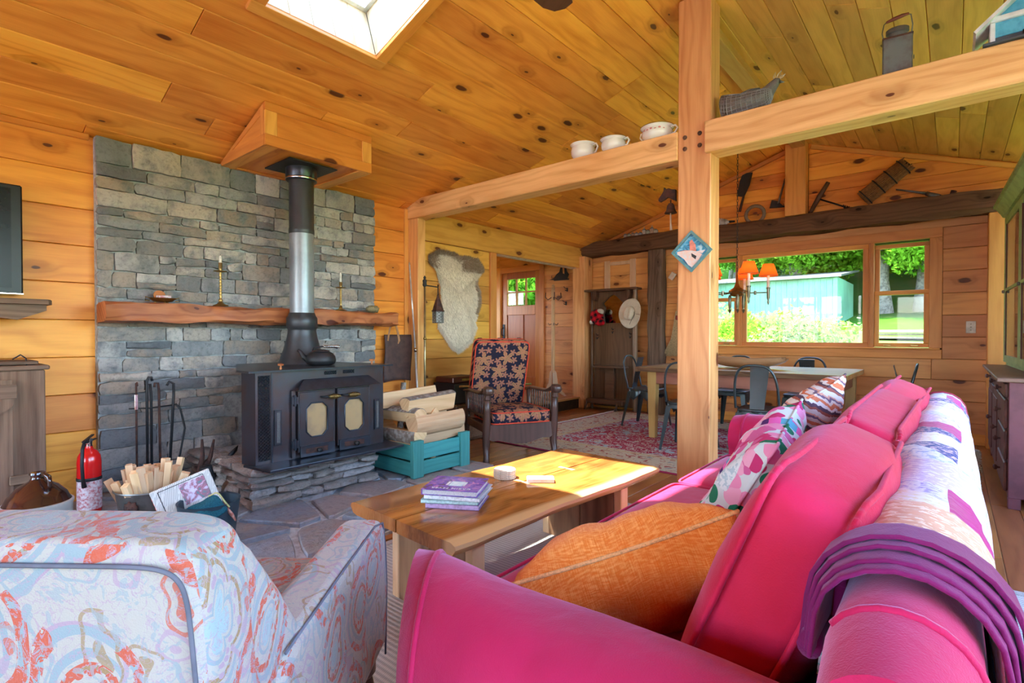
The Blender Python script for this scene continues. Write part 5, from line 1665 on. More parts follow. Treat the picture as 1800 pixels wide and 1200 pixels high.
# ---------------------------------------------------------------- morris chair with maple leaf cushions
def leafmat(name):
    m, nt = newmat(name)
    tc = nd(nt, 'TexCoord').outputs['Object']
    sp = nd(nt, 'SeparateXYZ', {0: tc}).outputs
    geo = nd(nt, 'SeparateXYZ', {0: nd(nt, 'TexCoord').outputs['Normal']}).outputs
    uvw = comb(nt, sp[0], mth(nt, 'ADD', sp[1], sp[2]), 0.0)
    res = (.012, .010, .022)
    masks = []
    for sc_, off in ((5.6, 0.3), (12.0, 3.7)):
        vv = vadd(nt, vmul(nt, uvw, (sc_, sc_, sc_)), (off, off, 0))
        vo = nd(nt, 'TexVoronoi', {'Vector': vv, 'Scale': 1.0, 'Randomness': .55}, voronoi_dimensions='2D')
        dl = nd(nt, 'VectorMath', {0: vv, 1: vo.outputs['Position']}, operation='SUBTRACT').outputs[0]
        s2 = nd(nt, 'SeparateXYZ', {0: dl}).outputs
        ang = mth(nt, 'ADD', mth(nt, 'ARCTAN2', s2[0], s2[1]), mth(nt, 'MULTIPLY', nd(nt, 'SeparateColor', {0: vo.outputs['Color']}).outputs[0], 6.0))
        rad = mth(nt, 'SQRT', mth(nt, 'ADD', mth(nt, 'MULTIPLY', s2[0], s2[0]), mth(nt, 'MULTIPLY', s2[1], s2[1])))
        lobe = mth(nt, 'ABSOLUTE', mth(nt, 'COSINE', mth(nt, 'MULTIPLY', ang, 2.5)))
        jag = mth(nt, 'ABSOLUTE', mth(nt, 'SINE', mth(nt, 'MULTIPLY', ang, 12.5)))
        shape = mth(nt, 'ADD', .10, mth(nt, 'ADD', mth(nt, 'MULTIPLY', mth(nt, 'POWER', lobe, 1.3), .30), mth(nt, 'MULTIPLY', jag, .055)))
        k = mth(nt, 'LESS_THAN', rad, shape)
        vein = mth(nt, 'GREATER_THAN', mth(nt, 'ABSOLUTE', mth(nt, 'SINE', mth(nt, 'MULTIPLY', ang, 2.5))), .06)
        masks.append((k, vein))
    leafc = mix(nt, sstep(nt, noise(nt, tc, 70, 3), .4, .6), (.44, .17, .09), (.30, .17, .08))
    leafc = mix(nt, masks[0][1], (.16, .06, .04), leafc)
    base = mix(nt, noise(nt, tc, 200, 2), (.008, .007, .016), (.028, .024, .045))
    c = mix(nt, mth(nt, 'MULTIPLY', masks[1][0], mth(nt, 'SUBTRACT', 1.0, masks[0][0])), base, (.34, .14, .09))
    c = mix(nt, masks[0][0], c, leafc)
    principled(nt, c, .85, .15, bump=noise(nt, tc, 300, 2), bstr=.3)
    return m
M['leafcloth'] = leafmat('maple_leaf_tapestry')
M['redpipe'] = plain('orange_red_piping', (.70, .07, .03), .7)
MC = Vector((-2.86, 3.52, 0))     # middle between the front feet
mr = thing('morris_chair', (-3.12, 3.68, 0.002), R(-119), 'dark oak morris chair with black maple leaf cushions and red piping', 'armchair')
W2 = .315
def curved(pts, r, nm, mat='darkoak', flat=1.0):
    ob(nm, MB().tube(pts, r, 8, flat=flat), M[mat], mr, 1)
for s in (-1, 1):
    curved([(s * (W2 + .02), .33, 0), (s * (W2 + .005), .295, .06), (s * W2, .275, .16), (s * W2, .285, .30), (s * W2, .30, .45), (s * W2, .31, .58)], [.030, .026, .032, .036, .030, .028], 'front_leg')
    ob('foot', MB().box((s * W2 - .03 + s * .02, .30, 0), (s * W2 + .03 + s * .02, .37, .025), None, .008), M['darkoak'], mr)
    curved([(s * W2, -.36, .03), (s * W2, -.31, .14), (s * W2, -.28, .30), (s * W2, -.28, .46), (s * W2, -.30, .56)], [.018, .022, .026, .022, .022], 'rear_leg')
    ob('caster', MB().cyl((s * W2 - .008, -.365, .018), (s * W2 + .008, -.365, .018), .018, .018, 12), M['black'], mr, 30)
    ar = ob('arm', MB().tube([(s * W2, -.36, .565), (s * W2, -.2, .585), (s * W2, .0, .585), (s * W2, .15, .59), (s * W2, .24, .615), (s * W2, .31, .645)], [.028, .034, .036, .036, .036, .034], 10, flat=.42), M['darkoak'], mr, 1)
    ob('carved_arm_end', MB().superq((s * W2, .335, .625), (.042, .055, .038), .7, .7, 18, 12, fn=lambda x, y, z, p: p * (1 + .10 * math.sin(9 * x + 3) * math.cos(8 * z))), M['darkoak'], ar, 1)
    ob('carved_arm_end', MB().lathe([(.030, 0), (.034, .01), (.026, .03), (.034, .045), (.028, .06)], 12, Matrix.Translation((s * W2, .315, .545))), M['darkoak'], ar, 1)
    ob('side_rail', MB().box((s * W2 - .012, -.28, .255), (s * W2 + .012, .28, .325), None, .004), M['darkoak'], mr)
    ob('spindle_rail', MB().box((s * W2 - .010, -.27, .385), (s * W2 + .010, .27, .405), None, .004), M['darkoak'], mr)
    for k in range(9):
        y = -.20 + k * .052
        ob('spindle', MB().lathe([(.005, 0), (.008, .02), (.006, .05), (.010, .075), (.006, .085), (.0105, .10), (.006, .12), (.0085, .15), (.005, .175)], 8, Matrix.Translation((s * W2, y, .403))), M['darkoak'], mr, 60)
w = Matrix(((1, 0, 0, 0), (0, 0, 1, 0), (0, 1, 0, 0), (0, 0, 0, 1)))
ap = [(-W2, .33), (-W2, .22), (-.27, .19), (-.20, .195), (-.10, .165), (0, .155), (.10, .165), (.20, .195), (.27, .19), (W2, .22), (W2, .33)]
ob('front_apron', MB().prism(ap, .275, .30, w), M['darkoak'], mr)
ob('rear_rail', MB().box((-W2, -.285, .24), (W2, -.26, .31), None, .004), M['darkoak'], mr)
ob('back_bar', MB().tube([(-W2 - .06, -.365, .60), (W2 + .06, -.365, .60)], .010, 8), M['brass'], mr, 1)
def cushion(nm, parent, hx, hy, hz, Mx, mat, pipe, pr=.007, e=.30, crown=.02, fn=None, pipes=(-1, 1), sub=0, par=None):
    def f(x, y, z, p):
        k = (1 - x * x) * (1 - y * y)
        return Vector((p.x, p.y, p.z + math.copysign(crown * k, z) if abs(z) > .02 else p.z))
    c = ob(nm, MB().superq((0, 0, 0), (hx, hy, hz), .35, e * .5, 44, 18, fn=fn or f), mat, parent, 1, M=Mx)
    for s in pipes:
        pts = []
        for i in range(56):
            a = 2 * PI * i / 56
            x = math.copysign(abs(math.cos(a)) ** (e * .5), math.cos(a)) * hx * .985
            y = math.copysign(abs(math.sin(a)) ** (e * .5), math.sin(a)) * hy * .985
            pts.append((x, y, s * hz * .80))
        ob('piping', MB().tube(pts, pr, 6, close=True), pipe, c, 1)
    return c
cushion('seat_cushion', mr, .275, .30, .058, TR(0, .03, .385), M['leafcloth'], M['redpipe'], .006)
bk_a = R(72)
bkM = Matrix.Translation((0, -.30, .70)) @ Matrix.Rotation(bk_a, 4, 'X')
cushion('back_cushion', mr, .275, .365, .052, bkM, M['leafcloth'], M['redpipe'], .006)
for x in (-.20, 0, .20):
    ob('back_slat', MB().box((x - .022, -.34, .068), (x + .022, .36, .088), bkM, .003), M['darkoak'], mr)

# trunks and book behind
t = thing('storage_case', (-4.02, 3.95, .003), R(4), 'brown wooden case at the bottom behind the morris chair', 'trunk')
ob('case', MB().box((-.22, -.26, 0), (.20, .28, .19), None, .008), M['hall'], t)
ob('canvas_panel', MB().box((.19, -.22, .03), (.205, .24, .16), None, .004), plain('tan_canvas', (.26, .15, .09), .8, nscale=60), t)
t = thing('storage_case', (-4.02, 3.93, .195), R(4), 'tan panelled flat case in the middle of the pile behind the chair', 'trunk')
ob('case', MB().box((-.22, -.28, 0), (.20, .28, .19), None, .008), M['hall'], t)
ob('canvas_panel', MB().box((.19, -.25, .025), (.206, .24, .165), None, .004), plain('tan_canvas2', (.28, .14, .08), .8, nscale=60), t)
o = tag(ob('black_box', MB().box((-.18, -.20, 0), (.14, .24, .21), None, .006), plain('black_cloth_box', (.022, .012, .012), .6, nscale=60), M=TR(-4.02, 3.91, .388)), 'black box on top of the tan case behind the chair', 'box')
t = thing('old_book', (-4.02, 3.90, .60), 0, 'old reddish brown leather book lying on the black box', 'book')
ob('cover', MB().box((-.15, -.19, 0), (.12, .19, .062), None, .012), plain('red_leather', (.11, .022, .012), .5, nscale=20), t)
ob('pages', MB().box((-.14, -.185, .010), (.117, .192, .052)), M['pages'], t)
ob('spine_gilt', MB().box((.119, -.06, .02), (.1215, .06, .042)), M['brass'], t)

# ---------------------------------------------------------------- coat rack, goose sign
cr = thing('coat_rack', (-4.64, 6.50, .166), 0, 'slim pine coat rack with curved feet standing in the entry', 'coat rack')
ob('pole', MB().box((-.022, -.022, .05), (.022, .022, 1.62), None, .006), M['sap2'] if 'sap2' in M else M.setdefault('sap2', wood('pale_rack_wood', (.66, .42, .22), (.50, .28, .12), knots=.05, axis='Z')), cr)
ob('finial', MB().lathe([(.022, 1.62), (.028, 1.635), (.018, 1.65), (.026, 1.67), (.004, 1.70)], 12), M['sap2'], cr, 50)
for a in range(4):
    Mx = Matrix.Rotation(PI / 4 + a * PI / 2, 4, 'Z')
    ob('foot', MB().prism([(.02, .40), (.05, .36), (.07, .20), (.13, .09), (.21, .0), (.17, .0), (.09, .06), (.03, .10), (.02, .12)], -.014, .014, Mx @ w.inverted()), M['sap2'], cr)
    ob('hook', MB().tube([(.02, 0, 1.50), (.08, 0, 1.46), (.12, 0, 1.50), (.115, 0, 1.57)], .008, 8, Mx), M['hall'], cr, 1)
    ob('hook', MB().tube([(.02, 0, 1.10), (.06, 0, 1.08), (.075, 0, 1.11)], .006, 8, Mx), M['hall'], cr, 1)
gs = thing('goose_hook', (-4.82, 6.955, 2.0), 0, 'black metal two geese silhouette on a hook rail in the entry', 'wall hook')
gp = [(965, 492), (973, 489), (978, 482), (983, 478), (985, 470), (988, 470), (989, 480), (992, 482), (992, 470), (995, 469), (996, 476), (1000, 482), (997, 490), (990, 492), (984, 492)]
pts = [at(u + (0), v, 'y', 6.955) - gs.location for u, v in gp]
ob('geese', MB().prism([(p.x, p.z) for p in pts], 0, .006, w), M['black'], gs)
ob('rail', MB().box((-.13, -.004, -.03), (.16, .004, -.012)), M['black'], gs)
ob('hook', MB().tube([(-.14, 0, .02), (-.17, -.02, .02), (-.15, -.03, .05)], .004, 6), M['black'], gs, 1)
for (u, v) in ((997, 509), (995, 533)):
    p = at(u, v, 'y', 6.965)
    tag(ob('coat_hook', MB().box((-.012, -.004, -.03), (.012, .004, .03), None, .002).tube([(0, -.004, .01), (-.02, -.05, .03), (-.03, -.05, .05)], .005, 6).tube([(0, -.004, -.01), (0, -.05, -.02), (0, -.06, .0)], .005, 6), M['black'], M=Matrix.Translation(p)),
        'black iron coat hook on the entry wall, %s' % ('just under the geese' if v < 520 else 'the lower one beside the coat rack'), 'hook')

# ---------------------------------------------------------------- hall stand with hats
hs = thing('hall_stand', (-3.78, 6.82, .0), 0, 'dark brown oak hall stand with umbrella rail, hats hanging on it', 'hall stand')
HX = -3.78
w2 = Matrix(((1, 0, 0, 0), (0, 0, -1, 0), (0, 1, 0, 0), (0, 0, 0, 1)))
bk_pts_l = [(-.34, .0), (.34, .0), (.34, 1.26), (-.34, 1.26)]
ob('back_panel', MB().prism([(-.34, .05), (.32, .05), (.32, 1.27), (-.34, 1.27)], -.03, -.01, w2), M['hall'], hs)
ob('mirror_surround', MB().prism([(-.34, 1.27), (-.17, 1.27), (-.19, 1.40), (-.16, 1.50), (-.20, 1.56), (-.18, 1.58), (-.09, 1.66), (-.03, 1.69), (-.03, 1.735), (-.34, 1.735)], -.03, -.005, w2), M['hall'], hs)
ob('mirror_surround', MB().prism([(.32, 1.27), (.32, 1.735), (-.03, 1.735), (-.03, 1.69), (.03, 1.66), (.12, 1.58), (.14, 1.56), (.10, 1.50), (.13, 1.40), (.11, 1.27)], -.03, -.005, w2), M['hall'], hs)
ob('mirror', MB().prism([(-.19, 1.27), (.13, 1.27), (.14, 1.58), (-.03, 1.70), (-.20, 1.58)], -.034, -.031, w2), plain('old_mirror', (.6, .6, .6), .06, .5, metal=1.0, bump=0), hs)
ob('side_post', MB().cyl((.345, -.02, 0), (.345, -.02, 1.735), .034, .034, 14).cyl((.345, -.02, .3), (.345, -.02, .32), .038, .038, 14), M['hallp'] if 'hallp' in M else M.setdefault('hallp', wood('hall_stand_post', (.30, .19, .11), (.17, .10, .06), knots=.02, axis='Z', rough=.35)), hs, 50)
ob('side_post', MB().cyl((-.36, -.02, 0), (-.36, -.02, 1.735), .022, .022, 12), M['hall'], hs, 50)
ob('cornice', MB().box((-.44, -.13, 1.735), (.42, .04, 1.765), None, .008), M['hallx'] if 'hallx' in M else M.setdefault('hallx', wood('hall_oak_x', (.15, .075, .04), (.07, .032, .018), knots=.05, axis='X', rough=.4)), hs)
for x in (-.28, .26):
    ob('bracket', MB().prism([(x - .03, 1.735), (x + .03, 1.735), (x + .03, 1.66), (x, 1.60), (x - .03, 1.62)], .0, .09, w2), M['hall'], hs)
ob('glove_shelf', MB().prism([(-.30, 0), (.24, 0), (.26, -.05), (.20, -.14), (.10, -.16), (-.24, -.16), (-.30, -.10)], .62, .65), M['hallx'], hs)
ob('shelf_support', MB().box((-.12, -.06, .14), (.03, .0, .62), None, .004), M['hallx'], hs)
ob('drip_box', MB().box((-.36, -.20, .10), (.24, .0, .165), None, .01), M['hallx'], hs)
for x in (-.34, .16):
    ob('front_foot', MB().tube([(x, -.18, .13), (x - .01, -.20, .07), (x - .03, -.21, .0)], [.02, .016, .018], 8), M['hall'], hs, 1)
for (u, v) in ((1078, 582), (1051, 592), (1109, 590)):
    p = at(u, v, 'y', 6.80) - hs.location
    ob('coat_hook', MB().tube([(p.x, -.01, p.z + .03), (p.x, -.05, p.z + .02), (p.x, -.07, p.z + .05)], .006, 6).tube([(p.x, -.01, p.z), (p.x, -.05, p.z - .03), (p.x, -.06, p.z)], .006, 6), M['black'], hs, 1)
# cowboy hat (hung on the stand, crown towards the room)
cw = thing('cowboy_hat', (-3.48, 6.74, 1.40), 0, 'cream cowboy hat with a dark cord hanging on the hall stand', 'hat')
M['felt'] = plain('cream_felt', (.62, .55, .43), .85, nscale=30, namt=.04)
Mh = Matrix.Rotation(R(90), 4, 'X') @ Matrix.Rotation(R(-12), 4, 'Z')
def brim(s, t):
    a = 2 * PI * s
    r = .075 + .115 * t
    return Vector((r * math.cos(a) * .88, r * math.sin(a) * 1.12, .030 * t * t * abs(math.cos(a)) ** 2 - .012 * t * abs(math.sin(a))))
ob('brim', MB().grid(brim, 40, 6, Mh), M['felt'], cw, 1, solid=.005)
ob('crown', MB().superq((0, 0, .045), (.072, .095, .062), .55, .85, 28, 14, Mh, fn=lambda x, y, z, p: Vector((p.x * (1 - .12 * max(z, 0)), p.y, p.z - (.028 * math.exp(-(x * 2.6) ** 2) if z > .3 else 0)))), M['felt'], cw, 1)
ob('cord', MB().tube([(.075, -.03, .02), (.085, -.05, -.02), (.06, -.07, -.08), (.03, -.08, -.16)], .003, 5), M['black'], cw, 1)
ob('hat_band', MB().tube([Mh @ Vector((.074 * math.cos(a), .097 * math.sin(a), .012)) for a in [2 * PI * i / 28 for i in range(28)]], .004, 6, close=True), plain('hat_band', (.40, .32, .22), .8), cw, 1)
# plaid cap
m, nt = newmat('buffalo_plaid')
sp = nd(nt, 'SeparateXYZ', {0: nd(nt, 'TexCoord').outputs['Object']}).outputs
def chk(s): return mth(nt, 'GREATER_THAN', mth(nt, 'SINE', mth(nt, 'MULTIPLY', s, 75.)), 0.0)
k = mth(nt, 'MULTIPLY', mth(nt, 'ADD', chk(sp[0]), chk(sp[2])), .5)
principled(nt, mix(nt, k, (.55, .01, .02), (.02, .008, .01)), .9, .1)
M['plaid'] = m
pc = thing('plaid_cap', (-4.01, 6.72, 1.36), R(0), 'red and black plaid cap with ear flaps on the hall stand', 'cap')
ob('crown', MB().superq((0, 0, 0), (.10, .06, .11), .8, .8, 24, 14), M['plaid'], pc, 1, M=Matrix.Rotation(R(-25), 4, 'Y'))
ob('visor', MB().superq((.07, -.03, -.085), (.075, .05, .045), .9, .9, 18, 10), M['plaid'], pc, 1)
ob('lining', MB().superq((.05, .01, .075), (.055, .055, .045), .9, .9, 16, 10), plain('sheep_lining', (.55, .50, .42), .95), pc, 1)
ob('visor_lining', MB().superq((-.085, .0, -.075), (.035, .04, .03), .9, .9, 14, 8), M['wool'] if 'wool' in M else M.setdefault('wool', plain('wool_lining', (.55, .50, .42), .95)), pc, 1)

# ---------------------------------------------------------------- dining table
dt_ = thing('dining_table', (-1.60, 5.68, .012), R(0), 'long rustic dining table with glossy reflecting top', 'table')
for i in range(5):
    y0_ = -.55 + 1.10 * i / 5
    ob('top_board', MB().box((-.95, y0_ + .001, .70), (.93, y0_ + .219, .745), None, .004), M['tabley'], dt_)
ob('breadboard_end', MB().box((-.99, -.56, .695), (-.951, .56, .748), None, .004), M['dark'], dt_)
ob('front_apron', MB().box((-.82, -.48, .575), (.80, -.455, .70), None, .003), M['apron'], dt_)
ob('front_edge_strip', MB().box((-.95, -.562, .70), (.93, -.551, .744), None, .002), M['dark'], dt_)
ob('rear_apron', MB().box((-.82, .455, .575), (.80, .48, .70), None, .003), M['apron'], dt_)
for s in (-1, 1):
    ob('end_apron', MB().box((s * .84 - .012, -.45, .575), (s * .84 + .012, .45, .70), None, .003), M['apron'], dt_)
    for q in (-1, 1):
        x, y = s * .83, q * .45
        mb = MB()
        a, b = .048, .034
        vs = [(x - b, y - b, 0), (x + b, y - b, 0), (x + b, y + b, 0), (x - b, y + b, 0)] + [(x - a, y - a, zq) for zq in (.70,)] + [(x + a, y - a, .70), (x + a, y + a, .70), (x - a, y + a, .70)]
        mb.add(vs, [(3, 2, 1, 0), (4, 5, 6, 7), (0, 1, 5, 4), (1, 2, 6, 5), (2, 3, 7, 6), (3, 0, 4, 7)])
        ob('leg', mb, M['oakleg'], dt_, bevel=.004)
bw = thing('dough_bowl', (-1.62, 5.62, .761), R(3), 'long shallow wooden dough bowl on the dining table', 'bowl')
def bowlf(r_in):
    def f(s, t):
        a = 2 * PI * s
        k = math.sin(t * PI / 2)
        x, y = .40 * math.copysign(abs(math.cos(a)) ** .8, math.cos(a)) * k, .16 * math.copysign(abs(math.sin(a)) ** .8, math.sin(a)) * k
        return Vector((x * r_in, y * r_in, .012 * (r_in < 1) + (.085 + .02 * abs(math.cos(a))) * (1 - math.cos(t * PI / 2)) ** .9))
    return f
ob('shell', MB().grid(bowlf(1.0), 36, 8).grid(bowlf(.95), 36, 8), wood('bowl_wood', (.50, .30, .14), (.26, .10, .03), knots=.02, axis='X'), bw, 1)

# ---------------------------------------------------------------- metal dining chairs
M['gun'] = plain('gunmetal_paint', (.065, .085, .092), .32, .55, metal=.6, nscale=8, namt=.06, bump=.02)
def make_metal_chair():
    t = thing('metal_chair', (0, 0, 0), 0, 'x', 'chair', 'gunmetal cafe chairs around the dining table')
    s_ = ob('seat', MB().superq((0, .0, .437), (.185, .180, .016), .35, .35, 32, 8, fn=lambda x, y, z, p: Vector((p.x * (1 - .06 * (y < 0) * -y), p.y, p.z - .006 * (1 - x * x) * (1 - y * y)))), M['gun'], t, 1)
    ob('skirt', MB().grid(lambda s, tt: Vector((.178 * math.copysign(abs(math.cos(2 * PI * s)) ** .4, math.cos(2 * PI * s)) * (1 + .06 * tt), .172 * math.copysign(abs(math.sin(2 * PI * s)) ** .4, math.sin(2 * PI * s)) * (1 + .06 * tt),
       .435 - tt * (.045 + .075 * abs(math.cos(2 * (2 * PI * s))) ** 1.0 * (1 if abs(abs(math.cos(2 * PI * s)) - .707) < .29 else .0)))), 48, 4), M['gun'], t, 1, solid=.003)
    for a in (-1, 1):
        for b in (-1, 1):
            top = Vector((a * .150, b * .145, .41))
            bot = Vector((a * .205, b * (.205 if b > 0 else .225), 0))
            mb = MB()
            d = (bot - top).normalized()
            n1_ = Vector((b * 1.0, -a * 1.0, 0)).normalized()
            n2_ = Vector((a * 1.0, b * 1.0, 0)).normalized()
            for k_, (w0, w1) in enumerate(((.040, .018),)):
                v0_ = [top + n1_ * w0 + n2_ * 0, top + n2_ * w0 * .8, top - n1_ * w0]
                v1_ = [bot + n1_ * w1, bot + n2_ * w1 * .8, bot - n1_ * w1]
                mb.add(v0_ + v1_, [(0, 1, 4, 3), (1, 2, 5, 4)])
            ob('leg', mb, M['gun'], t, 0, solid=.003)
            ob('foot_pad', MB().cyl(bot + Vector((0, 0, .0)), bot + Vector((0, 0, .012)), .014, .012, 8), M['black'], t)
    hoop = []
    for i in range(25):
        u = i / 24
        a = PI * u
        x = .175 * math.copysign(abs(math.cos(a)) ** .65, math.cos(a))
        z = .455 + .375 * math.sin(a) ** .55
        y = -.165 - .085 * ((z - .455) / .375)
        hoop.append((x, y, z))
    ob('back_hoop', MB().tube([(.178, -.10, .452)] + hoop + [(-.178, -.10, .452)], .0105, 8), M['gun'], t, 1)
    sp1 = [(-.058, 0), (.058, 0), (.078, .375), (-.078, .375)]
    Mx = Matrix.Translation((0, -.168, .452)) @ Matrix.Rotation(R(90 - 13), 4, 'X') @ Matrix.Identity(4)
    bkp = ob('back_splat', MB().prism(sp1, -.002, .002, Mx), M['gun'], t)
    ob('embossed_panel', MB().tube([Mx @ Vector(p) for p in [(-.024, .06, -.003), (.024, .06, -.003), (.034, .31, -.003), (-.034, .31, -.003)]], .003, 5, close=True), M['gun'], bkp, 1)
    ob('back_bracket', MB().tube([(-.04, -.178, .425), (0, -.185, .418), (.04, -.178, .425)], .005, 6), M['gun'], t, 1)
    return t
c0 = make_metal_chair()
spots = [(-1.27, 4.92, 0, 'gunmetal metal chair at the near table side, its back splat in full view'),
         (-1.92, 4.94, R(3), 'gunmetal metal chair at the near side of the table just behind the timber post'),
         (-2.80, 5.86, R(-90), 'gunmetal metal chair at the table end near the hall stand'),
         (-1.95, 6.34, R(180), 'gunmetal metal chair at the window side, seen under the table by the post'),
         (-1.22, 6.36, R(178), 'gunmetal metal chair at the window side with its back above the table'),
         (-.48, 5.72, R(92), 'gunmetal metal chair at the table end behind the sofa')]
for i, (x, y, rz, lab) in enumerate(spots):
    c = c0 if i == 0 else copy_tree(c0)
    c.location = (x, y, .0125)
    c.rotation_euler = (0, 0, rz)
    c['label'] = lab

# ---------------------------------------------------------------- chandelier
chd = thing('chandelier', (-1.70, 5.62, 1.53), 0, 'five armed brass chandelier with orange shades over the dining table', 'chandelier')
M['pewter'] = plain('pewter', (.22, .20, .14), .35, .5, metal=.85, nscale=30)
M['bronze'] = plain('bronze_cone', (.30, .14, .04), .3, .5, metal=.85, nscale=20)
m, nt = newmat('lit_mica_shade')
tc = nd(nt, 'TexCoord').outputs['Object']
p_ = nd(nt, 'BsdfTranslucent', {0: (.85, .11, .015, 1)})
d_ = nd(nt, 'BsdfDiffuse', {0: (.50, .07, .012, 1)})
e_ = nd(nt, 'Emission', {0: (1.0, .12, .015, 1), 1: .22})
a_ = nd(nt, 'AddShader', {0: nd(nt, 'MixShader', {0: .5, 1: p_.outputs[0], 2: d_.outputs[0]}).outputs[0], 1: e_.outputs[0]})
nd(nt, 'OutputMaterial', {0: a_.outputs[0]})
M['shade'] = m
M['bulb'] = emit('warm_bulb', (1.0, .58, .18), 28.0)
ob('hub', MB().lathe([(.006, .19), (.010, .17), (.014, .10), (.030, .055), (.075, .025), (.080, .018), (.074, .0), (.06, -.03), (.03, -.04), (.001, -.042)], 20), M['bronze'], chd, 50)
for a_i in range(5):
    a = 2 * PI * a_i / 5 + .35
    Mx = Matrix.Rotation(a, 4, 'Z')
    arm = ob('arm', MB().tube([(.06, 0, .0), (.12, 0, -.005), (.285, 0, -.005)], .0055, 8, Mx).lathe([(.012, -.02), (.012, .02)], 8, Mx @ Matrix.Translation((.17, 0, -.005)))
       .lathe([(.002, -.13), (.012, -.10), (.006, -.085), (.014, -.06), (.015, .03), (.020, .035), (.020, .045), (.010, .05)], 12, Mx @ Matrix.Translation((.29, 0, 0))), M['pewter'], chd, 40)
    ob('candle_sleeve', MB().lathe([(.013, .045), (.013, .17), (.010, .175)], 12, Mx @ Matrix.Translation((.29, 0, 0))), M['candle'], arm, 50)
    ob('shade', MB().lathe([(.090, .160), (.050, .280)], 18, Mx @ Matrix.Translation((.29, 0, 0)), closed=True), M['shade'], arm, 50)
    ob('shade_rim', MB().tube([Mx @ Vector((.29 + .091 * math.cos(t_), .091 * math.sin(t_), .160)) for t_ in [2 * PI * k / 18 for k in range(18)]], .0025, 5, close=True), M['pewter'], arm, 1)
    ob('bulb', MB().sphere(Mx @ Vector((.29, 0, .215)), .016, 10, 8, None, (1, 1, 1.5)), M['bulb'], arm, 1)
for a_i in range(3):
    a = 2 * PI * a_i / 3 + .9
    Mx = Matrix.Rotation(a, 4, 'Z')
    ob('pendant_drop', MB().lathe([(.002, -.19), (.016, -.16), (.008, -.145), (.014, -.13), (.016, -.03), (.010, .0)], 12, Mx @ Matrix.Translation((.075, 0, -.02))), M['pewter'], chd, 50)
def chain(mb, a, b, n, r=.010, th=.0022):
    a, b = Vector(a), Vector(b)
    d = (b - a)
    q = d.to_track_quat('Z', 'Y').to_matrix().to_4x4()
    for i in range(n):
        c = a + d * (i + .5) / n
        Mx = Matrix.Translation(c) @ q @ Matrix.Rotation(PI / 2 * (i % 2), 4, 'Z')
        L_ = d.length / n * .64
        mb.tube([(r * .8 * math.cos(t_), 0, L_ * math.sin(t_)) for t_ in [2 * PI * k / 8 for k in range(8)]], th, 4, Mx, close=True)
mb = MB()
chain(mb, (0, 0, .19), (0, 0, 1.66), 48)
ob('chain', mb, M['black'], chd, kind='stuff')
mb = MB()
chain(mb, (0, 0, 1.50), (.13, 0, 1.75), 9)
ob('swag_chain', mb, M['black'], chd, kind='stuff')
ob('ceiling_hook', MB().lathe([(.03, 1.755), (.03, 1.765), (.004, 1.77)], 12, Matrix.Translation((0, 0, 0))).tube([(0, 0, 1.76), (.01, 0, 1.70), (0, 0, 1.66), (-.01, 0, 1.69)], .004, 6), M['black'], chd, 1)

# switch and outlet
sw = thing('light_switch', (.139, 6.962, 1.175), 0, 'white triple light switch plate on the far wall', 'switch')
ob('plate', MB().box((-.038, -.005, -.060), (.038, .005, .060), None, .003), M['whitep'], sw)
for k in (-1, 0, 1):
    ob('toggle', MB().box((-.005, -.014, k * .03 - .006), (.005, -.005, k * .03 + .006), None, .002), plain('toggle_beige', (.5, .48, .42), .5) if k == -1 else bpy.data.materials['toggle_beige'], sw)
sw = thing('power_outlet', (.046, 6.962, .33), 0, 'white double power outlet low on the far wall', 'outlet')
ob('plate', MB().box((-.038, -.005, -.058), (.038, .005, .058), None, .003), M['whitep'], sw)
for k in (-1, 1):
    ob('socket', MB().superq((0, -.006, k * .024), (.017, .003, .017), .3, .6, 16, 6), M['candle'], sw, 1)
    for j in (-1, 1):
        ob('slot', MB().box((j * .006 - .0015, -.0105, k * .024 - .005), (j * .006 + .0015, -.0088, k * .024 + .006)), M['black'], sw)

# broom and wooden mallet cap behind the post
br = thing('straw_broom', (-2.93, 6.92, .80), 0, 'straw broom head hanging upside by the barn post, partly behind the timber post', 'broom')
mb = MB()
rnd = random.Random(12)
for i in range(420):
    a, b_ = rnd.uniform(-1, 1), rnd.uniform(-1, 1)
    mb.tube([(a * .018 + .06, b_ * .018, .62), (a * .05 + .03, b_ * .022, .25), (a * .115 - .01 + rnd.uniform(-.01, .01), b_ * .028, rnd.uniform(0, .05))], [.0022, .002, .0014], 3)
ob('straw', mb, plain('broom_straw', (.58, .42, .22), .8, nscale=60), br, kind='stuff')
ob('binding', MB().lathe([(.026, .50), (.030, .53), (.026, .56)], 12, TR(.06, 0, 0)), plain('twine', (.35, .08, .06), .8), br, 1)
ob('handle', MB().cyl((.06, 0, .56), (.09, .0, 1.28), .012, .012, 10), M['sap'], br, 1)
o = tag(ob('white_cap_tin', MB().box((-.035, -.02, -.05), (.035, .02, .05), None, .006), M['felt'], M=TR(-2.94, 6.91, 1.90, 0, 0, R(35))), 'small pale block hanging beside the timber post above the broom', 'block')
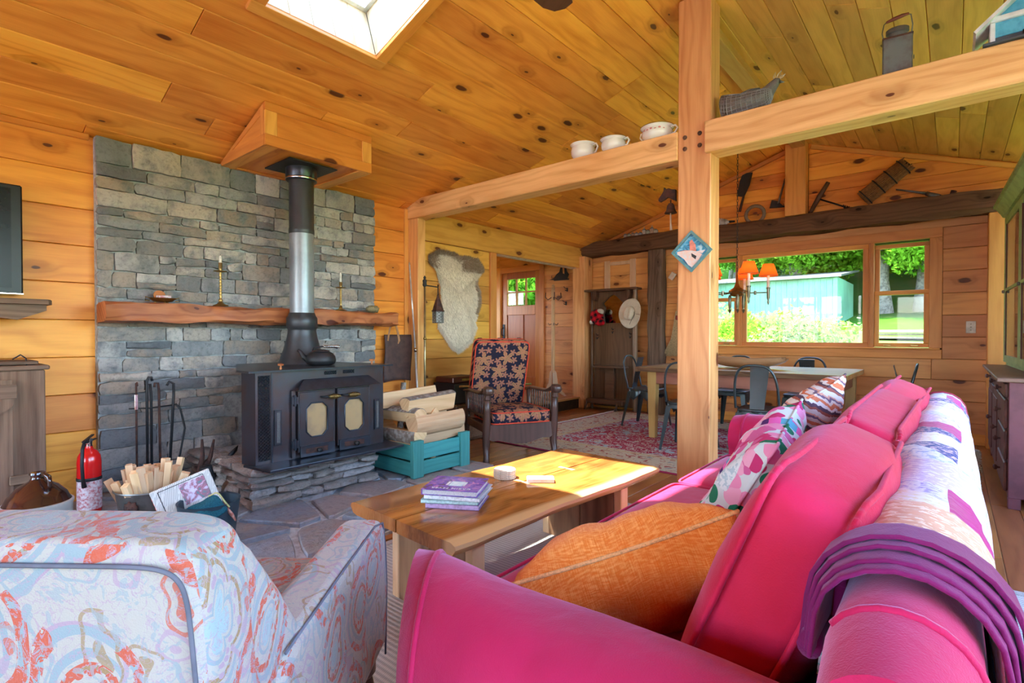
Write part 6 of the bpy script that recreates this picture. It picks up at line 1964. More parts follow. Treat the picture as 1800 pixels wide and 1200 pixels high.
# ---------------------------------------------------------------- red sofa
def velvet(name, col, col2, sheen=.35, stretch=(1, 1, 1)):
    m, nt = newmat(name)
    tc = nd(nt, 'TexCoord').outputs['Object']
    n1 = noise(nt, vmul(nt, tc, stretch), 3.5, 3, .55, .6)
    n2 = noise(nt, tc, 420, 2)
    c = mix(nt, sstep(nt, n1, .38, .66), col, col2)
    h = mth(nt, 'ADD', mth(nt, 'MULTIPLY', n2, .15), mth(nt, 'MULTIPLY', noise(nt, tc, 13, 3, .5, .4), 1.0))
    principled(nt, c, .72, .25, bump=h, bstr=.35, bdist=.012, sheen=sheen, extra={'Sheen Tint': (.85, .62, 1, 1)})  # violet sheen tint stands in for blue window light on the cloth
    return m
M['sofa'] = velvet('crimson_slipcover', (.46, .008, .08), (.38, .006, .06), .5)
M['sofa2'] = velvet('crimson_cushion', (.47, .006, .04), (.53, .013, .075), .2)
SO = Vector((-.42, 1.87, .014))
so = thing('sofa', SO, 0, 'long crimson slipcovered sofa with rolled arms, backing onto the camera side', 'sofa')
def S(x, y, z): return Vector((x, y, z)) - SO
def sbx(nm, lo, hi, mat, par, bev=.03, sub=0, smooth=1):
    return ob(nm, MB().box(S(*lo), S(*hi), None, bev), M[mat], par, 45)
sbx('base', (-.86, .78, .05), (.02, 2.98, .30), 'sofa', so, .02)
for (x, y) in ((-.80, .72), (-.80, 3.05), (-.02, .72), (-.02, 3.05)):
    ob('foot', MB().box(S(x - .03, y - .03, .014), S(x + .03, y + .03, .06), None, .004), M['darkoak'], so)
def arm_section(cy, s, r, cz):
    """closed profile in (y,z) of a rolled arm; s=+1 rolls toward -Y (near arm)"""
    pts = []
    for k in range(19):
        a = R(-35) + (PI + R(75)) * k / 18
        pts.append((cy + s * r * math.cos(a), cz + r * math.sin(a)))
    pts += [(cy - s * .105, .30), (cy - s * .105, .06), (cy + s * .115, .06), (cy + s * .125, .30)]
    return pts
def arm(cy, s, r, cz, xf, slope, nm='arm'):
    prof = arm_section(cy, s, r, cz)
    n = 14
    vs, fs = [], []
    K = len(prof)
    ymid = cy
    for i in range(n + 1):
        t = i / n
        for (y, z) in prof:
            xa = xf + slope * max(-.2, (ymid + .05 - y) * s)
            e = 1 - .10 * (1 - min(1, i / 1.2)) if i < 2 else 1
            x = xa + (.02 - xa) * t
            vs.append(S(x, cy + (y - cy) * e, cz + (z - cz) * (e if z > .3 else 1) + .006 * math.sin(t * 9 + y * 20)))
    for i in range(n):
        for k in range(K):
            l = (k + 1) % K
            fs.append((i * K + k, i * K + l, (i + 1) * K + l, (i + 1) * K + k))
    fs += [tuple(range(K))[::-1], tuple(range(n * K, (n + 1) * K))]
    o = ob(nm, MB().add(vs, fs), M['sofa'], so, 50)
    ob('arm_piping', MB().tube([vs[K + k] for k in range(20)], .006, 6), M['sofa'], o, 1)
    return o
arm(.662, 1, .148, .522, -.85, .8)
arm(3.12, -1, .125, .525, -.955, .0)
# back frame with rounded top
def back_prof(off=0.0):
    pts = [(-.15 - off, .30), (-.13 - off, .55), (-.108 - off, .72)]
    for k in range(1, 12):
        a = PI - PI * k / 12
        pts.append((-.038 + (.068 + off) * math.cos(a), .755 + (.068 + off) * math.sin(a)))
    pts += [(.034 + off, .72), (.050 + off, .50), (.060 + off, .30), (.060 + off, .10)]
    return pts
bp_ = back_prof() + [(-.15, .10)]
vs, fs = [], []
n = 24
for i in range(n + 1):
    y = .55 + (3.06 - .55) * i / n
    e = {0: .90, n: .90}.get(i, 1.0)
    for (x, z) in bp_:
        k = .004 * math.sin(y * 14 + z * 9)
        vs.append(S(-.038 + (x + .038) * e, y + (.02 * (e < 1) * 0), z * (1 - (1 - e) * .25 * (z > .5)) + k))
K = len(bp_)
for i in range(n):
    for k in range(K):
        l = (k + 1) % K
        fs.append((i * K + k, i * K + l, (i + 1) * K + l, (i + 1) * K + k))
fs += [tuple(range(K))[::-1], tuple(range(n * K, (n + 1) * K))]
ob('back_frame', MB().add(vs, fs), M['sofa'], so, 50)
ob('back_piping', MB().tube([vs[K + k] for k in range(4, K - 2)], .005, 6), M['sofa'], so, 1)
for k in range(3):
    y0_, y1_ = .812 + k * .708, .812 + (k + 1) * .708 - .006
    Mx = Matrix.Translation(S(-.575, (y0_ + y1_) / 2, .385))
    cushion('seat_cushion', so, .36, (y1_ - y0_) / 2, .082, Mx, M['sofa'], M['sofa'], .005, e=.22, crown=.018)
bc_labels = ['crimson boxed back cushion nearest to the orange pillow', 'crimson boxed back cushion in the middle of the sofa', 'crimson boxed back cushion at the dining end of the sofa']
rnd = random.Random(3)
for k in range(3):
    yc = .812 + (k + .5) * .708 + (.0, .02, .0)[k]
    lean = R(23 + (0, -2, 1)[k])
    # local x -> world Y, local y -> up the lean, local z -> towards the front (-X)
    up = Vector((math.sin(lean), 0, math.cos(lean)))
    nrm = Vector((-math.cos(lean), 0, math.sin(lean)))
    Mx = frame(Vector((-.228, yc, .668)), Vector((0, 1, 0)), up, nrm)
    Mx = frame(Vector((-.228, yc, .668)), Vector((0, -1, 0)), up, nrm)
    t = thing('back_cushion', (-.228, yc, .668), 0, bc_labels[k], 'cushion', 'boxed back cushions of the crimson sofa')
    Ml = Matrix.Translation(-t.location) @ Mx
    ph = rnd.uniform(0, 6)
    def f(x, y, z, p, ph=ph):
        kk = max(0, (1 - x * x)) * max(0, (1 - y * y))
        zz = p.z + (math.copysign(.050 * kk ** .7, z) if abs(z) > .5 else 0)
        yy = p.y + .018 * math.sin(x * 2.6 + ph) * max(0, y) + .012 * (1 - x * x) * max(0, y)
        zz += .006 * math.sin(7 * x + ph) * max(0, y)
        return Vector((p.x, yy, zz))
    c = ob('cover', MB().superq((0, 0, 0), (.350, .232, .066), .30, .13, 64, 20, fn=f), M['sofa2'], t, 1, M=Ml)
    for s in (-1, 1):
        pts = []
        for i in range(90):
            a = 2 * PI * i / 90
            x = math.copysign(abs(math.cos(a)) ** .13, math.cos(a))
            y = math.copysign(abs(math.sin(a)) ** .13, math.sin(a))
            yy = y * .236 + .018 * math.sin(x * 2.6 + ph) * max(0, y) + .012 * (1 - x * x) * max(0, y) + .002 * math.sin(i * 1.7)
            pts.append(Vector((x * .352, yy, s * .056 + .006 * math.sin(7 * x + ph) * max(0, y))))
        ob('piping', MB().tube(pts, .0055, 6, close=True), M['sofa2'], c, 1)

# throw pillows
def pillow(nm, label, cat, c, xa, ya, hx, hy, hz, mat, group=None, seam=None, wr=.010, seed=0):
    xa = Vector(xa).normalized()
    ya = Vector(ya); za = xa.cross(ya).normalized(); ya = za.cross(xa)
    t = thing(nm, c, 0, label, cat, group)
    Mx = frame((0, 0, 0), xa, ya, za)
    rr = random.Random(seed)
    w = [rr.uniform(0, 6) for _ in range(6)]
    def side(s):
        def f(u, v):
            x, y = 2 * u - 1, 2 * v - 1
            k = max(0, 1 - x ** 4) ** .55 * max(0, 1 - y ** 4) ** .55
            pin = 1 - .075 * (1 - abs(x) ** 2) * abs(y) ** 2
            pin2 = 1 - .075 * (1 - abs(y) ** 2) * abs(x) ** 2
            z = s * hz * k + wr * k ** .5 * (math.sin(8 * x + 3 * y + w[0]) + .7 * math.sin(5 * x - 9 * y + w[1]) + .5 * math.sin(17 * x + 4 * y * y + w[2])) * (.4 + .6 * (1 - k))
            return Vector((x * hx * pin2, y * hy * pin, z))
        return f
    a = ob('cover', MB().grid(side(1), 30, 30), mat, t, 1, M=Mx)
    ob('cover_back', MB().grid(side(-1), 30, 30), mat, t, 1, M=Mx)
    pts = []
    f1 = side(0)
    for i in range(30): pts.append(f1(i / 30, 0))
    for i in range(30): pts.append(f1(1, i / 30))
    for i in range(30): pts.append(f1(1 - i / 30, 1))
    for i in range(30): pts.append(f1(0, 1 - i / 30))
    ob('seam', MB().tube(pts, .0045, 6, close=True), seam or mat, a, 1)
    return t
M['orange'] = None
m, nt = newmat('orange_linen')
tc = nd(nt, 'TexCoord').outputs['Object']
th1 = noise(nt, vmul(nt, tc, (900, 60, 1)), 1.0, 2)
th2 = noise(nt, vmul(nt, tc, (60, 900, 1)), 1.0, 2)
f_ = mth(nt, 'ADD', mth(nt, 'MULTIPLY', th1, .5), mth(nt, 'MULTIPLY', th2, .5))
c = mix(nt, sstep(nt, f_, .42, .62), (.80, .21, .025), (.95, .42, .12))
c = mix(nt, mth(nt, 'MULTIPLY', sstep(nt, noise(nt, tc, 5, 3), .4, .7), .4), c, (.60, .12, .012))
principled(nt, c, .9, .1, bump=mth(nt, 'ADD', f_, mth(nt, 'MULTIPLY', noise(nt, tc, 11, 3, .5, .8), 3.0)), bstr=.5, bdist=.008, sheen=.2)
M['orange'] = m
M['orseam'] = plain('orange_seam', (.85, .45, .18), .9, nscale=200)
pillow('orange_pillow', 'orange linen throw pillow leaning on the near sofa arm', 'pillow', Vector((-.548, 1.070, .540)),
       (.737, .596, .316), (.22, -.70, .66), .238, .200, .112, M['orange'], seam=M['orseam'], wr=.010, seed=2)
# floral / patchwork scarf pillow
m, nt = newmat('floral_patch_cloth')
tc = nd(nt, 'TexCoord').outputs['Object']
sp = nd(nt, 'SeparateXYZ', {0: tc}).outputs
tw = vadd(nt, tc, vmul(nt, nd(nt, 'TexNoise', {'Vector': tc, 'Scale': 12.0}).outputs[1], (.03, .03, .0)))
v_ = nd(nt, 'TexVoronoi', {'Vector': tw, 'Scale': 22.0})
vc = nd(nt, 'SeparateColor', {0: v_.outputs['Color']}).outputs
flo_ = ramp(nt, vc[0], [(0, (.50, .04, .16)), (.25, (.70, .25, .42)), (.45, (.55, .12, .30)), (.62, (.02, .18, .10)), (.8, (.72, .35, .50)), (1, (.40, .02, .12))], 'CONSTANT')
ring_ = mth(nt, 'GREATER_THAN', v_.outputs['Distance'], .60)
flo_ = mix(nt, ring_, flo_, (.55, .62, .64))
big = noise(nt, vmul(nt, tc, (1, 1, 0)), 4.5, 1)
lace = mix(nt, mth(nt, 'GREATER_THAN', noise(nt, tc, 90, 2), .52), (.62, .68, .70), (.40, .52, .58))
c = mix(nt, mth(nt, 'GREATER_THAN', big, .64), flo_, lace)
stripes = ramp(nt, mth(nt, 'FRACT', mth(nt, 'MULTIPLY', sp[1], 11.)), [(0, (.08, .03, .15)), (.2, (.70, .12, .40)), (.4, (.10, .35, .50)), (.6, (.72, .62, .25)), (.8, (.60, .45, .60))], 'CONSTANT')
band = mth(nt, 'LESS_THAN', mth(nt, 'ABSOLUTE', mth(nt, 'SUBTRACT', sp[0], mth(nt, 'MULTIPLY', mth(nt, 'SINE', mth(nt, 'MULTIPLY', sp[1], 9.)), .03))), .030)
c = mix(nt, band, c, stripes)
principled(nt, c, .85, .1, bump=noise(nt, tc, 40, 3), bstr=.4, bdist=.006)
M['floral'] = m
pillow('floral_pillow', 'floral patchwork pillow with pink and green flowers against the near back cushion', 'pillow', Vector((-.455, 1.60, .655)),
       (-.10, 1, .10), (.46, .05, .85), .27, .245, .075, M['floral'], wr=.012, seed=5)
m, nt = newmat('striped_knit')
tc = nd(nt, 'TexCoord').outputs['Object']
sp = nd(nt, 'SeparateXYZ', {0: tc}).outputs
yy = mth(nt, 'ADD', mth(nt, 'ADD', sp[1], mth(nt, 'MULTIPLY', sp[0], .25)), mth(nt, 'MULTIPLY', noise(nt, tc, 14, 2), .035))
c = ramp(nt, mth(nt, 'FRACT', mth(nt, 'MULTIPLY', yy, 13.)), [(0, (.62, .55, .52)), (.22, (.30, .09, .07)), (.34, (.10, .06, .09)), (.46, (.66, .60, .58)), (.58, (.58, .16, .08)), (.72, (.62, .50, .45)), (.84, (.16, .10, .16)), (.93, (.62, .30, .22))], 'CONSTANT')
principled(nt, c, .9, .1, bump=noise(nt, vmul(nt, tc, (60, 160, 60)), 1.0, 2), bstr=.5, bdist=.005)
M['stripe'] = m
pillow('striped_pillow', 'rust, white and plum striped knit pillow at the dining end of the sofa', 'pillow', Vector((-.455, 2.20, .70)),
       (.05, 1, .08), (.46, -.05, .88), .28, .25, .075, M['stripe'], wr=.012, seed=9)

# quilt over the back
m, nt = newmat('patchwork_quilt')
uv = nd(nt, 'TexCoord').outputs['UV']
sp = nd(nt, 'SeparateXYZ', {0: uv}).outputs     # x: metres along the sofa, y: metres round the back
cell = vmul(nt, comb(nt, mth(nt, 'FLOOR', mth(nt, 'MULTIPLY', sp[0], 5.0)), mth(nt, 'FLOOR', mth(nt, 'MULTIPLY', mth(nt, 'ADD', sp[1], mth(nt, 'MULTIPLY', mth(nt, 'FLOOR', mth(nt, 'MULTIPLY', sp[0], 5.0)), .07)), 6.5))), (1, 1, 1))
wnz = nd(nt, 'TexWhiteNoise', {'Vector': cell}, noise_dimensions='3D').outputs
r0 = wnz['Value']
rc = nd(nt, 'SeparateColor', {0: wnz['Color']}).outputs
fx = mth(nt, 'FRACT', mth(nt, 'MULTIPLY', sp[0], 5.0)); fy = mth(nt, 'FRACT', mth(nt, 'MULTIPLY', sp[1], 6.5))
tri_ = mth(nt, 'MULTIPLY', mth(nt, 'GREATER_THAN', mth(nt, 'ADD', fx, fy), 1.0), mth(nt, 'GREATER_THAN', rc[1], .5))
sel = mth(nt, 'FRACT', mth(nt, 'ADD', r0, mth(nt, 'MULTIPLY', tri_, .37)))
ta = ramp(nt, sel, [(0, (.62, .60, .70)), (.15, (.52, .40, .62)), (.30, (.70, .66, .72)), (.42, (.03, .035, .22)), (.54, (.66, .34, .24)), (.64, (.60, .55, .66)), (.76, (.40, .02, .18)), (.86, (.68, .62, .66)), (.94, (.30, .36, .60))], 'CONSTANT')
tb = ramp(nt, sel, [(0, (.30, .35, .62)), (.15, (.70, .62, .70)), (.30, (.62, .50, .30)), (.42, (.60, .40, .52)), (.54, (.78, .58, .48)), (.64, (.28, .20, .55)), (.76, (.44, .03, .22)), (.86, (.20, .45, .42)), (.94, (.7, .7, .75))], 'CONSTANT')
dash = noise(nt, vmul(nt, uv, (170, 55, 1)), 1.0, 2, .5, .6)
dash2 = noise(nt, vmul(nt, uv, (60, 90, 1)), 1.0, 2)
c = mix(nt, mth(nt, 'GREATER_THAN', mth(nt, 'ADD', mth(nt, 'MULTIPLY', dash, .6), mth(nt, 'MULTIPLY', dash2, .4)), .54), ta, tb)
seam_ = mth(nt, 'MINIMUM', mth(nt, 'ABSOLUTE', mth(nt, 'SUBTRACT', fx, .5)), 1.0)
quilt_b = mth(nt, 'ADD', noise(nt, vmul(nt, uv, (70, 22, 1)), 1.0, 2), mth(nt, 'MULTIPLY', mth(nt, 'LESS_THAN', mth(nt, 'MINIMUM', mth(nt, 'MINIMUM', fx, mth(nt, 'SUBTRACT', 1.0, fx)), mth(nt, 'MINIMUM', fy, mth(nt, 'SUBTRACT', 1.0, fy))), .03), -1.0))
principled(nt, c, .85, .1, bump=quilt_b, bstr=.6, bdist=.008, sheen=.2)
M['quilt'] = m
def drape(y0, y1, off, z_front, z_back, n=40, seed=0, wr=.004, yj=0.0):
    prof = [p for p in back_prof(off)]
    # resample between z_front on the front side and z_back on the back side
    pts = [Vector((x, z)) for x, z in prof]
    front = [p for p in pts[:4] if p.y >= z_front]
    mid = pts[3:14]
    dense = []
    path = [Vector((np.interp(z_front, [pts[0].y, pts[1].y, pts[2].y], [pts[0].x, pts[1].x, pts[2].x]), z_front))] + [p for p in pts if True and p not in ()][0:0]
    for p in pts:
        if p.x < -.038 and p.y <= z_front + .01: continue
        if p.x > 0 and p.y < z_back: continue
        path.append(p)
    path.append(Vector((np.interp(z_back, [.10, .30, .50, .70], [pts[-1].x, pts[-2].x, pts[-3].x, pts[-4].x]), z_back)))
    L_ = [0]
    for a, b in zip(path, path[1:]): L_.append(L_[-1] + (b - a).length)
    rr = random.Random(seed)
    w = [rr.uniform(0, 6) for _ in range(4)]
    m_ = 34
    vs, fs, uvs = [], [], []
    for i in range(n + 1):
        for j in range(m_ + 1):
            s = L_[-1] * j / m_
            x = np.interp(s, L_, [p.x for p in path]); z = np.interp(s, L_, [p.y for p in path])
            y = y0 + (y1 - y0) * i / n
            k = wr * (math.sin(y * 11 + s * 6 + w[0]) + .6 * math.sin(y * 23 - s * 9 + w[1]))
            nx, nz_ = x + .038, z - .70
            q = math.hypot(nx, nz_) + 1e-6
            if z > .68:
                x += nx / q * k; z += nz_ / q * k
            else:
                x += math.copysign(k, x + .038)
            y += yj * math.sin(s * 8 + w[2]) * (1 if i in (0, n) else .3)
            vs.append((float(x), float(y), float(z)))
            uvs.append((y, s))
    for i in range(n):
        for j in range(m_):
            fs.append((i * (m_ + 1) + j, (i + 1) * (m_ + 1) + j, (i + 1) * (m_ + 1) + j + 1, i * (m_ + 1) + j + 1))
    mb = MB().add(vs, fs)
    mb.uv = uvs
    return mb
t = thing('patchwork_quilt', (-.04, 2.0, .80), 0, 'pastel and navy patchwork quilt draped over the sofa back', 'quilt')
Mq = Matrix.Translation(-t.location)
ob('top', drape(.85, 3.07, .014, .50, .16, 60, 4, .005, .01), M['quilt'], t, 1, M=Mq, solid=.012)
q_pts = [Vector(p) for p in drape(3.0, 3.075, .016, .50, .16, 1, 4, .003).v[35:]]
ob('binding', MB().tube(q_pts, .009, 6), M['fringe'] if False else plain('quilt_binding', (.30, .02, .05), .8), t, 1, M=Mq)
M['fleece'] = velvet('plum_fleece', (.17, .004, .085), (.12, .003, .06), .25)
t = thing('folded_fleece', (-.04, .93, .80), 0, 'plum purple fleece blanket folded in layers over the near end of the sofa back', 'blanket')
Mq = Matrix.Translation(-t.location)
for k in range(4):
    ob('layer', drape(.705 + .020 * k, .83 - .003 * k, .018 + .0066 * k, .715 - .004 * k, .12, 16, 20 + k, .0012, .004), M['fleece'], t, 1, M=Mq, solid=.0056, bevel=.002)
# rolled front fold joining the layers
fp = [Vector((-.134, y, .712)) for y in (.735, .76, .79, .82)]
ob('fold', MB().tube(fp, .014, 12, flat=1.1), M['fleece'], t, 1, M=Mq)

# ---------------------------------------------------------------- paisley armchair
m, nt = newmat('paisley_fabric')
tc = nd(nt, 'TexCoord').outputs['Object']
sp = nd(nt, 'SeparateXYZ', {0: tc}).outputs
nrm_ = nd(nt, 'SeparateXYZ', {0: nd(nt, 'TexCoord').outputs['Normal']}).outputs
sidey = mth(nt, 'GREATER_THAN', mth(nt, 'ABSOLUTE', nrm_[0]), .72)
hu = mth(nt, 'ADD', mth(nt, 'MULTIPLY', sp[0], mth(nt, 'SUBTRACT', 1.0, sidey)), mth(nt, 'MULTIPLY', sp[1], sidey))
topz = mth(nt, 'GREATER_THAN', mth(nt, 'ABSOLUTE', nrm_[2]), .6)
hv = mth(nt, 'ADD', mth(nt, 'MULTIPLY', sp[2], mth(nt, 'SUBTRACT', 1.0, topz)), mth(nt, 'MULTIPLY', sp[1], topz))
P0 = comb(nt, hu, hv, 0.0)
wn_ = vmul(nt, vadd(nt, nd(nt, 'TexNoise', {'Vector': P0, 'Scale': 7.0, 'Detail': 1.0}).outputs[1], (-.5, -.5, -.5)), (.07, .07, 0))
P1 = vadd(nt, P0, wn_)
va = nd(nt, 'TexVoronoi', {'Vector': vmul(nt, P1, (6.0, 4.8, 1)), 'Scale': 1.0, 'Randomness': .6}, voronoi_dimensions='2D')
dl = nd(nt, 'VectorMath', {0: vmul(nt, P1, (6.0, 4.8, 1)), 1: va.outputs['Position']}, operation='SUBTRACT').outputs[0]
s2 = nd(nt, 'SeparateXYZ', {0: dl}).outputs
ang = mth(nt, 'ARCTAN2', s2[0], s2[1])
rad = va.outputs['Distance']
cid = nd(nt, 'SeparateColor', {0: va.outputs['Color']}).outputs
lob = mth(nt, 'MULTIPLY', mth(nt, 'ABSOLUTE', mth(nt, 'COSINE', mth(nt, 'MULTIPLY', ang, 2.0))), .10)
swirl = mth(nt, 'MULTIPLY', mth(nt, 'SINE', mth(nt, 'ADD', ang, mth(nt, 'MULTIPLY', cid[0], 6.0))), .10)
islob = mth(nt, 'GREATER_THAN', cid[1], .55)
rr_ = mth(nt, 'SUBTRACT', rad, mth(nt, 'ADD', mth(nt, 'MULTIPLY', lob, islob), mth(nt, 'MULTIPLY', swirl, mth(nt, 'SUBTRACT', 1.0, islob))))
dots = mth(nt, 'LESS_THAN', nd(nt, 'TexVoronoi', {'Vector': P1, 'Scale': 62.0}, voronoi_dimensions='2D').outputs['Distance'], .27)
fine = noise(nt, P1, 38, 3, .6, 2.0)
cream, blue, red, tan_, lil = (.42, .40, .36), (.24, .33, .37), (.50, .075, .028), (.30, .19, .075), (.38, .27, .35)
band = ramp(nt, rr_, [(0, (.30, .42, .45)), (.06, cream), (.09, blue), (.12, cream), (.20, tan_), (.235, cream), (.27, blue), (.32, cream), (.38, blue), (.43, lil), (.45, cream)], 'CONSTANT')
P2 = vadd(nt, vmul(nt, P1, (1.25, .8, 1)), vmul(nt, nd(nt, 'TexNoise', {'Vector': P0, 'Scale': 15.0, 'Detail': 1.0}).outputs[1], (.09, .09, 0)))
v13 = nd(nt, 'TexVoronoi', {'Vector': P2, 'Scale': 15.0, 'Randomness': .9}, voronoi_dimensions='2D')
r13 = v13.outputs['Distance']
c13 = nd(nt, 'SeparateColor', {0: v13.outputs['Color']}).outputs
pal = ramp(nt, c13[0], [(0, blue), (.35, lil), (.6, red), (.8, tan_)], 'CONSTANT')
mk13 = mth(nt, 'MULTIPLY', mth(nt, 'MULTIPLY', mth(nt, 'GREATER_THAN', r13, .33), mth(nt, 'LESS_THAN', r13, .43)), mth(nt, 'GREATER_THAN', rr_, .24))
mk14 = mth(nt, 'MULTIPLY', mth(nt, 'LESS_THAN', r13, .14), mth(nt, 'GREATER_THAN', rr_, .24))
inner = mth(nt, 'MULTIPLY', dots, mth(nt, 'MULTIPLY', mth(nt, 'GREATER_THAN', rr_, .13), mth(nt, 'LESS_THAN', rr_, .235)))
c = mix(nt, mth(nt, 'MULTIPLY', mth(nt, 'ADD', mk13, mk14), .8), band, pal)
c = mix(nt, inner, c, mix(nt, islob, red, lil))
redr = mth(nt, 'MULTIPLY', mth(nt, 'MULTIPLY', mth(nt, 'GREATER_THAN', rr_, .37), mth(nt, 'LESS_THAN', rr_, .47)), mth(nt, 'MULTIPLY', mth(nt, 'GREATER_THAN', fine, .44), mth(nt, 'GREATER_THAN', noise(nt, P0, 8, 2), .47)))
c = mix(nt, redr, c, red)
ring2 = mth(nt, 'MULTIPLY', mth(nt, 'MULTIPLY', mth(nt, 'GREATER_THAN', rr_, .19), mth(nt, 'LESS_THAN', rr_, .25)), mth(nt, 'MULTIPLY', mth(nt, 'SUBTRACT', 1.0, islob), mth(nt, 'GREATER_THAN', fine, .50)))
c = mix(nt, ring2, c, red)
lil_ = mth(nt, 'MULTIPLY', mth(nt, 'LESS_THAN', mth(nt, 'ABSOLUTE', mth(nt, 'SUBTRACT', fine, .5)), .018), .7)
c = mix(nt, lil_, c, lil)
c = mix(nt, mth(nt, 'MULTIPLY', mth(nt, 'GREATER_THAN', noise(nt, P1, 55, 2, .5, 1.5), .60), .6), c, blue)
we = noise(nt, tc, 500, 2)
c = mix(nt, mth(nt, 'MULTIPLY', we, .22), c, (.45, .44, .42))
principled(nt, c, .9, .12, bump=we, bstr=.3, bdist=.003, sheen=.15)
M['paisley'] = m
M['navypipe'] = plain('navy_piping', (.14, .15, .20), .8)
ac = thing('paisley_armchair', (-.925, .013, .014), R(38.5), 'cream, blue and red paisley armchair seen from behind with dark turned legs', 'armchair')
Mside = Matrix(((0, 0, 1, 0), (1, 0, 0, 0), (0, 1, 0, 0), (0, 0, 0, 1)))   # prism XY -> (y,z), extrude -> x
def pz(nm, prof, x0_, x1_, par=ac, bev=.022):
    o = ob(nm, MB().prism(prof, x0_, x1_, Mside), M['paisley'], par, 40)
    b = o.modifiers.new('b', 'BEVEL'); b.width = bev; b.segments = 4; b.limit_method = 'ANGLE'; b.angle_limit = R(25)
    return o
# back: rounded slab, leaning a little
def bkf(x, y, z, p):
    h_ = (p.z + .32) / .64
    return Vector((p.x * (1.0 + .06 * (1 - h_)), p.y + .055 * (1 - h_) + .012 * (1 - x * x) * (1 - z * z) * (-1 if y < 0 else 1), p.z))
ob('back', MB().superq((0, .065, .525), (.335, .062, .322), .16, .22, 72, 40, fn=bkf), M['paisley'], ac, 1)
pp = []
for i in range(80):
    a = 2 * PI * i / 80
    x = math.copysign(abs(math.cos(a)) ** .12, math.cos(a)) * .325
    z = math.copysign(abs(math.sin(a)) ** .12, math.sin(a)) * .300 + .52
    h_ = (z - .525 + .32) / .64
    pp.append((x * (1 + .06 * (1 - h_)), .003 + .055 * (1 - h_) - .004, z))
ob('back_piping', MB().tube(pp, .0028, 6, close=True), M['navypipe'], ac, 1)
for s in (-1, 1):
    a, b = (s * .225, s * .335)
    x0_, x1_ = min(a, b), max(a, b)
    pz('wing', [(.03, .30), (.36, .30), (.34, .56), (.25, .68), (.165, .78), (.12, .82), (.04, .80)], x0_ + (.0 if s > 0 else .012), x1_ - (.012 if s > 0 else 0))
    aa = pz('arm', [(.20, .24), (.84, .24), (.855, .40), (.83, .56), (.80, .595), (.74, .605), (.30, .585), (.22, .56)], x0_ + .01, x1_ - .0, bev=.03)
    xo = s * .335
    ob('arm_piping', MB().tube([(xo - s * .004, .24, .575), (xo - s * .004, .50, .588), (xo - s * .004, .74, .596), (xo - s * .004, .81, .58), (xo - s * .004, .838, .50), (xo - s * .004, .848, .40), (xo - s * .004, .835, .21)], .0028, 6), M['navypipe'], aa, 1)
pz('seat_base', [(.12, .24), (.84, .24), (.85, .34), (.12, .34)], -.25, .25, bev=.015)
ob('seat_cushion', MB().superq((0, .50, .405), (.245, .375, .072), .35, .16, 56, 18, fn=lambda x, y, z, p: Vector((p.x, p.y, p.z + (.02 * (1 - x * x) * (1 - y * y) if z > 0 else 0)))), M['paisley'], ac, 1)
for x in (-.28, .28):
    ob('leg', MB().lathe([(.014, 0), (.020, .008), (.013, .03), (.016, .06), (.030, .115), (.034, .14), (.026, .178), (.036, .19), (.036, .25)], 18, Matrix.Translation((x, .79, 0))), M['darkoak'], ac, 50)
    ob('leg', MB().tube([(x, -.0, 0), (x, .06, .21)], [.016, .026], 10), M['darkoak'], ac, 1)

# ---------------------------------------------------------------- maroon sideboard and green hutch
M['maroon'] = plain('maroon_paint', (.155, .048, .060), .55, nscale=9, col2=(.115, .036, .045), bump=.15)
M['maroon2'] = plain('worn_maroon_paint', (.16, .070, .060), .55, nscale=14, col2=(.10, .040, .035))
M['hgreen'] = plain('pale_green_paint', (.34, .46, .20), .5, nscale=12, col2=(.25, .34, .15), bump=.2)
sbd = thing('sideboard', (.50, 5.52, .0), R(0), 'maroon painted sideboard with small doors and drawers under the hutch', 'sideboard')
X0, X1, Y0, Y1, HT = -.24, .30, -.98, 1.0, .80
ob('carcass', MB().box((X0 + .015, Y0, .07), (X1, Y1, HT), None, .003), M['maroon'], sbd)
ob('top', MB().box((X0 - .045, Y0 - .02, HT), (X1, Y1 + .03, HT + .026), None, .005), wood('sideboard_top', (.17, .09, .07), (.10, .05, .04), knots=.02, axis='Y'), sbd)
for y in (Y0 + .035, Y1 - .035):
    for x in (X0 + .045, X1 - .03):
        ob('foot', MB().box((x - .03, y - .035, 0), (x + .03, y + .035, .07), None, .003), M['maroon'], sbd)
def knob(par, p):
    ob('knob', MB().lathe([(.006, 0), (.007, .012), (.017, .020), (.018, .030), (.010, .037), (.001, .038)], 14, Matrix.Translation(p) @ Matrix.Rotation(R(-90), 4, 'Y')), M['maroon2'], par, 50)
for j in range(3):
    a = Y0 + .05 + j * (Y1 - Y0 - .08) / 3
    b = a + (Y1 - Y0 - .08) / 3 - .03
    d = ob('drawer', MB().box((X0 - .002, a, .70), (X0 + .016, b, .785), None, .004), M['maroon2'], sbd)
    knob(d, (X0 - .002, (a + b) / 2, .742))
    if j == 0:
        for z0_, z1_ in ((.50, .685), (.30, .485), (.10, .285)):
            d = ob('drawer', MB().box((X0 - .004, a, z0_), (X0 + .016, b, z1_), None, .006), M['maroon2'], sbd)
            knob(d, (X0 - .004, (a + b) / 2, (z0_ + z1_) / 2))
    else:
        d = ob('door', MB().box((X0 - .002, a, .10), (X0 + .016, b, .685), None, .004), M['maroon2'], sbd)
        ob('door_panel', MB().box((X0 - .008, a + .06, .16), (X0 - .001, b - .06, .625), None, .005), M['maroon2'], d)
        knob(d, (X0 - .004, a + .035, .42))
ht = thing('glass_hutch', (.55, 5.60, .827), R(2), 'pale green glass fronted hutch standing on the maroon sideboard', 'hutch')
X0, X1, Y0, Y1, HT = -.165, .18, -.98, .92, 1.36
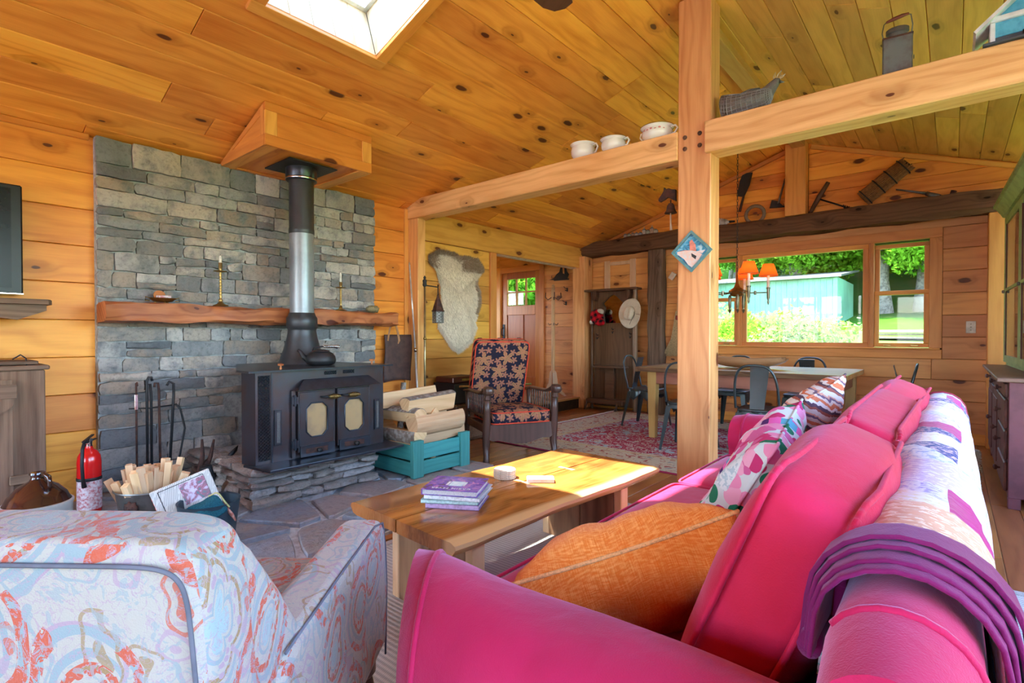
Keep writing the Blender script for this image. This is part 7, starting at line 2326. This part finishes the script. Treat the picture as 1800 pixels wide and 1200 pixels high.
ob('back_board', MB().box((X1 - .015, Y0, 0), (X1, Y1, HT)), M['maroon'], ht)
for y in (Y0, Y1 - .025):
    ob('side_panel', MB().box((X0 + .02, y, 0), (X1 - .015, y + .025, HT), None, .003), M['hgreen'], ht)
ob('bottom', MB().box((X0 + .02, Y0, 0), (X1 - .01, Y1, .025)), M['hgreen'], ht)
ob('top', MB().box((X0 + .02, Y0, HT - .03), (X1 - .01, Y1, HT)), M['hgreen'], ht)
for z_ in (.45, .88):
    ob('shelf', MB().box((X0 + .04, Y0 + .03, z_), (X1 - .02, Y1 - .03, z_ + .018)), M['hgreen'], ht)
for a, b in ((Y0, -.03), (-.03, Y1)):
    dd = ob('door_frame', MB().box((X0, a + .002, .03), (X0 + .02, a + .062, HT - .04), None, .003).box((X0, b - .062, .03), (X0 + .02, b - .002, HT - .04), None, .003)
            .box((X0, a + .062, .03), (X0 + .02, b - .062, .09), None, .003).box((X0, a + .062, HT - .10), (X0 + .02, b - .062, HT - .04), None, .003), M['hgreen'], ht)
    ob('inner_bead', MB().box((X0 + .004, a + .062, .09), (X0 + .016, a + .074, HT - .10)).box((X0 + .004, b - .074, .09), (X0 + .016, b - .062, HT - .10)), M['maroon'], dd)
    ob('muntin', MB().box((X0 + .001, a + .062, .66), (X0 + .018, b - .062, .685), None, .002), M['hgreen'], dd)
    ob('pane', MB().box((X0 + .008, a + .06, .09), (X0 + .011, b - .06, HT - .10)), M['glassr'], dd)
    ob('latch', MB().superq((X0 - .008, b - .03, .66), (.010, .018, .014), .6, .6, 12, 8), M['zinc'], dd, 1)
cw_ = [(X0 + .02, HT - .03), (X0 - .01, HT - .02), (X0 - .025, HT + .01), (X0 - .060, HT + .06), (X0 - .075, HT + .065), (X0 - .075, HT + .09), (X1, HT + .09), (X1, HT - .03)]
w3m = Matrix(((1, 0, 0, 0), (0, 0, -1, 0), (0, 1, 0, 0), (0, 0, 0, 1)))
ob('crown', MB().prism(cw_, -(Y1 + .05), -(Y0 - .05), w3m), M['hgreen'], ht, 30)
for k in range(5):
    y = Y0 + .2 + k * .32
    tag(ob('stacked_plate', MB().lathe([(.03, 0), (.055, .006), (.10, .016), (.102, .02), (.055, .012), (.001, .008)], 20), M['white'], smooth=50, M=TR(.57, 5.60 + y, .827 + .47)),
        'white plate inside the green hutch, %s from the near end' % ('first', 'second', 'third', 'fourth', 'fifth')[k], 'plate', 'white plates in the green hutch')

# ---------------------------------------------------------------- things on the tie beams
def at_beam(u, v): return at(u, v, 'y', 3.54)
def pot(x, r, h, label, wide=1.0, gilt=True):
    t = thing('chamber_pot', (x, 3.55, 2.476), R(0), label, 'pot', 'white china pots on the tie beam')
    prof = [(r * .62, 0), (r * .72, .004), (r * .95, h * .30), (r, h * .55), (r * .93, h * .80), (r * .90, h * .86), (r * 1.06, h * .97), (r * 1.07, h), (r * 1.02, h * .99), (r * .86, h * .85), (r * .90, h * .5), (r * .55, .01), (.001, .008)]
    ob('body', MB().lathe(prof, 30), M['white'], t, 60)
    ob('handle', MB().tube([(r * .92, 0, h * .86), (r * 1.22, 0, h * .90), (r * 1.36, 0, h * .66), (r * 1.18, 0, h * .36), (r * .97, 0, h * .34)], [.008, .007, .008, .007, .009], 8), M['white'], t, 1)
    if gilt:
        ob('gilt_rim', MB().tube([(r * 1.07 * math.cos(a), r * 1.07 * math.sin(a), h) for a in [2 * PI * k / 30 for k in range(30)]], .0022, 5, close=True), M['brass'], t, 1)
    return t
pot(-2.245, .097, .118, 'plain white china pot with one handle, farthest from the post on the beam', gilt=False)
p = pot(-1.975, .095, .098, 'white china pot with a brownish rim, middle of the three on the beam')
p['label'] = 'white china pot with a gilt rim, middle of the three on the beam'
p = pot(-1.625, .110, .095, 'wide white china pot with small flowers nearest to the timber post')
m, nt = newmat('flower_sprig')
principled(nt, (.55, .20, .22), .3)
for k in range(7):
    a = -PI / 2 + (k - 3) * .28
    ob('painted_flower', MB().superq((0, 0, 0), (.009, .0015, .007), .9, .9, 10, 6), m, p, 1, M=TR(.107 * math.cos(a), .107 * math.sin(a), .060 + .006 * math.sin(k * 3), a + PI / 2))
ob('handle', MB().tube([(-.101, 0, .080), (-.125, 0, .082), (-.132, 0, .055), (-.115, 0, .032), (-.104, 0, .034)], .007, 8), M['white'], p, 1)

# wire hen
m, nt = newmat('wire_mesh')
tc = nd(nt, 'TexCoord').outputs['Object']
hn = thing('wire_hen', (-1.00, 3.54, 2.491), 0, 'grey wire mesh hen sitting on the beam beside the post', 'hen ornament')
M['wire2'] = plain('light_wire', (.34, .36, .37), .45, .5, metal=.6)
M['wire'] = plain('grey_wire', (.16, .17, .17), .5, .5, metal=.7)
def henp(s, t_):
    # s: along body from tail (-1) to breast (1); t_: angle
    k = [(-.178, .060, .035, .115), (-.168, .115, .06, .100), (-.12, .125, .085, .085), (-.04, .105, .105, .078), (.04, .100, .105, .078), (.10, .085, .09, .082), (.125, .055, .05, .10), (.135, .035, .03, .12)]
    i = min(int(s * (len(k) - 1)), len(k) - 2)
    f = s * (len(k) - 1) - i
    x, hh, ww, zc_ = [k[i][q] * (1 - f) + k[i + 1][q] * f for q in range(4)]
    a = 2 * PI * t_
    z = zc_ + hh * .62 * math.sin(a)
    if z < .0: z = .0 + .002
    return Vector((x, ww * .75 * math.cos(a), z))
inner_ = plain('hen_inner_mesh', (.10, .10, .10), .7, .3, nscale=300, col2=(.20, .19, .17))
ob('body', MB().grid(henp, 14, 20), inner_, hn, 1)
ob('neck', MB().tube([(.07, 0, .085), (.115, 0, .125), (.145, 0, .155), (.160, 0, .165), (.172, 0, .163)], [.055, .038, .028, .025, .018], 12), inner_, hn, 1)
ob('beak', MB().tube([(.175, 0, .160), (.20, 0, .150)], [.010, .002], 8), M['zinc'], hn, 1)
mb = MB()
for i in range(19):
    s = i / 18
    mb.tube([henp(s, k / 20) * 1.015 for k in range(20)], .0022, 4, close=True)
for k in range(20):
    mb.tube([henp(i / 14, k / 20) * 1.015 for i in range(15)], .0020, 4)
ob('wires', mb, M['wire2'], hn, kind='stuff')
for (a, b) in (((.14, 0, .175), (.150, 0, .225)), ((.155, 0, .182), (.185, 0, .228)), ((.165, 0, .178), (.205, 0, .198))):
    a, b = Vector(a), Vector(b)
    d = (b - a)
    nml = Vector((0, 1, 0)).cross(d).normalized() * .007
    ob('comb_wire', MB().tube([a, a + d * .5 + nml, b, a + d * .5 - nml], .0022, 5, close=True), M['steel'], hn, 1)
ob('handle', MB().tube([(-.08, 0, .135), (-.05, 0, .155), (.0, 0, .165), (.06, 0, .155)], .004, 6).tube([(-.08, .02, .135), (-.05, .02, .155), (.0, .02, .165), (.06, .02, .155)], .004, 6), M['wire'], hn, 1)
# tin lantern box
tn = thing('tin_canister', (-.243, 3.54, 2.491), R(6), 'flat grey tin canister with a wooden bail handle on the beam', 'canister')
M['tin'] = plain('old_grey_tin', (.16, .185, .19), .5, .4, metal=.5, nscale=9, col2=(.10, .09, .085), bump=.2)
ob('body', MB().box((-.066, -.04, 0), (.066, .04, .215), None, .006), M['tin'], tn)
ob('rim', MB().box((-.068, -.042, .0), (.068, .042, .008), None, .002).box((-.068, -.042, .205), (.068, .042, .215), None, .002), M['rust'], tn)
ob('cap', MB().lathe([(.042, .215), (.042, .238), (.052, .242), (.052, .262), (.046, .266), (.001, .266)], 20, None, False, 1.0, .75), M['tin'], tn, 50)
ob('bail', MB().tube([(-.060, 0, .215), (-.068, 0, .26), (-.060, 0, .305), (-.045, 0, .318)], .003, 6).tube([(.060, 0, .215), (.066, 0, .27), (.058, 0, .325), (.045, 0, .330)], .003, 6), M['wire'], tn, 1)
ob('grip', MB().tube([(-.050, 0, .314), (-.02, 0, .322), (.02, 0, .330), (.050, 0, .332)], [.006, .010, .010, .006], 10), plain('red_brown_grip', (.20, .05, .03), .5), tn, 1)
ob('ring', MB().tube([(.072 + .0, .008 * math.cos(a), .095 + .010 * math.sin(a)) for a in [2 * PI * k / 12 for k in range(12)]], .0018, 5, close=True), M['wire'], tn, 1)
# birdhouse
bh = thing('birdhouse', (.27, 3.52, 2.491), R(0), 'white and sky blue painted birdhouse on the beam by the ceiling', 'birdhouse')
M['sky'] = plain('sky_blue_paint', (.10, .42, .62), .5, nscale=30, col2=(.06, .30, .50))
M['roofgrey'] = plain('grey_white_paint', (.66, .68, .74), .5, nscale=10)
ob('base', MB().box((-.17, -.10, 0), (.20, .10, .012), None, .002), plain('charcoal_base', (.06, .07, .09), .6), bh)
ob('lower_band', MB().box((-.13, -.075, .012), (.18, .085, .05), None, .002), bpy.data.materials['charcoal_base'], bh)
ob('front_wall', MB().box((-.135, -.08, .035), (.18, -.068, .105), None, .002), M['sky'], bh)
ob('body', MB().box((-.13, -.068, .05), (.18, .08, .14)), M['roofgrey'], bh)
ob('corner_trim', MB().box((-.145, -.085, .012), (-.125, .085, .125), None, .003), M['roofgrey'], bh)
ob('eave_board', MB().box((-.145, -.095, .105), (.19, -.066, .13), None, .003), M['roofgrey'], bh)
wb_ = Matrix(((1, 0, 0, 0), (0, 0, -1, 0), (0, 1, 0, 0), (0, 0, 0, 1)))
gx = .02
ob('gable_wall', MB().prism([(gx - .15, .13), (gx + .15, .13), (gx, .26)], .055, .068, wb_), M['sky'], bh)
ob('entrance_hole', MB().cyl((gx, -.0685, .18), (gx, -.0705, .18), .022, .022, 18), M['screen'], bh)
for s in (-1, 1):
    ob('roof', MB().prism([(gx, .255), (gx + s * .215, .062), (gx + s * .225, .074), (gx, .275)], -.10, .12, wb_), M['roofgrey'], bh)
ob('door_slot', MB().box((-.03, -.0815, .018), (.04, -.0765, .04)), M['screen'], bh)
ob('perch', MB().cyl((.06, -.08, .05), (.06, -.11, .05), .004, .004, 8), M['chrome'], bh, 1)

# diamond picture on the post
dp = thing('diamond_picture', (-1.340, 3.468, 1.656), 0, 'small diamond hung painting of a pale long eared animal in a teal frame', 'picture')
Md = Matrix.Rotation(R(90), 4, 'X') @ Matrix.Rotation(R(45), 4, 'Z')
M['tealframe'] = plain('teal_frame', (.06, .19, .22), .45, nscale=30, col2=(.12, .26, .24))
h = .098
for k in range(4):
    Mk = Md @ Matrix.Rotation(PI / 2 * k, 4, 'Z')
    ob('frame_side', MB().prism([(-h, -h), (h, -h), (h - .016, -h + .016), (-h + .016, -h + .016)], 0.0, .018, Mk), M['tealframe'], dp)
m, nt = newmat('painted_animal')
tc = nd(nt, 'TexCoord').outputs['Object']
n1 = noise(nt, tc, 24, 3, .6, 1.0)
cbg = ramp(nt, n1, [(.35, (.03, .07, .14)), (.5, (.03, .30, .50)), (.65, (.35, .55, .62))])
principled(nt, cbg, .4)
M['paintbg'] = m
M['paintpink'] = plain('painted_pink', (.72, .50, .42), .45, nscale=45, col2=(.60, .62, .62))
M['paintcoral'] = plain('painted_coral', (.72, .25, .18), .45, nscale=45)
ob('canvas', MB().box((-h + .014, -h + .014, .002), (h - .014, h - .014, .006), Md), M['paintbg'], dp)
def pix(pts, z0_, z1_, mat, nm):
    q = [at(1160 + u / 12, 390 + v / 12, 'y', 3.468) - dp.location for u, v in pts]
    ob(nm, MB().prism([(p.x, p.z) for p in q], -z1_, -z0_, Matrix(((1, 0, 0, 0), (0, 0, 1, 0), (0, 1, 0, 0), (0, 0, 0, 1)))), mat, dp)
pix([(370, 640), (520, 605), (640, 600), (800, 620), (900, 680), (830, 800), (680, 960), (600, 900), (520, 790), (380, 690)], .006, .0072, M['paintpink'], 'painted_head')
pix([(640, 600), (630, 420), (680, 370), (760, 480), (770, 620)], .006, .0078, M['paintcoral'], 'painted_ear')
pix([(800, 620), (860, 600), (970, 590), (900, 660)], .006, .0078, M['paintpink'], 'painted_ear')
pix([(670, 660), (780, 720), (760, 790), (680, 730)], .0075, .0084, M['black'], 'painted_eye')
pix([(370, 640), (520, 600), (640, 600), (520, 615)], .0075, .0082, M['paintcoral'], 'painted_stroke')

# horse head bell bracket fixed to the post
hb_ = thing('horse_bell', (-1.45, 3.60, 1.95), 0, 'rusty cast iron horse head bell bracket on the side of the post', 'bell')
y = 3.56
def hpix(u, v, yy=3.60): return at(u, v, 'y', yy) - hb_.location
hd_ = [(1189, 333), (1189, 354), (1180, 350), (1175, 347), (1168, 352), (1161, 356), (1158, 353), (1159, 349), (1164, 342), (1167, 336), (1168, 329), (1171, 333), (1176, 331), (1182, 333)]
q = [hpix(u, v) for u, v in hd_]
ob('horse_head', MB().prism([(p.x, p.z) for p in q], -.014, .014, Matrix(((1, 0, 0, 0), (0, 0, 1, 0), (0, 1, 0, 0), (0, 0, 0, 1)))), M['rust'], hb_, bevel=.006)
c = hpix(1179, 366)
ob('bell', MB().lathe([(.044, -.035), (.040, -.028), (.030, -.010), (.026, .018), (.016, .034), (.004, .038)], 18, Matrix.Translation(c)), M['rust'], hb_, 50)
ob('yoke', MB().tube([c + Vector((0, 0, .034)), c + Vector((0, 0, .06))], .005, 6), M['rust'], hb_, 1)
ob('pull_cord', MB().tube([c + Vector((0, 0, -.03)), c + Vector((0, 0, -.10)), c + Vector((.004, 0, -.155))], [.005, .006, .010], 8), M['felt'], hb_, 1)

# ---------------------------------------------------------------- gable tools, village, ring
def gp_(u, v, y=6.92): return at(u, v, 'y', y)
def flat(nm, par, pts, t0, t1, mat, y=6.92):
    q = [gp_(u, v, y) - par.location for u, v in pts]
    return ob(nm, MB().prism([(p.x, p.z) for p in q], t0, t1, Matrix(((1, 0, 0, 0), (0, 0, 1, 0), (0, 1, 0, 0), (0, 0, 0, 1)))), mat, par)
o = gp_(1310, 340); t = thing('hay_knife', o, 0, 'black broad bladed hay knife hanging on the gable behind the chandelier chain', 'tool')
flat('blade', t, [(1323, 303), (1318, 325), (1308, 346), (1296, 345), (1300, 320), (1305, 308), (1313, 304)], -.006, .004, M['black'])
ob('handle', MB().tube([gp_(1307, 345) - o, gp_(1300, 372) - o], [.014, .018], 8), M['rust'], t, 1)
o = gp_(1370, 345); t = thing('hatchet', o, 0, 'old iron hatchet standing head down beside the king post', 'tool')
flat('head', t, [(1357, 352), (1366, 353), (1378, 362), (1377, 357), (1380, 364), (1353, 366)], -.014, .006, M['black'])
ob('handle', MB().tube([gp_(1368, 358) - o, gp_(1380, 314) - o], [.022, .016], 8, flat=.6), M['zinc'], t, 1)
o = gp_(1327, 377, 6.86); t = thing('wooden_ring', o, 0, 'grey octagonal wooden ring leaning on the dark beam', 'ring')
ob('ring', MB().tube([(.105 * math.cos(a), 0, .105 * math.sin(a)) for a in [2 * PI * k / 24 for k in range(24)]], .021, 8, close=True), M['ringw'] if 'ringw' in M else M.setdefault('ringw', plain('grey_worn_wood', (.26, .19, .13), .8, nscale=20)), t, 1)
o = gp_(1440, 350); t = thing('hand_auger', o, 0, 'old hand auger with a long wooden cross handle on the gable', 'tool')
ob('handle', MB().tube([gp_(1456, 320) - o, gp_(1440, 346) - o, gp_(1422, 378) - o], [.022, .028, .020], 8), M['hall'], t, 1)
a_, b_ = gp_(1441, 350) - o, gp_(1500, 368) - o
ob('shaft', MB().tube([a_, a_.lerp(b_, .75)], .009, 8), M['black'], t, 1)
tw_ = []
for i in range(40):
    s = .7 + .3 * i / 39
    p = a_.lerp(b_, s)
    tw_.append(p + Vector((0, .016 * math.cos(i * .9), .016 * math.sin(i * .9))))
ob('screw_tip', MB().tube(tw_, .006, 6), M['black'], t, 1)
o = gp_(1556, 318); t = thing('fish_trap', o, 0, 'long woven reed basket trap with three dark hoops on the gable', 'basket')
a_, b_ = gp_(1517, 350, 6.88) - o, gp_(1596, 287, 6.88) - o
d_ = (b_ - a_); ax_ = d_.normalized(); n1 = Vector((0, 1, 0)); n2 = ax_.cross(n1)
mb = MB()
rr2 = random.Random(1)
for k in range(34):
    an = 2 * PI * k / 34
    off = n1 * math.cos(an) * .055 + n2 * math.sin(an) * .082
    mb.tube([a_ + off * 1.0, a_.lerp(b_, .5) + off * 1.02, b_ + off * (.9 + rr2.uniform(-.05, .05)) + ax_ * rr2.uniform(-.02, .02)], .0065, 5)
ob('reeds', mb, plain('brown_reed', (.30, .13, .045), .7, nscale=50, col2=(.18, .07, .03)), t, kind='stuff')
ob('lining', MB().tube([a_, b_], .045, 12), M['backing'], t, 1)
for s in (.06, .36, .62, .9):
    c_ = a_.lerp(b_, s)
    ob('hoop', MB().tube([c_ + n1 * math.cos(an) * .063 + n2 * math.sin(an) * .092 for an in [2 * PI * k / 22 for k in range(22)]], .007, 6, close=True), M['black'], t, 1)
o = gp_(1620, 343); t = thing('iron_crank_tool', o, 0, 'long thin iron tool with a curved bowl end resting above the dark beam', 'tool')
ob('rod', MB().tube([gp_(1575, 333) - o, gp_(1600, 336) - o, gp_(1630, 340) - o], [.008, .010, .014], 8), M['zinc'], t, 1)
ob('socket', MB().tube([gp_(1628, 340) - o, gp_(1650, 346) - o], [.022, .028], 10), M['zinc'], t, 1)
ob('curved_end', MB().tube([gp_(1648, 345) - o, gp_(1662, 350) - o, gp_(1672, 345) - o, gp_(1677, 335) - o], [.026, .026, .022, .026], 10), M['rust'], t, 1)
o = gp_(1270, 391, 6.86); t = thing('white_carved_cone', o, 0, 'white ridged cone ornament lying on the dark beam beside the post', 'ornament')
mb = MB()
for k in range(7):
    r_ = [.052, .060, .062, .058, .050, .038, .022][k]
    mb.lathe([(r_ * .7, 0), (r_, .012), (r_ * .7, .028)], 12, Matrix.Translation((-.10 + k * .026, 0, 0)) @ Matrix.Rotation(R(90), 4, 'Y'))
ob('cone', mb, plain('chalky_white', (.62, .58, .52), .8, nscale=30, col2=(.35, .28, .22)), t, 50)
ob('peg', MB().tube([(.08, 0, 0), (.15, 0, -.005)], [.016, .012], 8), M['black'], t, 1)
# village
rr3 = random.Random(4)
cols3 = [(.55, .50, .42), (.42, .50, .40), (.50, .36, .28), (.60, .58, .54), (.38, .42, .46)]
for k in range(9):
    x = -3.62 + k * .058
    hh_ = rr3.uniform(.035, .055) + (.03 if k in (5, 7) else 0)
    t = thing('miniature_house', (x, 6.86, 2.492), 0, 'tiny painted house number like block in the miniature village on the dark beam', 'miniature house', 'miniature village on the dark beam')
    t['label'] = ['tiny cream house', 'tiny sage green house', 'tiny brown barn', 'tiny white cottage', 'tiny slate blue house', 'tiny cream church with a steeple', 'tiny brown shop', 'tiny tall white church', 'tiny grey green house'][k] + ' in the miniature village row on the dark beam'
    c = cols3[k % 5]
    ob('walls', MB().box((-.024, -.015, 0), (.024, .015, hh_)), plain('house_%d' % k, c, .7, nscale=120), t)
    ob('roof', MB().prism([(-.028, hh_), (.028, hh_), (0, hh_ + .022)], -.018, .018, Matrix(((1, 0, 0, 0), (0, 0, 1, 0), (0, 1, 0, 0), (0, 0, 0, 1)))), M['zinc'], t)
    if k in (5, 7):
        ob('steeple', MB().lathe([(.008, hh_), (.008, hh_ + .03), (.001, hh_ + .055)], 6), M['felt'], t)

# ceiling fan behind the camera, one blade tip in view
fn_ = thing('ceiling_fan', (-1.375, 1.10, 2.60), R(-34), 'brown ceiling fan with wooden blades hanging from the ridge', 'ceiling fan')
for k in range(3):
    ob('blade', MB().prism([(.14, -.05), (.20, -.065), (.85, -.075), (.905, -.05), (.92, .0), (.905, .05), (.85, .075), (.20, .065), (.14, .05)], -.004, .004, Matrix.Rotation(PI / 2 - R(-34) + k * 2 * PI / 3, 4, 'Z')), M['hallx'], fn_)
ob('downrod', MB().cyl((0, 0, .1), (0, 0, .72), .014, .014, 12), M['black'], fn_, 1)
ob('motor', MB().lathe([(.05, .12), (.10, .09), (.11, .03), (.10, -.02), (.06, -.05), (.001, -.055)], 24), M['black'], fn_, 50)
# ---------------------------------------------------------------- outside
def gz(x, y):
    r = math.hypot(x, y - 5)
    base = -.35
    yy = max(0, y - 8)
    h = .112 * yy + max(0, y - 34) * .42
    h += max(0, r - 26) * .10
    return base + h
mb = MB()
def terr(s, t):
    x, y = -70 + 140 * s, -60 + 140 * t
    x = -1 + (x + 1) * 1.0
    return Vector((x, y, gz(x, y)))
mb.grid(terr, 70, 70)
m, nt = newmat('lawn_bounce')
tc = nd(nt, 'TexCoord').outputs['Object']
n1 = noise(nt, tc, .35, 3)
n2 = noise(nt, tc, 9.0, 4)
c = mix(nt, sstep(nt, n1, .42, .60), (.03, .105, .008), (.09, .125, .035))
c = mix(nt, mth(nt, 'MULTIPLY', n2, .6), c, (.05, .14, .012))
yy_ = nd(nt, 'SeparateXYZ', {0: tc}).outputs[1]
xx_ = nd(nt, 'SeparateXYZ', {0: tc}).outputs[0]
near = mth(nt, 'MULTIPLY', sstep(nt, yy_, 9.0, 7.0), sstep(nt, xx_, .5, 1.5))
c = mix(nt, near, c, (.17, .26, .07))  # grass beside the right wall brightened to bounce light up to the ceiling
c = mix(nt, sstep(nt, yy_, -1.5, -3.0), c, (.46, .42, .37))  # pale warm ground added behind the camera, unseen, to bounce light indoors
principled(nt, c, .95, .05)
M['lawn_bounce'] = m
tag(ob('ground', mb, M['lawn_bounce'], smooth=1), 'grassy sunlit ground rising behind the house, unseen parts brightened to bounce light', 'ground', kind='structure')
def leafm(name, col):
    m, nt = newmat(name)
    rnd_ = nd(nt, 'ObjectInfo').outputs['Random']
    n_ = noise(nt, nd(nt, 'TexCoord').outputs['Object'], 1.6, 2)
    c = mix(nt, n_, tuple(x * .6 for x in col), tuple(min(1, x * 1.5) for x in col))
    d = nd(nt, 'BsdfDiffuse', {0: c})
    t = nd(nt, 'BsdfTranslucent', {0: mix(nt, .5, c, (.35, .60, .05))})
    nd(nt, 'OutputMaterial', {0: nd(nt, 'MixShader', {0: .5, 1: d.outputs[0], 2: t.outputs[0]}).outputs[0]})
    return m
M['leafg'] = leafm('green_leaves', (.09, .27, .02))
M['leafy'] = leafm('yellow_green_leaves', (.13, .29, .02))
M['trunk'] = plain('tree_bark', (.26, .24, .21), .9, .1, nscale=8, col2=(.12, .11, .10), bump=.6, bdist=.03)
rn = np.random.default_rng(5)
def leaves(n, rx, rz, sz, hollow=.35):
    d = rn.normal(size=(n, 3)); d /= np.linalg.norm(d, axis=1)[:, None]
    r = (hollow + (1 - hollow) * rn.random(n)) ** .5
    lump = 1 + .22 * np.sin(d[:, 0] * 5 + 1) * np.cos(d[:, 1] * 4) + .18 * np.sin(d[:, 2] * 6 + d[:, 0] * 3)
    p = d * (r * lump)[:, None] * np.array([rx, rx, rz])
    a = rn.normal(size=(n, 3)); a /= np.linalg.norm(a, axis=1)[:, None]
    b = rn.normal(size=(n, 3)); b -= a * (a * b).sum(1)[:, None]; b /= np.linalg.norm(b, axis=1)[:, None]
    s = sz * rn.uniform(.6, 1.3, n)[:, None]
    v = np.stack([p - a * s, p + b * s * .55, p + a * s, p - b * s * .55], 1).reshape(-1, 3)
    f = np.arange(n * 4).reshape(-1, 4)
    me = bpy.data.meshes.new('crown')
    me.from_pydata(v.tolist(), [], f.tolist())
    return me
crown_a = leaves(9000, 3.0, 2.6, .17, .15); crown_a.materials.append(M['leafg'])
crown_b = leaves(9000, 3.0, 2.8, .16, .15); crown_b.materials.append(M['leafy'])
trees = [(-9.5, 31, .22, 0), (-6.0, 29, .30, 1), (-4.6, 33, .26, 0), (-2.6, 30, .40, 1), (-1.0, 30.5, .34, 0), (.3, 28, .30, 1), (2.4, 32, .24, 0), (4.8, 29, .24, 1), (-13, 30, .25, 1), (-16.5, 27, .25, 0), (-20, 24, .25, 1),
         (-3.6, 37, .2, 0), (-.2, 36, .2, 1), (-7.6, 37, .2, 1), (3.2, 37, .2, 0), (-11.5, 37, .2, 0), (6.8, 34, .2, 0)]
names = ['far left', '']
for i, (x, y, r, k) in enumerate(trees):
    z = gz(x, y)
    t = thing('tree', (x, y, z), i * 1.3, 'pale trunked leafy green tree at the wood edge behind the shed', 'tree', 'leafy trees at the wood edge outside the windows')
    hh_ = 7.5
    ob('trunk', MB().tube([(0, 0, -.5), (.1, 0, 1.5), (.05, .1, 3.5), (-.1, 0, 5.2), (0, 0, hh_)], [r * 1.5, r, r * .85, r * .6, r * .3], 10), M['trunk'], t, 1)
    for (dx, dy, dz, sc_) in ((0, 0, 5.6, 1.0), (1.6, -.9, 3.6, .62), (-1.7, -.6, 4.0, .62)):
        o = bpy.data.objects.new('crown', (crown_a, crown_b)[k])
        put(o, t, Matrix.Translation((dx, dy, dz)) @ Matrix.Scale(sc_, 4) @ Matrix.Rotation(dx + i, 4, 'Z'))
        o['kind'] = 'stuff'
# trees beyond the entry, seen through the front door panes
for i, (x, y) in enumerate([(-12, 17), (-15, 12)]):
    t = thing('tree', (x, y, gz(x, y)), i, 'leafy tree near the entry side of the house', 'tree', 'leafy trees beyond the entry')
    ob('trunk', MB().tube([(0, 0, -.5), (0, 0, 4)], [.3, .2], 10), M['trunk'], t, 1)
    for dz in (2.0, 4.6):
        o = bpy.data.objects.new('crown', crown_a)
        put(o, t, Matrix.Translation((0, 0, dz)))
        o['kind'] = 'stuff'
bush = leaves(5000, .95, .62, .055, .1); bush.materials.append(M['leafy'])
M['blossom'] = leafm('white_blossom_leaves', (.20, .25, .11))
bush2 = leaves(5000, .95, .65, .05, .1); bush2.materials.append(M['blossom'])
for i, (x, y, s, k) in enumerate([(-3.9, 12.5, 1.25, 0), (-3.1, 11.8, 1.0, 1), (-2.9, 13.8, 1.25, 1), (-4.6, 14.2, 1.4, 1), (-3.2, 15.2, 1.1, 0), (-5.6, 13.0, 1.3, 0), (-2.45, 12.6, .7, 0)]):
    t = thing('bush', (x, y, gz(x, y)), i, ['leafy yellow green bush outside the picture window', 'pale blossoming bush outside the picture window'][k], 'bush', ['yellow green bushes outside', 'pale blossoming bushes outside'][k])
    o = bpy.data.objects.new('foliage', (bush, bush2)[k])
    put(o, t, Matrix.Translation((0, 0, .45 * s)) @ Matrix.Scale(s, 4))
    o['kind'] = 'stuff'
    ob('stem', MB().tube([(0, 0, -.1), (0, 0, .5 * s)], .03, 6), M['trunk'], t, 1)
# pale green shed
shx, shy = -3.5, 24.0
sz0 = gz(shx, shy) - .2
sh_ = thing('garden_shed', (shx, shy, sz0), 0, 'pale green ribbed metal shed with a dark eaves line outside', 'shed')
M['shedg'] = plain('pale_green_metal', (.13, .30, .19), .5, nscale=.6)
ob('walls', MB().box((-7.0, 0, 0), (0, 4.5, 2.15)), M['shedg'], sh_)
for k in range(34):
    ob('rib', MB().box((-6.95 + k * .205, -.03, 0), (-6.915 + k * .205, 0, 2.12)), M['shedg'], sh_)
ob('corner_trim', MB().box((-.12, -.04, 0), (.03, .0, 2.15)), M['shedg'], sh_)
ob('roof', MB().prism([(-.25, 2.12), (4.8, 2.75), (4.8, 2.82), (-.25, 2.20)], -7.15, .18, Mside), M['zinc'], sh_)
# log pile and path
lp_ = thing('timber_pile', (-.9, 19.5, gz(-.9, 19.5)), R(-6), 'low pile of grey weathered boards lying on the grass outside', 'timber pile')
rr5 = random.Random(3)
for k in range(9):
    ob('board', MB().box((-.95 + rr5.uniform(-.2, .1), -.15, 0), (.9 + rr5.uniform(-.2, .2), .15, .05), None, .01), M['ringw'], lp_, M=TR(0, rr5.uniform(-.25, .25), .02 + (k // 3) * .10 + rr5.uniform(0, .04), R(rr5.uniform(-8, 8))))
